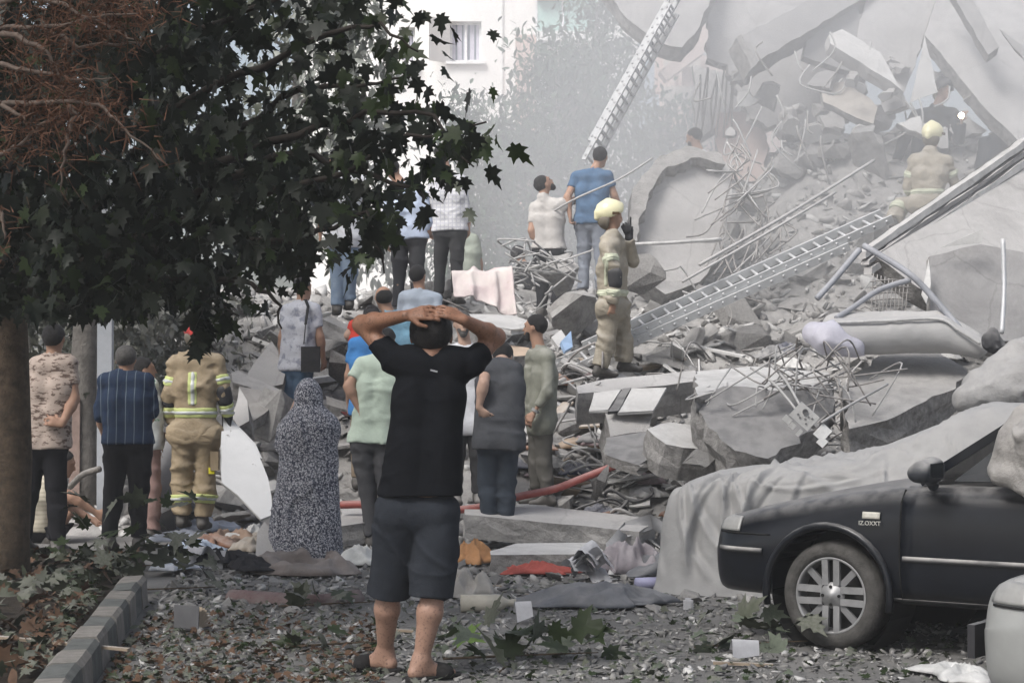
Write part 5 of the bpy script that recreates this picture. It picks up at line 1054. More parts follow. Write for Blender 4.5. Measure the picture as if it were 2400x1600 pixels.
# electrical panel hanging from its cables
ep = at(1885, 975, 16.45); er = empty('switch_panel', ep, 'white electrical switch panel dangling on cables in front of the dark slab', 'switch panel'); er.rotation_euler = (.12, rad(42), -.1)
mb = MB(); mb.box((0, 0, 0), (.20, .03, .15)); mb.build('cover_plate', M_WHITE, er)
mb = MB(); mb.lathe([(.024, 0), (.024, .012), (.016, .012), (.016, .004), (.0001, .004)], 14, Matrix.Translation((-.02, -.016, .035)) @ Matrix.Rotation(rad(90), 4, 'X')); mb.build('socket_ring', mat('socket_grey', (.16, .16, .165)), er)
for i, (x, z) in enumerate(((-.05, -.02), (-.02, -.03), (.02, -.01), (.05, -.035), (.03, .02), (.06, .03))):
    mb = MB(); mb.box((x, -.018, z), (.014, .008, .014)); mb.build('switch_button', mat('socket_grey'), er)
for i, (x, z, w_, h_) in enumerate(((-.085, -.115, .07, .05), (-.02, -.125, .05, .045), (.06, -.13, .03, .06))):
    mb = MB(); mb.box((x, 0, z), (w_, .03, h_)); mb.build('module', M_WHITE, er)
mb = MB(); mb.box((.20, 0, .0), (.10, .03, .12)); mb.box((.25, 0, -.06), (.07, .028, .07)); mb.build('broken_socket', mat('bright_white_plastic', (.78, .78, .77), rough=.4), er)
mb = MB(); mb.box((.10, .02, -.02), (.36, .02, .03)); mb.build('mounting_rail', M_STEEL, er)
for i, q in enumerate(([(1880, 960, 16.5), (1840, 890, 16.8), (1800, 850, 17.2)], [(1870, 965, 16.5), (1815, 900, 16.8), (1760, 862, 17.3)], [(1925, 990, 16.4), (1990, 950, 16.7), (2080, 900, 17.2)])):
    wire('power_cable', ['grey cable running up from the switch panel', 'second grey cable running up from the switch panel', 'grey cable running right from the switch panel'][i], q, .012, M_CABLE, 'cable')
BLUE = mat('light_blue_cloth', (.22, .36, .46), var=.25, scale=8, bump=.4)
crumple('cloth', 'small light blue cloth lying by the red hose', 'cloth', 1495, 1105, .5, .25, .12, BLUE, 3, rz=.3)
crumple('cardboard', 'brown crumpled cardboard in the rubble left of the dark hollow', 'cardboard', 1345, 1050, .75, .3, .14, mat('brown_cardboard', (.34, .24, .16), var=.2, dust=.4), 4, rz=.1)
slab('cardboard_box', 'tan cardboard sheet behind the charcoal tshirt man', [(1195, 808, 20.3), (1240, 815, 20.3), (1245, 832, 20.1), (1205, 835, 20.1)], .04, .006, mat('tan_cardboard', (.46, .36, .28), var=.12), cat='cardboard', seed=81)
slab('white_box', 'white box flap with a blue side right of the olive shirt man', [(1292, 790, 20.0), (1315, 772, 20.1), (1330, 795, 20.0), (1310, 815, 19.9)], .05, .004, M_WHITE, M_WHITE, cat='box', seed=82)
slab('blue_box', 'pale blue box side right of the olive shirt man', [(1315, 800, 19.9), (1338, 775, 20.0), (1342, 812, 19.9), (1325, 822, 19.8)], .05, .004, mat('pale_blue_box', (.30, .42, .60)), mat('pale_blue_box'), cat='box', seed=83)
slab('hollow_shade_sheet', 'dark sheet painting the shade of the hollow beneath the squared pale beam end', [(1420, 1025, 17.9), (1520, 1010, 18.0), (1560, 1060, 17.4), (1500, 1090, 17.2), (1420, 1065, 17.4)], .1, .04, mat('hollow_shade', (.13, .13, .135), var=.3, dust=.3), cat='board', seed=84)  # dark sheet stands in for the shade inside the hollow
rr = random.Random(77)
for i in range(46):
    px, py = rr.uniform(1180, 1760), rr.uniform(760, 1180); p = hit(px, py)
    if p is None: continue
    mb = MB(); L = rr.uniform(.25, .8); mb.box((0, 0, 0), (L, rr.uniform(.06, .25), rr.uniform(.012, .03))); o = mb.build('broken_board', rr.choice([M_WHITE, M_WOOD, M_PLAST, M_WHITE])); o.location = p + Vector((0, 0, .06)); o.rotation_euler = (rr.gauss(0, .35), rr.gauss(0, .35), rr.uniform(0, 6.28))
    tag(o, where(px, py, 'splintered flat board'), 'board', 'boards among the rubble')
for i in range(22):
    px, py = rr.uniform(560, 1060), rr.uniform(760, 1180); p = hit(px, py)
    if p is None: continue
    mb = MB(); L = rr.uniform(.25, .7); mb.box((0, 0, 0), (L, rr.uniform(.1, .3), rr.uniform(.02, .06))); o = mb.build('broken_board', rr.choice([M_WHITE, M_PLAST, M_CONC])); o.location = p + Vector((0, 0, .06)); o.rotation_euler = (rr.gauss(0, .35), rr.gauss(0, .35), rr.uniform(0, 6.28))
    tag(o, where(px, py, 'flat piece of plaster'), 'plaster', 'plaster pieces between the bystanders')
RAGS = [('mauve_rag', (.24, .17, .18)), ('navy_rag', (.05, .06, .10)), ('black_rag', (.02, .02, .022)), ('beige_rag', (.40, .34, .27)), ('white_rag_b', (.56, .56, .55)), ('grey_rag', (.20, .20, .205)), ('rust_rag', (.30, .15, .09))]
names = ['mauve', 'navy', 'black', 'beige', 'white', 'grey', 'rust-coloured']
rg = random.Random(8)
for i in range(52):
    px, py = (rg.uniform(1190, 1640), rg.uniform(880, 1250)) if i < 34 else (rg.uniform(400, 640), rg.uniform(1205, 1300)) if i < 46 else (rg.uniform(1650, 2250), rg.uniform(840, 960)); j = rg.choice([0, 1, 2, 2, 3, 4, 5, 5, 6]); w_ = rg.uniform(.18, .42)
    crumple('rag', where(px, py, 'crumpled %s rag' % names[j]), 'cloth', px, py, w_, w_ * rg.uniform(.5, .9), w_ * .4, mat(RAGS[j][0], RAGS[j][1], var=.3, scale=8, bump=.4, bscale=24, dust=.45), 60 + i, group='rags in the rubble', lift=.04)
for i in range(30):
    px, py = rg.uniform(1190, 1660), rg.uniform(880, 1240); p = hit(px, py)
    if p is None: continue
    b = p + Vector((0, 0, .05)); a = rg.uniform(0, 6.28); L = rg.uniform(.15, .45); pts = [b + Vector((math.cos(a + q * .9) * L * .5 * (1 + .2 * q), .3 * math.sin(a + q * .9) * L, .06 * q % .17)) for q in range(6)]
    wire('loose_cable', where(px, py, 'curled pale cable'), pts, rg.choice([.009, .012, .016]), rg.choice([M_CABLE, M_WHITE, M_DARK]), 'cable', group='cables curled in the rubble', n=5, sub=4)
# ---------------------------------------------------------------- vehicles
def car_sections(k=1.0):
    """(u along the nose, half-profile list of (v from the near side, z)) from nose to tail; the width is 1.70"""
    S = []
    def sec(u, v0, zt, zc, crown, zb=.24, bulge=0.0):
        # lower edge, sill, side, shoulder, top edge, crown
        S.append((u, [(v0 + .10, zb), (v0 + .03, zb + .06), (v0 + .004, zb + .16), (v0 - bulge, .52), (v0 + .006, zt - .17), (v0 + .03, zt - .07), (v0 + .075, zt - .015), (v0 + .17, zt + zc * .55), (v0 + .42, zt + zc), (.85, zt + crown)]))
    sec(.83, .40, .58, .0, .0, .30); sec(.80, .22, .64, .0, .01, .26); sec(.74, .11, .68, .005, .015); sec(.62, .045, .705, .012, .03); sec(.45, .015, .745, .02, .045)
    sec(.20, 0, .79, .025, .055); sec(.03, 0, .82, .025, .06); sec(-.14, 0, .85, .025, .06); sec(-.30, .0, .875, .02, .055); sec(-.46, .0, .895, .015, .05)
    return S
def car(root_loc, heading, label, paint, dustm, wheel_r=.292, full=True, simple=False, badge=True):
    hx, hy = -math.cos(heading), math.sin(heading)                 # nose direction
    root = empty('parked_car', root_loc, label, 'car'); root.rotation_euler = (0, 0, math.atan2(hy, hx))
    # local frame: x = nose, y = to the car's left; the near (left) side lies at y=+.0, far side at y=-1.70
    W = 1.70
    S = car_sections(); 
    def loft(secs, name, m, mir=True):
        n = len(secs[0][1]); V = []
        for u, pr in secs:
            row = [(u, -v, z) for v, z in pr]; row += [(u, -(W - v), z) for v, z in reversed(pr[:-1])]; V += row
        nn = 2 * n - 1; Fq = []
        for i in range(len(secs) - 1):
            for j in range(nn - 1): a = i * nn + j; Fq.append((a, a + 1, a + nn + 1, a + nn))
            a = i * nn; Fq.append((a + nn - 1, a, a + nn, a + 2 * nn - 1))
        me = bpy.data.meshes.new(name); me.from_pydata(V, [], Fq + [tuple(range(nn)), tuple(range((len(secs) - 1) * nn, len(secs) * nn))[::-1]]); me.update()
        bm = bmesh.new(); bm.from_mesh(me); bmesh.ops.recalc_face_normals(bm, faces=bm.faces); bm.to_mesh(me); bm.free()
        return me
    # lower body from nose to tail (the door zone carries straight on)
    low = list(S)
    for u, zt in ((-.75, .90), (-1.1, .905), (-1.6, .92), (-2.2, .93), (-2.8, .94), (-3.3, .92), (-3.55, .88), (-3.66, .70)):
        v0 = .0 if u > -3.2 else (.03 if u > -3.5 else .10)
        low.append((u, [(v0 + .10, .24), (v0 + .03, .30), (v0 + .004, .40), (v0, .52), (v0 + .006, zt - .17), (v0 + .03, zt - .07), (v0 + .06, zt - .015), (v0 + .14, zt), (v0 + .42, zt + .005), (.85, zt + .01)]))
    me = loft(low, 'car_body', paint)
    body = link('body', me, [paint], root, True)
    ss = body.modifiers.new('sub', 'SUBSURF'); ss.levels = 2; ss.render_levels = 2
    for u in (0.0, -2.67):
        for yy in (.0, -W):
            cb = MB(); cb.tube([(u, yy + .35, wheel_r + .012), (u, yy - .35, wheel_r + .012)], wheel_r + .062, 40); cut = cb.build('wheel_arch_cut', paint, None); cut.hide_render = True; cut.hide_viewport = True
            cut.location = (0, 0, 0); cut.parent = root
            md = body.modifiers.new('arch', 'BOOLEAN'); md.operation = 'DIFFERENCE'; md.object = cut; md.solver = 'EXACT'
    # freeze the shaped body and drop the cutters
    bpy.context.view_layer.update(); dg = bpy.context.evaluated_depsgraph_get()
    nm = bpy.data.meshes.new_from_object(body.evaluated_get(dg)); body.modifiers.clear(); body.data = nm
    nm.polygons.foreach_set('use_smooth', np.ones(len(nm.polygons), bool))
    try:
        body.select_set(False); nm.set_sharp_from_angle(angle=rad(38))
    except Exception: pass
    for o in [o for o in root.children if o.name.startswith('wheel_arch_cut')]: bpy.data.objects.remove(o)
    dark = mat('car_underside', (.012, .012, .012), rough=.9)
    # inner arches
    for yy in (-.02, -W + .36):
        mb = MB(); mb.tube([(0, yy - .02, wheel_r + .01), (0, yy - .34, wheel_r + .01)], wheel_r + .064, 28, cap=False); mb.lathe([(.0001, 0), (wheel_r + .064, 0)], 28, Matrix.Translation((0, yy - (.34 if yy > -.5 else .02), wheel_r + .01)) @ Matrix.Rotation(rad(90), 4, 'X')); mb.build('wheel_well', dark, root)
    # wheels
    tyre_m = mat('dusty_tyre', (.05, .048, .045), rough=.9, var=.3, scale=14, bump=.4, bscale=60, col2=(.11, .105, .10)); rim_m = mat('grey_alloy', (.34, .34, .345), rough=.45, metal=.5, var=.2, scale=12, dust=.15)
    for u in (0.0, -2.67):
        for yy, sg in ((-.035, 1), (-W + .035, -1)):
            M = Matrix.Translation((u, yy, wheel_r)) @ Matrix.Rotation(rad(-90) * sg, 4, 'X')
            wr = bpy.data.objects.new('wheel', None); COL.objects.link(wr); wr.parent = root; wr.matrix_local = M; r_ = wheel_r
            mb = MB(); mb.lathe([(r_ * .69, -.10), (r_ * .70, -.02), (r_ * .71, .006), (r_ * .80, .016), (r_ * .92, .006), (r_ * .985, -.02), (r_, -.05), (r_, -.15), (r_ * .97, -.18), (r_ * .7, -.19)], 56); t_ = mb.build('tyre', tyre_m, wr, True)
            mb = MB(); mb.lathe([(r_ * .705, .004), (r_ * .675, .008), (r_ * .655, -.002), (r_ * .645, -.03), (r_ * .63, -.12)], 56); mb.build('rim', rim_m, wr, True)
            mb = MB(); mb.lathe([(.0001, -.085), (r_ * .64, -.085)], 32); mb.build('brake_disc', mat('dark_hub', (.03, .03, .03), rough=.7, var=.4), wr)
            if sg == 1:
                for k in range(4):
                    for q in (-1, 1):
                        a = k * math.pi / 2 + math.pi / 2; ca, sa = math.cos(a), math.sin(a); o_ = q * .030
                        p0 = Vector((ca * .055 - sa * o_ * 1.05, sa * .055 + ca * o_ * 1.05, -.010)); p1 = Vector((ca * r_ * .66 - sa * o_ * 1.15, sa * r_ * .66 + ca * o_ * 1.15, -.004))
                        mb = MB(); mb.bar(p0, p1, .036, .020); mb.build('spoke', rim_m, wr)
                    a = k * math.pi / 2 + math.pi / 4; ca, sa = math.cos(a), math.sin(a)
                    mb = MB(); mb.bar((ca * .075, sa * .075, -.022), (ca * r_ * .65, sa * r_ * .65, -.020), .036, .018); mb.build('spoke', mat('dark_alloy', (.24, .24, .245), rough=.5, metal=.4, var=.2), wr)
                    mb = MB(); mb.lathe([(.0001, .0), (.0085, .0), (.0085, -.02)], 10, Matrix.Translation((math.cos(k * math.pi / 2 + math.pi / 2) * .048, math.sin(k * math.pi / 2 + math.pi / 2) * .048, .006))); mb.build('wheel_bolt', dark, wr)
                mb = MB(); mb.lathe([(.0001, .008), (.022, .008), (.026, .002), (.064, -.002), (.072, -.02)], 28); mb.build('hub', rim_m, wr, True)
    # greenhouse: windscreen, pillars, roof
    gh = [(-.48, .93, .14, .93), (-.92, 1.20, .24, 1.21), (-1.28, 1.36, .30, 1.39), (-1.9, 1.41, .31, 1.44), (-2.6, 1.36, .30, 1.39), (-3.05, 1.08, .20, 1.09), (-3.2, .96, .16, .97)]
    rf = MB(); 
    for (a, b) in zip(gh[2:5], gh[3:5]): rf.add([(a[0], -a[2], a[1]), (a[0], -.85, a[3]), (b[0], -.85, b[3]), (b[0], -b[2], b[1]), (a[0], -(W - a[2]), a[1]), (b[0], -(W - b[2]), b[1])], [(0, 1, 2, 3), (1, 4, 5, 2)])
    ro = rf.build('roof', paint, root, True); sm = ro.modifiers.new('s', 'SOLIDIFY'); sm.thickness = .03
    gm = glass_mat('car_glass_' + label[:6], (.02, .024, .028), .92, .08)
    ws = MB(); a, b, c = gh[0], gh[1], gh[2]
    ws.add([(a[0], -a[2], a[1] - .02), (a[0], -(W - a[2]), a[1] - .02), (b[0], -(W - b[2]), b[1]), (b[0], -b[2], b[1]), (c[0], -(W - c[2]), c[1]), (c[0], -c[2], c[1])], [(0, 1, 2, 3), (3, 2, 4, 5)]); ws.build('windscreen', gm, root, True)
    for q, (pa, pb, pc) in enumerate((((-.48, -.12, .91), (-.92, -.225, 1.205), (-1.28, -.285, 1.37)),)):
        mb = MB(); mb.bar(pa, pb, .05, .045); mb.bar(pb, pc, .05, .045); mb.build('windscreen_pillar', paint, root)
        mb = MB(); mb.bar((pa[0], -W - pa[1], pa[2]), (pb[0], -W - pb[1], pb[2]), .05, .045); mb.bar((pb[0], -W - pb[1], pb[2]), (pc[0], -W - pc[1], pc[2]), .05, .045); mb.build('windscreen_pillar', paint, root)
    for yy, nm_ in ((-1, 1), (1, 2)):
        f = (lambda v: -v) if yy < 0 else (lambda v: -(W - v))
        mb = MB(); mb.add([(-.66, f(.13), .92), (-1.0, f(.235), 1.20), (-1.32, f(.28), 1.35), (-2.02, f(.285), 1.385), (-2.02, f(.085), .935)], [(0, 1, 2, 3, 4)]); mb.build('side_window', gm, root)
        mb = MB(); mb.add([(-2.08, f(.085), .935), (-2.08, f(.285), 1.385), (-2.6, f(.28), 1.35), (-2.95, f(.19), 1.08), (-2.95, f(.10), .95)], [(0, 1, 2, 3, 4)]); mb.build('side_window', gm, root)
    # near-side panel details, all laid just proud of the side
    def sidepatch(us, z0, z1, off, name, m, nz=7):
        # samples the body surface by casting towards the car's middle
        bvh_pts = []; V = []; Fq = []
        for i, u in enumerate(us):
            for j in range(nz):
                z = z0 + (z1 - z0) * j / (nz - 1); ok, loc, no, _ = body.ray_cast(Vector((u, .6, z)), Vector((0, -1, 0)))
                V.append((u, (loc.y if ok else -.01) + off, z))
        for i in range(len(us) - 1):
            for j in range(nz - 1): a = i * nz + j; Fq.append((a, a + 1, a + nz + 1, a + nz))
        me = bpy.data.meshes.new(name); me.from_pydata(V, [], Fq); me.update(); o = link(name, me, m, root, True); sm = o.modifiers.new('s', 'SOLIDIFY'); sm.thickness = .008; sm.offset = 0
        return o
    bpy.context.view_layer.update()
    door = sidepatch(np.linspace(-.42, -1.60, 16), .30, .885, .006, 'door', paint, 12)
    sidepatch(np.linspace(-.435, -1.58, 8), .50, .528, .016, 'rub_strip', mat('dusty_trim', (.06, .06, .062), rough=.8, dust=.9, dustz=-.1), 3).parent = door
    if badge: sidepatch(np.linspace(.70, .40, 6), .50, .528, .014, 'bumper_strip', mat('dusty_trim'), 3)
    sidepatch(np.linspace(-.36, -2.3, 10), .262, .30, .012, 'sill_strip', mat('sill_black', (.02, .02, .021), rough=.8, dust=.4), 3)
    for u_ in (-.415,):
        sidepatch(np.array([u_ - .004, u_ + .004]), .30, .87, .008, 'door_gap', dark, 10)
    sidepatch(np.linspace(.72, .36, 8), .598, .606, .006, 'bumper_seam', dark, 2)
    sidepatch(np.linspace(.73, .56, 8), .612, .690, .010, 'headlight', mat('headlight_lens', (.30, .30, .29), rough=.35, var=.2, scale=30, spec=.6, dust=.3), 8)
    mk = sidepatch(np.linspace(-.30, -.20, 5), .715, .750, .012, 'side_repeater', mat('repeater_lens', (.55, .53, .47), rough=.4, var=.15, scale=40), 4)
    if badge:
        cu = bpy.data.curves.new('badge', 'FONT'); cu.body = 'IZ.OXXT'; cu.size = .032; cu.extrude = .002
        to = bpy.data.objects.new('badge_tmp', cu); COL.objects.link(to); bpy.context.view_layer.update(); bme = bpy.data.meshes.new_from_object(to.evaluated_get(bpy.context.evaluated_depsgraph_get())); bpy.data.objects.remove(to)
        bo = link('badge_lettering', bme, mat('badge_chrome', (.62, .61, .56), rough=.4), root); bo.location = (-.185, .013, .682); bo.rotation_euler = (rad(90), 0, rad(180))
    # wheel arch lip
    mb = MB(); pts = []
    for k in range(21):
        a = rad(-12 + 204 * k / 20); pts.append((math.cos(a) * (wheel_r + .072), .012, wheel_r + .012 + math.sin(a) * (wheel_r + .072)))
    mb.tube(pts, .021, 8); mb.build('arch_lip', paint, root, True)
    # mirror
    S_ = SDF((-.84, -.12, .82), (-.42, .34, 1.14), .011); S_.cone((-.62, .05, .985), (-.62, .19, .98), .068, .058, .01); S_.cone((-.58, .06, .975), (-.58, .18, .97), .05, .04, .03); S_.cone((-.58, -.05, .90), (-.60, .05, .945), .03, .03, .03); S_.plane((-1, 0, 0), (-.67, 0, 0))
    mi = link('mirror', S_.mesh('mirror'), mat('dusty_mirror_shell', (.05, .055, .065), rough=.5, var=.2, dust=.8, dustz=.1), root, True)
    mb = MB(); mb.box((-.673, .12, .985), (.004, .16, .075)); mb.build('mirror_glass', gm, mi)
    mb = MB(); mb.bar((-1.52, .012, .82), (-1.38, .012, .82), .02, .02); mb.build('door_handle', paint, door)
    return root
def pat_streak(N, Lk, tc, base): return base
CARP = mat('dark_blue_car_paint', (.007, .0085, .0125), rough=.30, var=.25, scale=7, spec=.32, coat=.22, dust=.55, dustz=.62, dscale=14)
P0 = onground(1939, 1523)
HEAD = rad(35)
lat = Vector((math.sin(HEAD), math.cos(HEAD), 0))
car(P0 - lat * .0 + Vector((0, 0, -.0)), HEAD, 'dusty dark blue sedan parked in front of the sheet-covered car', CARP, None)
CARG = mat('silver_car_paint', (.33, .335, .325), rough=.4, var=.1, scale=6, spec=.5, coat=.3, dust=.5, dustz=.4)
ng = at(2318, 1560, 7.75); wheel2 = Vector((ng.x, ng.y, 0)) + Vector((math.cos(HEAD), -math.sin(HEAD), 0)) * .80 - lat * .30
car(wheel2, HEAD, 'silver car with only its front corner in view at the lower right', CARG, None, badge=False)
mb = MB(); q = Vector((ng.x, ng.y, 0)); nose = Vector((-math.cos(HEAD), math.sin(HEAD), 0))
# number plate holder on the silver car's nose
nb = at(2312, 1490, 7.9); mb.box((0, 0, 0), (.03, .34, .13)); o = mb.build('number_plate', mat('plate_black', (.03, .03, .034), rough=.5, dust=.3)); o.location = nb; o.rotation_euler = (0, 0, math.atan2(nose.y, nose.x))
tag(o, 'black number plate bracket on the nose of the silver car', 'number plate')
# the covered car: cloth over a car shape
M_TARP = mat('pale_car_cover', (.33, .328, .326), var=.12, scale=2.5, bump=.2, bscale=20, dust=.3)
def covered_car():
    """cloth laid over a car: a sheet that follows the car's outline and hangs to the ground, with real folds"""
    P = Vector((1.30, 14.3, 0)); hd = rad(14); nose = Vector((-math.cos(hd), math.sin(hd), 0)); r_ = np.random.RandomState(5)
    nu, ns = 300, 150; u = np.linspace(.16, -4.1, nu); s_ = np.linspace(0, 1, ns); U, S = np.meshgrid(u, s_, indexing='ij')
    hood = np.interp(u, [-4.1, -4.0, -3.5, -2.9, -2.1, -1.4, -1.1, -.2, .05, .12, .16], [.5, .78, .86, 1.24, 1.27, .98, .90, .78, .70, .50, .02])[:, None]
    half = np.interp(u, [-4.1, -3.9, -3.5, -.5, -.05, .10, .16], [.6, .82, .86, .86, .80, .66, .58])[:, None]
    roofin = np.interp(u, [-3.6, -2.9, -2.1, -1.3, -1.0], [0, .24, .24, .03, 0])[:, None]
    # section: near ground -> shoulder -> top -> far shoulder -> far ground
    key = np.array([0, .16, .30, .36, .42, .5, .58, .64, .70, .84, 1.0])
    def sect(vals): return np.stack([np.interp(s_, key, [float(v[i]) if np.ndim(v) else v for v in vals]) for i in range(nu)])
    h_ = hood[:, 0]; w_ = half[:, 0]; ri = roofin[:, 0]; sh_ = np.minimum(h_ * .94, .80)
    fl = .16 * np.ones(nu)
    V_ = sect([-(w_ + fl), -(w_ + .06), -w_, -(w_ - .05), -(w_ - .20 - ri), 0 * w_, (w_ - .20 - ri), (w_ - .05), w_, w_ + .06, w_ + fl])
    Z_ = sect([0 * h_, sh_ * .5, sh_ * .92, sh_, h_ - .01, h_ + .015, h_ - .01, sh_, sh_ * .92, sh_ * .5, 0 * h_])
    for _ in range(3): V_[:, 1:-1] = (V_[:, :-2] + V_[:, 1:-1] * 2 + V_[:, 2:]) / 4; Z_[:, 1:-1] = (Z_[:, :-2] + Z_[:, 1:-1] * 2 + Z_[:, 2:]) / 4
    for _ in range(4): Z_[1:-1] = (Z_[:-2] + Z_[1:-1] * 2 + Z_[2:]) / 4; V_[1:-1] = (V_[:-2] + V_[1:-1] * 2 + V_[2:]) / 4
    L = np.concatenate([np.zeros((nu, 1)), np.cumsum(np.hypot(np.diff(V_, axis=1), np.diff(Z_, axis=1)), 1)], 1)
    D = np.zeros_like(U)
    def fold(u0, l0, u1, l1, wd, h0):
        du, dl = u1 - u0, l1 - l0; q = du * du + dl * dl; t = ((U - u0) * du + (L - l0) * dl) / q; tc = np.clip(t, 0, 1)
        bend = .08 * math.copysign(1, h0) * np.sin(tc * 3.1) 
        e = ((U - u0) * dl - (L - l0) * du) / math.sqrt(q) + bend
        env = np.clip(np.minimum(t + .05, 1.05 - t) * 5, 0, 1); ww = wd * (.4 + .9 * tc)
        return h0 * env * (np.exp(-np.abs(e / ww) ** 1.3) - .55 * np.exp(-((e - 1.7 * ww) / (ww * 1.1)) ** 2))
    for _ in range(46):      # folds falling from the edge to the ground on the near side
        u0 = r_.uniform(-4.0, .12); D += fold(u0, r_.uniform(.78, 1.0), u0 + r_.normal(0, .30), r_.uniform(0, .25), r_.uniform(.015, .04), r_.uniform(.015, .05))
    for _ in range(34):      # tension folds over bonnet and screen
        u0 = r_.uniform(-3.6, .0); D += fold(u0, r_.uniform(.75, 1.5), u0 + r_.uniform(-1.1, -.3), r_.uniform(.6, 1.9), r_.uniform(.015, .045), r_.uniform(.012, .04))
    D += .03 * fbm(U * 1.6, L * 1.6, 3, 3) + .010 * fbm(U * 9, L * 9, 5, 2)
    ny = np.gradient(Z_, axis=1); nz = -np.gradient(V_, axis=1); nl = np.hypot(ny, nz) + 1e-6
    V_ = V_ - D * (ny / nl); Z_ = np.maximum(Z_ - D * (nz / nl), .004)
    hem = np.clip(1 - L / .12, 0, 1); Z_ = Z_ + 0 * hem
    W_ = np.stack([U + .02 * fbm(U * 3, L * 3, 8, 2), -V_ * -1, Z_], -1).reshape(-1, 3); W_[:, 1] = -W_[:, 1]
    i = np.arange((nu - 1) * (ns - 1)); b = (i // (ns - 1)) * ns + i % (ns - 1)
    o = link('covered_car', mesh_arrays('covered_car', W_, [np.stack([b, b + 1, b + ns + 1, b + ns], 1)]), M_TARP, None, True)
    o.location = P; o.rotation_euler = (0, 0, math.atan2(nose.y, nose.x)); tag(o, 'car hidden under a pale dusty fabric cover', 'covered car')
covered_car()
GREYB = mat('dusty_grey_blanket', (.34, .325, .31), var=.3, scale=7, bump=.6, bscale=30, dust=.4)
blob('blanket', 'dusty grey blanket thrown over the window of the dark blue sedan', 'blanket', [((2335, 1100, 10.12), (2420, 985, 10.10), .05, .10), ((2345, 1115, 10.05), (2440, 1120, 9.85), .05, .08), ((2400, 1050, 10.08), (2470, 1035, 9.9), .13, .16), ((2395, 1150, 9.92), (2440, 1180, 9.80), .045, .055), ((2440, 1060, 9.95), (2520, 1040, 9.8), .14, .14)], GREYB, .017, .075, (7, 7, 4))
# ---------------------------------------------------------------- trees
BARK = mat('brown_bark', (.13, .094, .064), col2=(.045, .034, .024), scale=14, bump=1.0, bscale=18)
BARK_G = mat('grey_dusty_bark', (.22, .205, .185), col2=(.12, .11, .10), scale=7, bump=1.0, bscale=22, dust=.4)
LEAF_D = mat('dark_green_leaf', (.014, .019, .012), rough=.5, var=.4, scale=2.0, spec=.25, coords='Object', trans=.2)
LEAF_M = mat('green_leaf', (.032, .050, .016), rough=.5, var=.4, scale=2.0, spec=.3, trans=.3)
LEAF_L = mat('fresh_green_leaf', (.12, .19, .05), rough=.5, var=.3, scale=8, trans=.3)
LEAF_G = mat('grey_green_leaf', (.11, .13, .095), rough=.7, var=.3, scale=8)
LEAF_B = mat('dry_brown_leaf', (.105, .060, .036), rough=.8, var=.45, scale=6)
LEAF_DU = mat('dusty_green_leaf', (.062, .072, .045), rough=.8, var=.4, scale=4, dust=.2)
def maple(fold=.15, droop=.2):
    """five-lobed leaf about one unit long, stalk at the origin"""
    out = [(0, 0), (.08, -.07), (.26, -.08), (.20, .08), (.44, .14), (.36, .25), (.54, .48), (.31, .44), (.17, .47), (.24, .70), (.10, .74), (0, 1.08)]
    pts = out + [(-x, y) for x, y in reversed(out[1:-1])]
    V = [(0, .34, 0)] + [(x, y, fold * abs(x) - droop * y * y * .6) for x, y in pts]; n = len(pts)
    return np.array(V, np.float64), np.array([(0, 1 + i, 1 + (i + 1) % n) for i in range(n)])
def oval():
    V = [(0, 0, 0), (.16, .3, .03), (.2, .55, .0), (.1, .85, -.08), (0, 1.05, -.16), (-.1, .85, -.08), (-.2, .55, .0), (-.16, .3, .03), (0, .5, -.03)]
    return np.array(V), np.array([(8, i, (i + 1) % 8) for i in range(8)])
LEAFSH = [maple(.15, .2), maple(.3, .5), maple(.05, .1), maple(-.2, .4)]
def rot_hang(r, az, tilt, roll):
    ca, sa = math.cos(az), math.sin(az); ct, st = math.cos(tilt), math.sin(tilt); cr, sr = math.cos(roll), math.sin(roll)
    Rz = np.array([[ca, -sa, 0], [sa, ca, 0], [0, 0, 1]]); Rx = np.array([[1, 0, 0], [0, ct, -st], [0, st, ct]]); Ry = np.array([[cr, 0, sr], [0, 1, 0], [-sr, 0, cr]])
    return Rz @ Rx @ Ry
def leaf_mass(name, spots, shapes, m, parent=None, label=None, kindstuff=True):
    """spots: (loc, size, az, tilt, roll, material)"""
    VV = []; FF = []; MI = []; off = 0
    for (loc, sz, az, ti, ro, mi) in spots:
        V, Fs = shapes[int(az * 1000) % len(shapes)]; VV.append((V * sz) @ rot_hang(None, az, ti, ro).T + np.array(loc)); FF.append(Fs + off); MI.append(np.full(len(Fs), mi)); off += len(V)
    me = mesh_arrays(name, np.concatenate(VV), [np.concatenate(FF)]); o = link(name, me, m, parent, False); me.polygons.foreach_set('material_index', np.concatenate(MI).astype(np.int32))
    if kindstuff: o['kind'] = 'stuff'
    if label: o['label'] = label
    return o
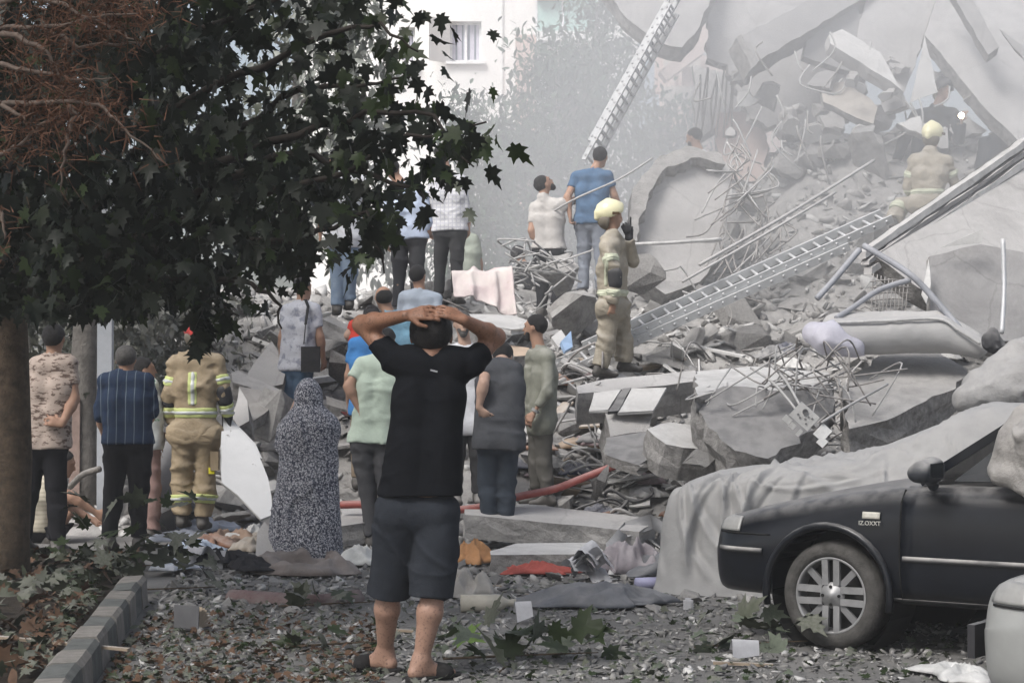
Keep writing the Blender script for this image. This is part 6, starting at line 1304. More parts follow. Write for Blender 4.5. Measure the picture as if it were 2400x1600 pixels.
# the near plane tree, trunk at the left edge of the view
tb = onground(18, 1378); TR = empty('plane_tree', tb, 'dark leafy plane tree with brown trunk at the left edge', 'tree')
mb = MB(); mb.tube([(-.02, 0, -.1), (0, 0, .3), (.03, 0, .9), (.0, .02, 1.7), (-.05, .05, 2.6), (.0, -.2, 3.6), (.1, -.5, 4.8), (.2, -.8, 6.0)], [.19, .155, .14, .135, .13, .12, .10, .07], 14)
mb.build('trunk', BARK, TR, True)
tl = random.Random(31)
def rel(px, py, d): return at(px, py, d) - tb
BR = []   # branches as paths through photo points with distances, from the trunk outward
T0 = (40, 620, 13.5)
for pts in (
    [(30, 640, 13.4), (300, 560, 12.2), (560, 470, 11.2), (760, 420, 10.6), (960, 330, 10.2), (1140, 285, 10.0)],
    [(30, 560, 13.3), (350, 430, 12.0), (640, 330, 11.0), (860, 260, 10.5), (1010, 270, 10.2), (1110, 390, 10.0)],
    [(30, 640, 13.3), (260, 600, 12.2), (520, 560, 11.4), (700, 560, 10.8), (860, 500, 10.5), (900, 640, 10.4)],
    [(20, 500, 13.2), (300, 300, 12.0), (560, 180, 11.2), (760, 80, 10.6), (900, 60, 10.4), (980, 120, 10.3)],
    [(20, 680, 13.2), (220, 650, 12.5), (420, 650, 11.8), (560, 660, 11.2), (650, 700, 10.9), (660, 770, 10.8)],
    [(20, 400, 13.2), (240, 180, 12.2), (480, 60, 11.4), (700, -20, 10.8), (860, -30, 10.6)],
    [(20, 600, 13.2), (150, 560, 12.6), (320, 640, 12.0), (480, 700, 11.6), (560, 740, 11.4)],
    [(20, 300, 13.2), (200, 60, 12.4), (400, -60, 11.6), (640, -160, 11.0)],
    [(20, 640, 13.2), (120, 640, 12.8), (200, 680, 12.3), (300, 700, 12.0)],
    [(300, 560, 12.2), (520, 420, 11.6), (700, 350, 11.2), (840, 400, 10.8), (980, 440, 10.4), (1010, 500, 10.3)],
    [(350, 430, 12.0), (560, 300, 11.6), (700, 210, 11.0), (820, 205, 10.6), (960, 180, 10.4)]):
    BR.append(pts); P = [rel(*p) for p in pts]; mb = MB(); Q = []
    for i in range(len(P) - 1):
        for k in range(4): Q.append(P[i].lerp(P[i + 1], k / 4) + Vector((tl.gauss(0, .012), tl.gauss(0, .012), tl.gauss(0, .012))))
    Q.append(P[-1]); n = len(Q); mb.tube(Q, [.034 * (1 - i / n) ** 1.2 + .004 for i in range(n)], 6); mb.build('branch', mat('dark_twig', (.03, .024, .02), var=.4, scale=10), TR, True)
spots = []
def leaf_at(p, sz=None, mi=None):
    pw = p + tb; sy_ = HY - (pw.z - CZ) * F / pw.y; sx_ = CX + pw.x * F / pw.y
    if sy_ > np.interp(sx_, [0, 300, 560, 660, 760, 890, 925, 1000, 1060, 1160], [735, 740, 765, 690, 640, 670, 560, 505, 430, 420]): return
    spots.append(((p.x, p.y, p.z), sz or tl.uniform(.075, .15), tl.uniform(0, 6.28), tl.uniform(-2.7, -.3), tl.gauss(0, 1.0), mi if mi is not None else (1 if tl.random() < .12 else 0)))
for pts in BR:
    P = [rel(*p) for p in pts]
    for i in range(len(P) - 1):
        L = (P[i + 1] - P[i]).length; nn = int(L * (64 if i >= len(P) - 3 else 36))
        for k in range(nn):
            t = tl.random(); sp = .22 if i < len(P) - 2 else .12
            leaf_at(P[i].lerp(P[i + 1], t) + Vector((tl.gauss(0, sp), tl.gauss(0, sp * 1.6), tl.gauss(0, sp * .8) - .05)), mi=(1 if i >= len(P) - 2 and tl.random() < .4 else None))
def inside(px, py):
    """soft outline of the crown in the view"""
    lim = np.interp(py, [-300, 0, 80, 150, 200, 260, 330, 420, 500, 560, 620, 660, 700, 730, 760], [900, 580, 580, 520, 470, 490, 800, 800, 740, 740, 720, 560, 430, 260, -80])
    return px < lim + tl.gauss(0, 30)
n0 = 0
while n0 < 4600:
    px, py = tl.uniform(-300, 950), tl.uniform(-250, 750); d = tl.uniform(10.2, 14.8)
    if not inside(px, py) or (px > 430 and tl.random() < .35): continue
    leaf_at(rel(px, py, d)); n0 += 1
for _ in range(5200):   # unseen leaves added above the frame, stretched toward the camera to shade the people
    yy_ = tl.uniform(1.0, 16.0); zt_ = CZ + .1886 * yy_ + .35; p = Vector((tl.uniform(-7.5, 2.6), yy_, tl.uniform(zt_, zt_ + 4.2)))
    leaf_at(p - tb, tl.uniform(.16, .26))
# largest in view become leaves of their own; the rest stay one mass
def screen(s):
    p = Vector(s[0]) + tb; return ((p.x * F / p.y + CX), HY - (p.z - CZ) * F / p.y, s[1] / p.y, p.y)
vis = []
for i, s in enumerate(spots):
    x, y, q, yy = screen(s)
    if 0 < x < 1200 and 0 < y < 800: edge = x > np.interp(y, [0, 150, 300, 500, 700, 800], [600, 520, 620, 700, 420, 0]); vis.append((-(q + (.02 if edge else 0)), i))
vis.sort(); own = set(i for _, i in vis[:300])
lmeshes = []
for V, Fs in LEAFSH:
    for mt in (LEAF_D, LEAF_M):
        me = mesh_arrays('leaf', V, [Fs]); me.materials.append(mt); lmeshes.append(me)
for i in own:
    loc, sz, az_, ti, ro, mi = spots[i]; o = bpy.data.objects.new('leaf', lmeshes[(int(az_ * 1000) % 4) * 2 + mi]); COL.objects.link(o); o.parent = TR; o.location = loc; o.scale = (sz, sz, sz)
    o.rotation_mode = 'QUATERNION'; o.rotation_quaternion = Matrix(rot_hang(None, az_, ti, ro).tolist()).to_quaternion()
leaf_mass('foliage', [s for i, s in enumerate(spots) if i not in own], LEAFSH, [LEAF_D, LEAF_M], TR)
# dark curled leaf bunch that hangs in front of the red helmet
hb_ = rel(470, 700, 11.0)
for i in range(16): pass
bun = []
for i in range(22):
    t = i / 21; p = rel(478 - 20 * t + tl.gauss(0, 14 * (1 - t)), 700 + 125 * t, 11.0 + tl.gauss(0, .05)); bun.append(((p.x, p.y, p.z), .17 - .06 * t, tl.uniform(0, 6.28), -2.2 + tl.gauss(0, .25), tl.gauss(0, .4), 0))
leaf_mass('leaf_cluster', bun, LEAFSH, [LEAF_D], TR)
# dry conifer sprays in front of the dark crown, upper left
DRY = mat('dry_needles', (.14, .066, .040), col2=(.075, .04, .025), scale=10, rough=.9)
DRYW = mat('dry_twig', (.15, .115, .095), var=.3, scale=12, rough=.9)
cb_ = onground(-260, 1420); CT = empty('dry_cypress', cb_, 'dead reddish-brown cypress branches in the upper left corner', 'tree')
mb = MB(); mb.tube([(0, 0, -.1), (.05, -.1, 1.5), (.1, -.3, 3.2), (.2, -.6, 5.2)], [.14, .12, .10, .05], 10); mb.build('trunk', BARK_G, CT, True)
ndl = []; relc = lambda px, py, d: at(px, py, d) - cb_
for pts in ([(-150, 180, 9.6), (0, 150, 8.8), (90, 170, 8.7), (180, 185, 8.7), (260, 182, 8.7)], [(-150, 260, 9.5), (60, 240, 8.8), (150, 235, 8.7), (230, 245, 8.7), (290, 300, 8.6), (390, 385, 8.6)], [(-100, 60, 9.4), (60, 70, 8.8), (200, 40, 8.8), (330, 30, 8.8)], [(-120, 10, 9.4), (80, -10, 9.0), (250, 60, 8.9), (310, 90, 8.8)],
            [(160, 240, 8.7), (175, 270, 8.7), (155, 330, 8.7), (140, 445, 8.7)], [(-100, 420, 9.4), (0, 360, 8.9), (40, 340, 8.8), (90, 290, 8.8), (200, 240, 8.8)], [(-80, 480, 9.2), (0, 500, 8.9), (10, 560, 8.9)], [(-40, 230, 9.0), (40, 260, 8.8), (70, 300, 8.8)], [(0, 75, 8.8), (80, 100, 8.7), (130, 150, 8.7), (140, 190, 8.7)], [(90, 60, 8.9), (180, 110, 8.9), (330, 100, 8.9)]):
    P = [relc(*p) for p in pts]; Q = []
    for i in range(len(P) - 1):
        for k in range(5): Q.append(P[i].lerp(P[i + 1], k / 5) + Vector((tl.gauss(0, .006), 0, tl.gauss(0, .006))))
    Q.append(P[-1]); mb = MB(); n = len(Q); mb.tube(Q, [.012 * (1 - i / n) + .003 for i in range(n)], 5); mb.build('branch', DRYW, CT, True)
    for i in range(4, n - 1):
        if tl.random() < .72:
            for _ in range(20): a = tl.uniform(0, 6.28); ndl.append((Q[i] + Vector((tl.gauss(0, .05), tl.gauss(0, .05), tl.gauss(0, .05))), Vector((math.cos(a), tl.gauss(0, .5), math.sin(a) - .2)).normalized() * tl.uniform(.04, .12)))
for px, py, s_ in ((250, 30, 60), (60, 40, 70), (40, 160, 60), (20, 250, 60), (330, 20, 40), (170, 20, 70), (230, 60, 60), (150, 250, 40), (230, 245, 40)):
    for _ in range(150):
        p = relc(px + tl.gauss(0, s_), py + tl.gauss(0, s_ * .6), 8.9 + tl.uniform(-.15, .15)); a = tl.uniform(0, 6.28); ndl.append((p, Vector((math.cos(a), tl.gauss(0, .4), math.sin(a) - .3)).normalized() * tl.uniform(.03, .10)))
V = []; Fq = []
for p, u in ndl:
    q = Vector((tl.gauss(0, 1), tl.gauss(0, 1), tl.gauss(0, 1))).cross(u).normalized() * .0035; b = len(V); V += [p - q, p + q, p + u]; Fq.append((b, b + 1, b + 2))
me = mesh_arrays('needles', np.array([list(p) for p in V]), [np.array(Fq)]); o = link('needles', me, DRY, CT); o['kind'] = 'stuff'
# hazy trees behind the mound
PINE = mat('pine_needles', (.06, .10, .055), col2=(.022, .04, .024), scale=3, rough=.85)
def soft_tree(label, cx, top, bot, d, wpx, n, m, seed, name='pine_tree', leaf=.16, trunk=True):
    r = random.Random(seed); k = d / F; base = Vector(((cx - CX) * k, d, 0)); root = empty(name, base, label, 'tree', 'hazy trees behind the rubble')
    zt = CZ - (top - HY) * k; zb = max(.3, CZ - (bot - HY) * k); w_ = wpx * k / 2
    mb = MB(); mb.tube([(0, 0, -.1), (.05, 0, zt * .4), (-.05, 0, zt * .7), (0, 0, zt * .97)], [.16, .13, .09, .02], 8); mb.build('trunk', BARK_G, root, True)
    cl = [(r.uniform(-1, 1), r.uniform(-.8, .8), r.random()) for _ in range(52)]; sp = []
    for i, (a, b, t) in enumerate(cl):
        wz = w_ * (1.05 - t * .75) * (.75 + .5 * r.random()); c = Vector((a * wz, b * wz, zb + (zt - zb) * t))
        if i % 3 == 0:
            mb = MB(); mb.tube([(0, 0, max(.2, c.z - .5)), c * .6 + Vector((0, 0, c.z * .35)), c], [.05, .03, .01], 5); mb.build('limb', BARK_G, root, True)
        for _ in range(n // 52):
            sp.append(((c.x + r.gauss(0, .27), c.y + r.gauss(0, .27), c.z + r.gauss(0, .20)), r.uniform(.5, 1.3) * leaf, r.uniform(0, 6.28), r.uniform(-1.6, 1.2), r.gauss(0, .8), 0))
    leaf_mass('crown', sp, [oval()], [m], root)
soft_tree('broad grey-green pine behind the beige and blue tshirts', 1310, 90, 640, 33, 330, 5200, PINE, 1)
soft_tree('slimmer pine in front of the pink balcony wall', 1400, -30, 560, 36, 260, 4000, PINE, 2)
soft_tree('low bushy pine beside the white wall', 1180, 300, 660, 34, 280, 4000, PINE, 3)
soft_tree('small pine top below the white wall', 1090, 230, 640, 35, 180, 2800, PINE, 4)
soft_tree('dusty pine left of the pink stub wall', 1540, 240, 620, 33, 240, 3600, PINE, 5)
soft_tree('pale dusty tree seen through the dark leaves', 800, -60, 620, 30, 300, 2400, mat('dust_grey_leaf', (.20, .215, .19), var=.3, scale=3, dust=.3), 6, 'dusty_tree', .2)
soft_tree('tall faint tree behind the upper leaves', 700, -100, 560, 34, 360, 2400, mat('dust_grey_leaf'), 7, 'dusty_tree', .2)
# dusty shrubs and trunks behind the bystanders on the left
DUL = mat('dust_coated_leaf', (.22, .22, .195), col2=(.10, .11, .085), scale=6, rough=.9, dust=.4)
def shrub(label, cx, top, bot, d, wpx, n, seed, m=DUL):
    r = random.Random(seed); k = d / F; zt = CZ - (top - HY) * k; zb = max(.02, CZ - (bot - HY) * k); base = Vector(((cx - CX) * k, d, 0)); root = empty('dusty_shrub', base, label, 'shrub', 'dust-covered shrubs behind the bystanders')
    for i in range(5):
        mb = MB(); a = r.uniform(-.4, .4); mb.tube([(a * .2, 0, -.05), (a * .6, r.uniform(-.2, .2), zt * .5), (a, r.uniform(-.3, .3), zt * .95)], [.03, .02, .006], 5); mb.build('stem', BARK_G, root, True)
    w_ = wpx * k / 2; sp = []
    for _ in range(n): sp.append(((r.gauss(0, .55) * w_, r.gauss(0, .5), zb + (zt - zb) * min(1, max(0, r.betavariate(1.5, 1.1)))), r.uniform(.05, .13), r.uniform(0, 6.28), r.uniform(-2.4, .6), r.gauss(0, .7), 0))
    leaf_mass('foliage', sp, [oval(), LEAFSH[1]], [m], root)
shrub('dust-covered shrub right of the pale metal post', 330, 700, 1000, 20.5, 200, 1700, 1)
shrub('dust-covered shrub behind the red helmet', 430, 690, 1150, 21.5, 260, 2000, 2)
shrub('dust-covered shrub behind the tan print shirt', 60, 680, 1150, 20.0, 300, 1700, 3, mat('dim_shrub_leaf', (.09, .095, .075), var=.4, scale=5))
shrub('dust-covered shrub behind the left bystanders, between two trunks', 220, 720, 1100, 22.5, 260, 1600, 4)
tp = at(195, 1230, 19.0); tp.z = 0; t2 = empty('street_tree', tp, 'grey dusty tree trunk behind the pinstripe shirt man', 'tree')
mb = MB(); mb.tube([(0, 0, -.1), (.02, 0, .6), (0, 0, 1.5), (.05, 0, 2.4), (.0, 0, 4.0)], [.15, .13, .125, .12, .10], 12); mb.build('trunk', BARK_G, t2, True)
sp = [((tl.gauss(0, 1.2), tl.gauss(0, 1.0), tl.uniform(3.0, 6.2)), tl.uniform(.1, .2), tl.uniform(0, 6.28), tl.uniform(-2.3, -.3), tl.gauss(0, .6), 0) for _ in range(1800)]
leaf_mass('crown', sp, LEAFSH, [LEAF_DU], t2)
pp = onground(247, 1262); o = MB().box((0, 0, 2.2), (.135, .10, 4.6)).build('metal_post', mat('pale_blue_grey_paint', (.40, .42, .45), rough=.5, var=.12, dust=.2)); o.location = (pp.x, 18.4, 0); tag(o, 'pale grey metal post standing behind the pinstripe shirt man', 'post')
o.location = at(247, 900, 18.6); o.location.z = 0
q = at(178, 1100, 18.9); o = MB().box((0, 0, .6), (.10, .12, 1.3)).build('masonry_post', mat('pinkish_masonry', (.30, .22, .19), var=.3, scale=8, bump=.5)); o.location = (q.x, q.y, 0); tag(o, 'pinkish masonry post stub between the tan print and pinstripe men', 'post')
wire('dead_branch', 'broken grey branch leaning across behind the pinstripe man', [(165, 1140, 18.4), (195, 1112, 18.3), (235, 1098, 18.2)], .03, BARK_G, 'branch', n=7)
# ---------------------------------------------------------------- buildings beyond
WALLW = mat('white_render', (.80, .79, .77), var=.05, scale=1.5, bump=.05)
WALLP = mat('pink_render', (.55, .42, .37), var=.08, scale=2)
def bld(name, label, d, x0, x1, y0, y1, depth, m):
    k = d / F; A = at(x0, y0, d); B = at(x1, y1, d); root = empty(name, Vector(((A.x + B.x) / 2, d, 0)), label, 'building'); return root, A, B
d = 52.0; k = d / F
root = empty('apartment_building', (0, d, 0), 'white sunlit apartment building with open window shutter', 'building')
def X(px): return (px - CX) * k
def Z(py): return CZ - (py - HY) * k
xl, xr = X(700), X(1258); wx0, wx1, wz0, wz1 = X(1054), X(1128), Z(142), Z(48)
v0, v1, vz0, vz1 = X(935), X(972), Z(150), Z(62)
def wallbox(x0, x1, z0, z1, m=WALLW, y=0.0, t=.35, name='wall'):
    mb = MB(); mb.box(((x0 + x1) / 2, y + t / 2, (z0 + z1) / 2), (abs(x1 - x0), t, abs(z1 - z0))); return mb.build(name, m, root)
wallbox(xl, v0, 0, 16); wallbox(v1, wx0, 0, 16); wallbox(wx1, xr, 0, 16)
for a, b, lo_, hi_ in ((v0, v1, vz0, vz1), (wx0, wx1, wz0, wz1)): wallbox(a, b, 0, lo_); wallbox(a, b, hi_, 16)
mb = MB(); mb.box(((xl + xr) / 2, 4.4, 8), (xr - xl, 8, 16)); mb.build('rear_block', WALLW, root)
gl = glass_mat('window_glass', (.16, .19, .24), 1.0, .1); FR = mat('white_frame', (.80, .80, .80), rough=.5)
for a, b, lo_, hi_ in ((v0, v1, vz0, vz1), (wx0, wx1, wz0, wz1)):
    wn = bpy.data.objects.new('window', None); COL.objects.link(wn); wn.parent = root
    mb = MB(); mb.box(((a + b) / 2, .27, (lo_ + hi_) / 2), (b - a, .02, hi_ - lo_)); mb.build('pane', gl, wn)
    for q in range(5):
        x = a + (b - a) * (q + .5) / 5; mb = MB(); mb.box((x, .245, (lo_ + hi_) / 2), ((b - a) / 7, .02, (hi_ - lo_) * .9)); mb.build('curtain', mat('lilac_curtain', (.52, .50, .58), var=.1), wn)
    for x in (a + .03, (a + b) / 2, b - .03): mb = MB(); mb.box((x, .21, (lo_ + hi_) / 2), (.06, .05, hi_ - lo_)); mb.build('frame', FR, wn)
    for z in (lo_ + .03, hi_ - .03): mb = MB(); mb.box(((a + b) / 2, .205, z), (b - a - .12, .05, .06)); mb.build('frame', FR, wn)
    mb = MB(); mb.box(((a + b) / 2, -.06, lo_ - .05), (b - a + .2, .14, .07)); mb.build('sill', FR, wn)
sx0, sx1 = X(1004), X(1052); mb = MB(); mb.add([(sx1, -.01, wz0 - .05), (sx0, -.45, wz0 - .05), (sx0, -.45, wz1 + .05), (sx1, -.01, wz1 + .05)], [(0, 1, 2, 3)]); sh = mb.build('shutter', mat('pale_shutter', (.70, .69, .67), var=.04), root); sh.modifiers.new('s', 'SOLIDIFY').thickness = .04
wallbox(X(1176), X(1180), 0, 16, mat('pale_joint', (.62, .61, .60)), -.03, .03, 'wall_joint')
mb = MB(); mb.box(((X(880) + X(965)) / 2, -.15, Z(150)), (X(965) - X(880), .3, .14)); mb.build('ledge', WALLW, root)
mb = MB(); mb.box(((X(1085) + X(1120)) / 2, -.02, Z(262)), (X(1120) - X(1085), .05, .12)); mb.build('window_head', FR, root)
# neighbouring block with green glazed balcony
root = empty('balcony_building', (0, d + .2, 0), 'white block with green glass balcony and pink wall beside the pines', 'building')
mb = MB(); mb.box(((X(1258) + X(1500)) / 2, 4, 8), (X(1500) - X(1258), 7, 16)); mb.build('wall', WALLW, root)
mb = MB(); mb.box(((X(1208) + X(1256)) / 2 , -.6, Z(95) / 2), (X(1256) - X(1208), 1.2, Z(95))); mb.build('pink_wall', WALLP, root)
mb = MB(); mb.box(((X(1257) + X(1400)) / 2, -.5, Z(100)), (X(1400) - X(1257), 1.8, .25)); mb.build('balcony_slab', WALLW, root)
gg = glass_mat('green_glass', (.45, .66, .60), .75, .15)
for a, b in ((1256, 1316), (1318, 1400)): mb = MB(); mb.box(((X(a) + X(b)) / 2, -1.2, (Z(98) + Z(12)) / 2), (X(b) - X(a), .03, Z(12) - Z(98))); mb.build('glass_pane', gg, root)
for px in (1256, 1317, 1400): mb = MB(); mb.box((X(px), -1.2, (Z(98) + Z(5)) / 2), (.06, .06, Z(5) - Z(98))); mb.build('frame', FR, root)
mb = MB(); mb.box(((X(1257) + X(1330)) / 2, -.5, Z(-10)), (X(1330) - X(1257), 1.9, .6)); mb.build('upper_balcony', WALLP, root)
# building behind the raised ladder
d2 = 38.0; k = d2 / F; root = empty('corner_building', (0, d2, 0), 'pale pink building with broken balconies behind the raised ladder', 'building')
PK = mat('pale_pink_render', (.62, .50, .45), var=.06, scale=2)
mb = MB(); mb.box(((X(1600) + X(1900)) / 2, 3, 6), (X(1900) - X(1600), 6, 14)); mb.build('wall', PK, root)
mb = MB(); mb.box(((X(1545) + X(1575)) / 2, 1.0, (Z(200) + Z(80)) / 2), (X(1575) - X(1545), .4, Z(80) - Z(200))); mb.build('pier', PK, root)
for z0, z1, nm in ((250, 205, 'balcony_front'), (120, 160, 'balcony_front')):
    mb = MB(); mb.box(((X(1555) + X(1640)) / 2, -.2, (Z(z0) + Z(z1)) / 2), (X(1640) - X(1555), .12, abs(Z(z1) - Z(z0)))); mb.build(nm, mat('balcony_pale', (.62, .58, .53), var=.06), root)
mb = MB(); mb.bar((X(1545), -.8, Z(195)), (X(1660), -.8, Z(110)), .5, .22); mb.build('sagging_ledge', PK, root)
for y in (78, 148): mb = MB(); mb.bar((X(1515), -1.0, Z(y)), (X(1650), -1.0, Z(y - 4)), .06, .06); mb.build('railing_bar', FR, root)
for x in range(1560, 1600, 8): mb = MB(); mb.bar((X(x), -.9, Z(150)), (X(x), -.9, Z(115)), .03, .03); mb.build('railing_post', FR, root)
# lit head lamp of a rescuer in the dust
lp = at(2255, 270, 24.9)
lm = bpy.data.materials.new('lamp_glow'); lm.use_nodes = True; bs = lm.node_tree.nodes['Principled BSDF']; bs.inputs['Emission Color'].default_value = (1, .86, .62, 1); bs.inputs['Emission Strength'].default_value = 22; bs.inputs['Base Color'].default_value = (1, .9, .7, 1)
lr = empty('torch', lp, 'small lit torch shining through the dust beside the dark rescuers', 'torch')
mb = MB(); mb.lathe([(.0001, -.005), (.035, -.005), (.038, .01)], 14, Matrix.Rotation(rad(90), 4, 'X')); mb.build('lens', lm, lr); mb = MB(); mb.lathe([(.042, .0), (.045, .02), (.03, .08), (.028, .16), (.0001, .16)], 14, Matrix.Rotation(rad(-90), 4, 'X')); mb.build('torch_body', HELM_D, lr, True)
# ---------------------------------------------------------------- litter on the road
def pick_leaf(r, brown):
    for _ in range(30):
        if brown: px, py = r.uniform(60, 900), r.uniform(1440, 1640)
        else: px, py = 150 + 2250 * r.rand() ** 1.5, 1350 + 260 * r.rand() ** .9
        p = onground(px, py)
        side = (p.x - KA.x) * kn.x + (p.y - KA.y) * kn.y
        z = .12 if side > .12 else .012
        if -.12 < side < .12: continue
        return ((p.x, p.y, z + r.uniform(0, .02)), r.uniform(.025, .06) if brown else r.uniform(.015, .06), .35, 0)
    return None
def lie(V): return np.array([(x, y - .4, z * .8 + .01) for x, y, z in V])
FLAT = [(lie(V), Fs) for V, Fs in LEAFSH] + [(lie(oval()[0]), oval()[1])]
def pl_b(r):
    q = pick_leaf(r, True); return q and (q[0], q[1], .45, 0 if r.rand() < .7 else 1)
def pl_g(r):
    q = pick_leaf(r, False); return q and (q[0], q[1], .45, r.randint(3))
scatter_stuff('leaf_litter', 'dry brown leaves littering the road beside the kerb', 1500, pl_b, FLAT, [LEAF_B, LEAF_DU], 3)
scatter_stuff('leaf_litter', 'torn green leaves and scraps covering the road', 2300, pl_g, FLAT, [LEAF_DU, LEAF_G, LEAF_M], 4)
def pick_bed(r):
    for _ in range(30):
        x, y = r.uniform(-5.2, -1.4), r.uniform(8.5, 15.4); side = (x - KA.x) * kn.x + (y - KA.y) * kn.y
        if side > .15: return ((x, y, .10 + .05 * r.rand()), r.uniform(.06, .15), .6, 0 if r.rand() < .75 else 1)
    return None
scatter_stuff('leaf_litter', 'heap of fallen green leaves on the planting bed', 1500, pick_bed, FLAT, [LEAF_DU, LEAF_B], 6)
M_CHIP = mat('dirty_chip', (.25, .244, .233), var=.5, scale=6)
def pick_chip(r):
    px, py = r.uniform(330, 2400), 1285 + 310 * r.rand() ** 1.5; p = onground(px, py)
    side = (p.x - KA.x) * kn.x + (p.y - KA.y) * kn.y
    if side > -.15: return None
    return ((p.x, p.y, .008), r.choice([.008, .012, .018, .026, .04]) * (1.25 if py < 1420 else .8), .4, r.choice([0, 0, 0, 0, 1, 1, 2, 3]))
scatter_stuff('debris', 'small grey chips and scraps strewn over the road', 9500, pick_chip, CHIP, [M_CHIP, M_CONC, M_WHITE, M_DARK], 8)
rr = random.Random(55)
lab = 'fist-sized piece of broken concrete lying on the road'
for i in range(60):
    px, py = rr.uniform(330, 1650), rr.uniform(1285, 1440); p = onground(px, py)
    if (p.x - KA.x) * kn.x + (p.y - KA.y) * kn.y > -.2: continue
    o = bpy.data.objects.new('concrete_chunk', rr.choice(LUMPS + LUMPS2)); COL.objects.link(o); s_ = rr.uniform(.03, .085); o.location = p + Vector((0, 0, s_ * .3)); o.scale = (s_, s_, s_ * .8); o.rotation_euler = (rr.gauss(0, .4), rr.gauss(0, .4), rr.uniform(0, 6.28)); tag(o, where(px, py, 'fist-sized concrete piece'), 'concrete', 'concrete pieces on the road')
# crumpled cloth, plastic and paper
def C(n, c, **k): return mat(n, c, var=.25, scale=7, bump=.35, bscale=20, **k)
heap = [(430, 1265, .5, .12, 'white_linen', (.55, .57, .62), 'white shirt in the clothes pile below the firefighter'), (500, 1240, .5, .16, 'pale_blue_linen', (.48, .52, .60), 'pale blue garment in the clothes pile below the firefighter'), (470, 1290, .55, .12, 'blue_white_linen', (.40, .46, .55), 'blue and white cloth at the front of the clothes pile'),
        (545, 1270, .45, .16, 'tan_cloth', (.28, .20, .15), 'tan cloth in the clothes pile'), (520, 1312, .5, .14, 'black_cloth', (.02, .02, .024), 'black garment at the front of the clothes pile'), (585, 1330, .4, .12, 'black_cloth', (.02, .02, .024), 'black bag beside the pale triangular slab'), (455, 1232, .4, .14, 'dark_navy_cloth', (.04, .05, .08), 'dark navy garment under the firefighter boots'), (560, 1225, .35, .12, 'white_linen', (.55, .57, .62), 'white cloth thrown by the rounded grey lump'), (400, 1330, .35, .10, 'white_linen', (.5, .5, .5), 'white paper-like cloth by the shrubbery cuttings')]
for i, (x, y, w_, h_, mn, c, lb) in enumerate(heap): crumple('garment', lb, 'garment', x, y, w_, w_ * .8, h_, C(mn, c), i + 11, d=dist(y, .05))
crumple('blanket', 'brown-grey folded blanket lying on the road by the chador woman', 'blanket', 725, 1345, .85, .5, .17, mat('brown_grey_blanket', (.20, .165, .15), var=.35, scale=6, bump=.5, dust=.3), 21, z=0, rz=0)
wire('carpet_roll', 'long rolled carpet in dull red and grey lying on the road', [(545, 1405, dist(1405)), (640, 1412, dist(1412)), (740, 1418, dist(1416)), (840, 1405, dist(1408))], .075, mat('dull_red_carpet', (.17, .10, .10), col2=(.24, .21, .20), scale=9, bump=.6), 'carpet', n=12)
crumple('cloth', 'faded pink cloth hanging by the shorts of the barefoot man', 'cloth', 862, 1270, .35, .35, .28, C('faded_pink_cloth', (.30, .20, .21)), 25, z=0)
crumple('plastic_bag', 'white plastic bag on the road near the barefoot man', 'bag', 845, 1325, .36, .3, .12, C('white_plastic', (.66, .66, .63)), 26, z=0)
crumple('cloth', 'orange-brown cloth at the end of the big flat slab', 'cloth', 1108, 1322, .34, .3, .15, C('orange_brown_cloth', (.46, .24, .11)), 27, z=0)
crumple('cloth', 'red cloth lying in front of the big flat slab', 'cloth', 1250, 1348, .50, .22, .07, C('red_cloth', (.36, .085, .07)), 28, z=0, rz=0)
crumple('bundle', 'purple-grey sack beside the curved metal sheet', 'sack', 1475, 1345, .55, .4, .20, mat('purple_grey_sack', (.26, .235, .26), var=.25, scale=9, bump=.3, dust=.3), 29, z=0, rz=0)
crumple('plastic_sheet', 'crumpled dark plastic sheet on the road', 'plastic sheet', 1415, 1420, .95, .35, .10, mat('dark_plastic', (.10, .11, .13), rough=.45, var=.3, bump=.4, dust=.3), 30, z=0, rz=0)
crumple('plastic_sheet', 'dark plastic bag beside the metal sheet', 'bag', 1560, 1350, .5, .35, .14, mat('dark_plastic'), 31, z=0, rz=0)
crumple('cloth', 'pale torn cloth heap on the road right of the barefoot man', 'cloth', 1105, 1400, .42, .3, .15, C('pale_cloth', (.48, .45, .41)), 32, z=0)
crumple('cloth', 'white rag by the wheel of the dark blue sedan', 'cloth', 1625, 1365, .30, .25, .06, C('white_rag', (.62, .62, .60)), 33, z=0)
crumple('plaster_heap', 'pale powdery heap next to the silver car', 'plaster', 2245, 1590, .30, .5, .05, C('plaster_powder', (.58, .58, .57)), 34, z=0)
def sheet_metal():
    P = [(1425, 1290), (1470, 1268), (1530, 1262), (1590, 1290), (1640, 1330)]; mb = MB(); pts = [onground(x, y + 26) + Vector((0, 0, .16 * math.sin(i / 4 * 3.14) + .02)) for i, (x, y) in enumerate(P)]
    for a, b in zip(pts, pts[1:]):
        o_ = Vector((0, .35, .10)); mb.add([a, b, b + o_, a + o_], [(0, 1, 2, 3)])
    c = pts[0].copy(); o = mb.build('metal_sheet', mat('grey_sheet_metal', (.27, .275, .285), rough=.5, var=.2, metal=.3, dust=.4), None, True, loc=c); o.modifiers.new('s', 'SOLIDIFY').thickness = .008
    tag(o, 'curved grey metal sheet lying against the covered car', 'metal sheet')
sheet_metal()
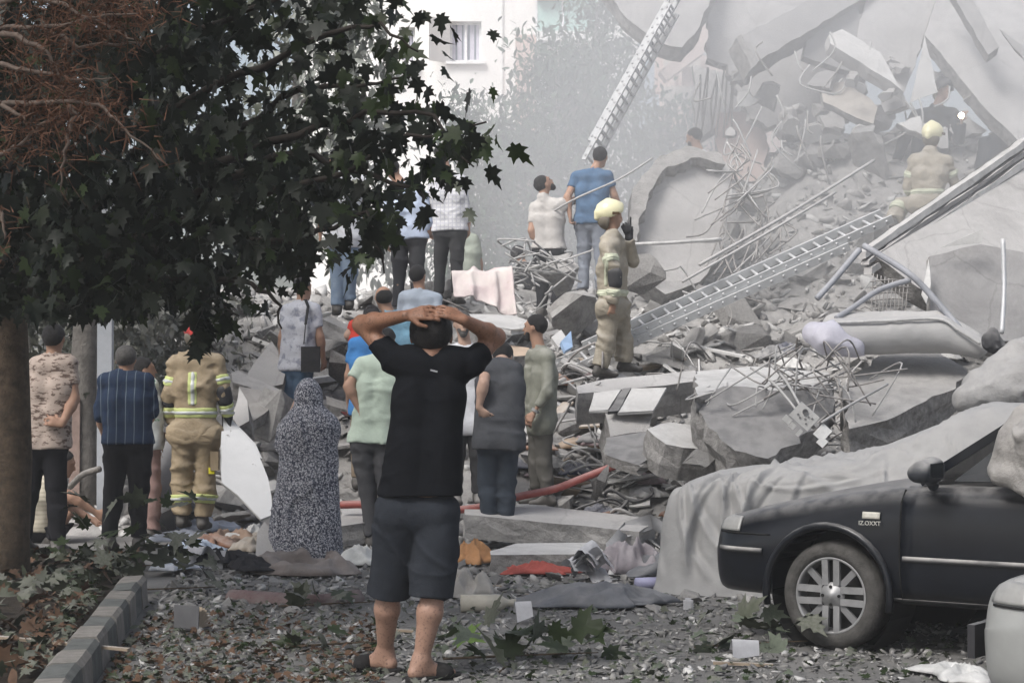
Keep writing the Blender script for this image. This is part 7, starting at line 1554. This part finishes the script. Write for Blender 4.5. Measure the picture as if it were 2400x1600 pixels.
def book(label, px, py, rz, m_cover, sz=(.13, .18, .03), tilt=.0, pages=True):
    p = onground(px, py); r_ = empty('book', p + Vector((0, 0, .02)), label, 'book'); r_.rotation_euler = (tilt, 0, rz)
    mb = MB(); mb.box((0, 0, .004), (sz[0], sz[1], .004)); mb.build('cover', m_cover, r_)
    mb = MB()
    for i in range(7): a = rad(6 + 11 * i); c = Vector((-sz[0] / 2, 0, .006)); mb2 = MB(); mb2.box((sz[0] / 2 * math.cos(a) - sz[0] / 2, 0, .008 + sz[0] / 2 * math.sin(a)), (sz[0] * .96, sz[1] * .96, .002), Matrix.Rotation(-a, 3, 'Y')); mb2.build('page', mat('yellowed_paper', (.46, .38, .29), var=.15), r_)
    mb = MB(); a = rad(88); mb.box((sz[0] / 2 * math.cos(a) - sz[0] / 2, 0, .006 + sz[0] / 2 * math.sin(a)), (sz[0], sz[1], .005), Matrix.Rotation(-a, 3, 'Y')); mb.build('cover', m_cover, r_)
book('open grey book with yellowed pages standing in the leaves by the kerb', 455, 1478, rad(60), mat('grey_book_cover', (.13, .13, .135), var=.2))
def papers(label, px, py, n, m, seed, sz=(.21, .29)):
    r_ = random.Random(seed); p = onground(px, py); q = empty('papers', p, label, 'papers')
    for i in range(n):
        mb = MB(); nx = 6
        vs = []; w_, h_ = sz; cu = r_.uniform(.0, .10)
        for a in range(nx):
            t = a / (nx - 1); vs += [(-w_ / 2 + w_ * t, -h_ / 2, cu * math.sin(t * 3.14 + .3)), (-w_ / 2 + w_ * t, h_ / 2, cu * math.sin(t * 3.14))]
        Rm = Matrix.Rotation(r_.uniform(0, 6.28), 3, 'Z') @ Matrix.Rotation(r_.gauss(0, .45 if n > 3 else .10), 3, 'X'); o_ = Vector((r_.gauss(0, .06), r_.gauss(0, .05), .03 + i * .018))
        mb.add([Rm @ Vector(v) + o_ for v in vs], [(2 * a, 2 * a + 2, 2 * a + 3, 2 * a + 1) for a in range(nx - 1)]); mb.build('sheet', m, q, True)
    return q
PAPER = mat('white_paper', (.52, .52, .54), var=.15, scale=12)
papers('bundle of loose white papers by the purple-grey sack', 1385, 1360, 9, PAPER, 3, (.15, .21))
papers('white paper sheet lying on the road between leaves', 1225, 1460, 2, PAPER, 4, (.07, .10))
papers('pale papers scattered below the clothes pile', 480, 1330, 5, PAPER, 5, (.15, .2))
papers('white slip of paper near the sedan wheel', 1745, 1550, 1, PAPER, 6, (.04, .16))
def bottle(label, px, py, rz, m, L=.22, r=.04):
    p = onground(px, py); q = empty('bottle', p + Vector((0, 0, r)), label, 'bottle'); q.rotation_euler = (0, rad(90), rz)
    mb = MB(); mb.lathe([(.0001, -L / 2), (r, -L / 2), (r, L * .25), (r * .4, L * .42), (r * .4, L * .5)], 14); mb.build('bottle_body', m, q, True); mb = MB(); mb.lathe([(r * .45, L * .5), (r * .45, L * .58), (.0001, L * .58)], 12); mb.build('cap', m, q, True)
bottle('lilac plastic bottle on the road below the metal sheet', 1525, 1378, .3, mat('lilac_bottle', (.33, .33, .48), rough=.4))
bottle('pale cream bottle lying right of the barefoot man', 1140, 1432, .1, mat('cream_bottle', (.50, .47, .40), rough=.5), .32, .055)
o = MB().box((0, 0, .04), (.06, .06, .08)).build('paper_cup', PAPER); 
bm = bmesh.new(); bm.from_mesh(o.data); bmesh.ops.bevel(bm, geom=bm.edges[:], offset=.012, segments=2, affect='EDGES'); bm.to_mesh(o.data); bm.free(); o.location = onground(1612, 1430); tag(o, 'small white carton standing on the road left of the sedan wheel', 'carton')
for i, (x, y, L) in enumerate(((1300, 1400, .4), (1130, 1375, .3), (1740, 1560, .3), (1470, 1395, .3), (930, 1480, .25), (120, 1560, .9))):
    o = MB().box((0, 0, .015), (L, .035, .014)).build('wood_stick', M_WOOD); p = onground(x, y); o.location = p + Vector((0, 0, .11 if i == 5 else 0)); o.rotation_euler = (0, .04, rr.uniform(-.4, .4)); tag(o, ['flat stick in front of the red cloth', 'short stick by the pale torn cloth', 'thin stick near the sedan wheel', 'stick beside the dark plastic sheet', 'short stick beside the sandals', 'long pale stick lying on the planting bed'][i], 'stick')
# fallen sprigs with big leaves
def sprig(label, px, py, n, spread, size, mats, seed, hgt=.12):
    r_ = random.Random(seed); p = onground(px, py); q = empty('fallen_sprig', p, label, 'sprig')
    mb = MB(); mb.tube([(-spread, 0, .015), (0, .03, .03), (spread * .9, -.02, .05)], [.008, .006, .003], 6); mb.build('twig', BARK, q, True)
    for i in range(n):
        me = mesh_arrays('leaf', *[(lambda a: (a[0], [a[1]]))(LEAFSH[r_.randrange(4)])][0]); me.materials.append(r_.choice(mats)); o = bpy.data.objects.new('leaf', me); COL.objects.link(o); o.parent = q
        s_ = size * r_.uniform(.7, 1.25); o.scale = (s_, s_, s_); o.location = (r_.uniform(-spread, spread), r_.uniform(-.14, .14), r_.uniform(.02, hgt)); o.rotation_euler = (r_.gauss(.25, .5), r_.gauss(0, .5), r_.uniform(0, 6.28))
sprig('fallen sprig of big green maple-like leaves right of the sandals', 1230, 1548, 16, .42, .19, [LEAF_M, LEAF_M, LEAF_DU, LEAF_G], 1, .20)
q = sprig('single yellow-green leaf upright beside the sandals', 1072, 1528, 1, .02, .26, [LEAF_L], 2)
sprig('single pale leaf face up on the road', 1180, 1580, 1, .02, .22, [LEAF_G], 6)
sprig('fallen leafy sprig at the wheel of the dark blue sedan', 1765, 1520, 16, .32, .17, [LEAF_M, LEAF_DU, LEAF_G], 3, .22)
sprig('leafy cuttings in front of the rolled carpet', 770, 1425, 9, .35, .17, [LEAF_M, LEAF_DU], 4)
sprig('heap of dark leafy twigs at the feet of the pinstripe man', 300, 1335, 34, .55, .17, [LEAF_D, LEAF_M, LEAF_DU], 5, .55)
sprig('dark leafy twigs at the head of the kerb', 370, 1390, 22, .45, .16, [LEAF_D, LEAF_DU], 7, .35)
sprig('sprig of leaves beside the left sandal', 800, 1520, 8, .3, .13, [LEAF_DU, LEAF_M], 8)
# ---------------------------------------------------------------- air: thin even haze, and the dust cloud over the collapsed part
def vol(name, dens, col=(.86, .87, .89)):
    m = bpy.data.materials.new(name); m.use_nodes = True; t = m.node_tree; t.nodes.clear(); o_ = t.nodes.new('ShaderNodeOutputMaterial'); v = t.nodes.new('ShaderNodeVolumePrincipled'); v.inputs['Color'].default_value = (*col, 1); v.inputs['Density'].default_value = dens; v.inputs['Anisotropy'].default_value = 0.0
    t.links.new(v.outputs[0], o_.inputs['Volume']); return m
hz = MB(); hz.box((0, 30, 9.5), (130, 90, 22)); tag(hz.build('haze', vol('haze_air', .002)), kind='stuff')
def dust(loc, sc_, dens):
    bm = bmesh.new(); bmesh.ops.create_icosphere(bm, subdivisions=3, radius=1.0)
    me = bpy.data.meshes.new('dust'); bm.to_mesh(me); bm.free(); o = link('dust', me, vol('dust_air', dens), None, True); o.location = loc; o.scale = sc_; tag(o, 'cloud of grey dust hanging over the collapsed building', None, None, 'stuff')
dust((5.5, 27.0, 5.0), (6.5, 6.5, 5.5), .070)
dust((4.2, 26.5, 3.0), (6.5, 7.0, 5.0), .035)
dust((3.2, 28.5, 2.5), (4.8, 6.0, 5.0), .010)
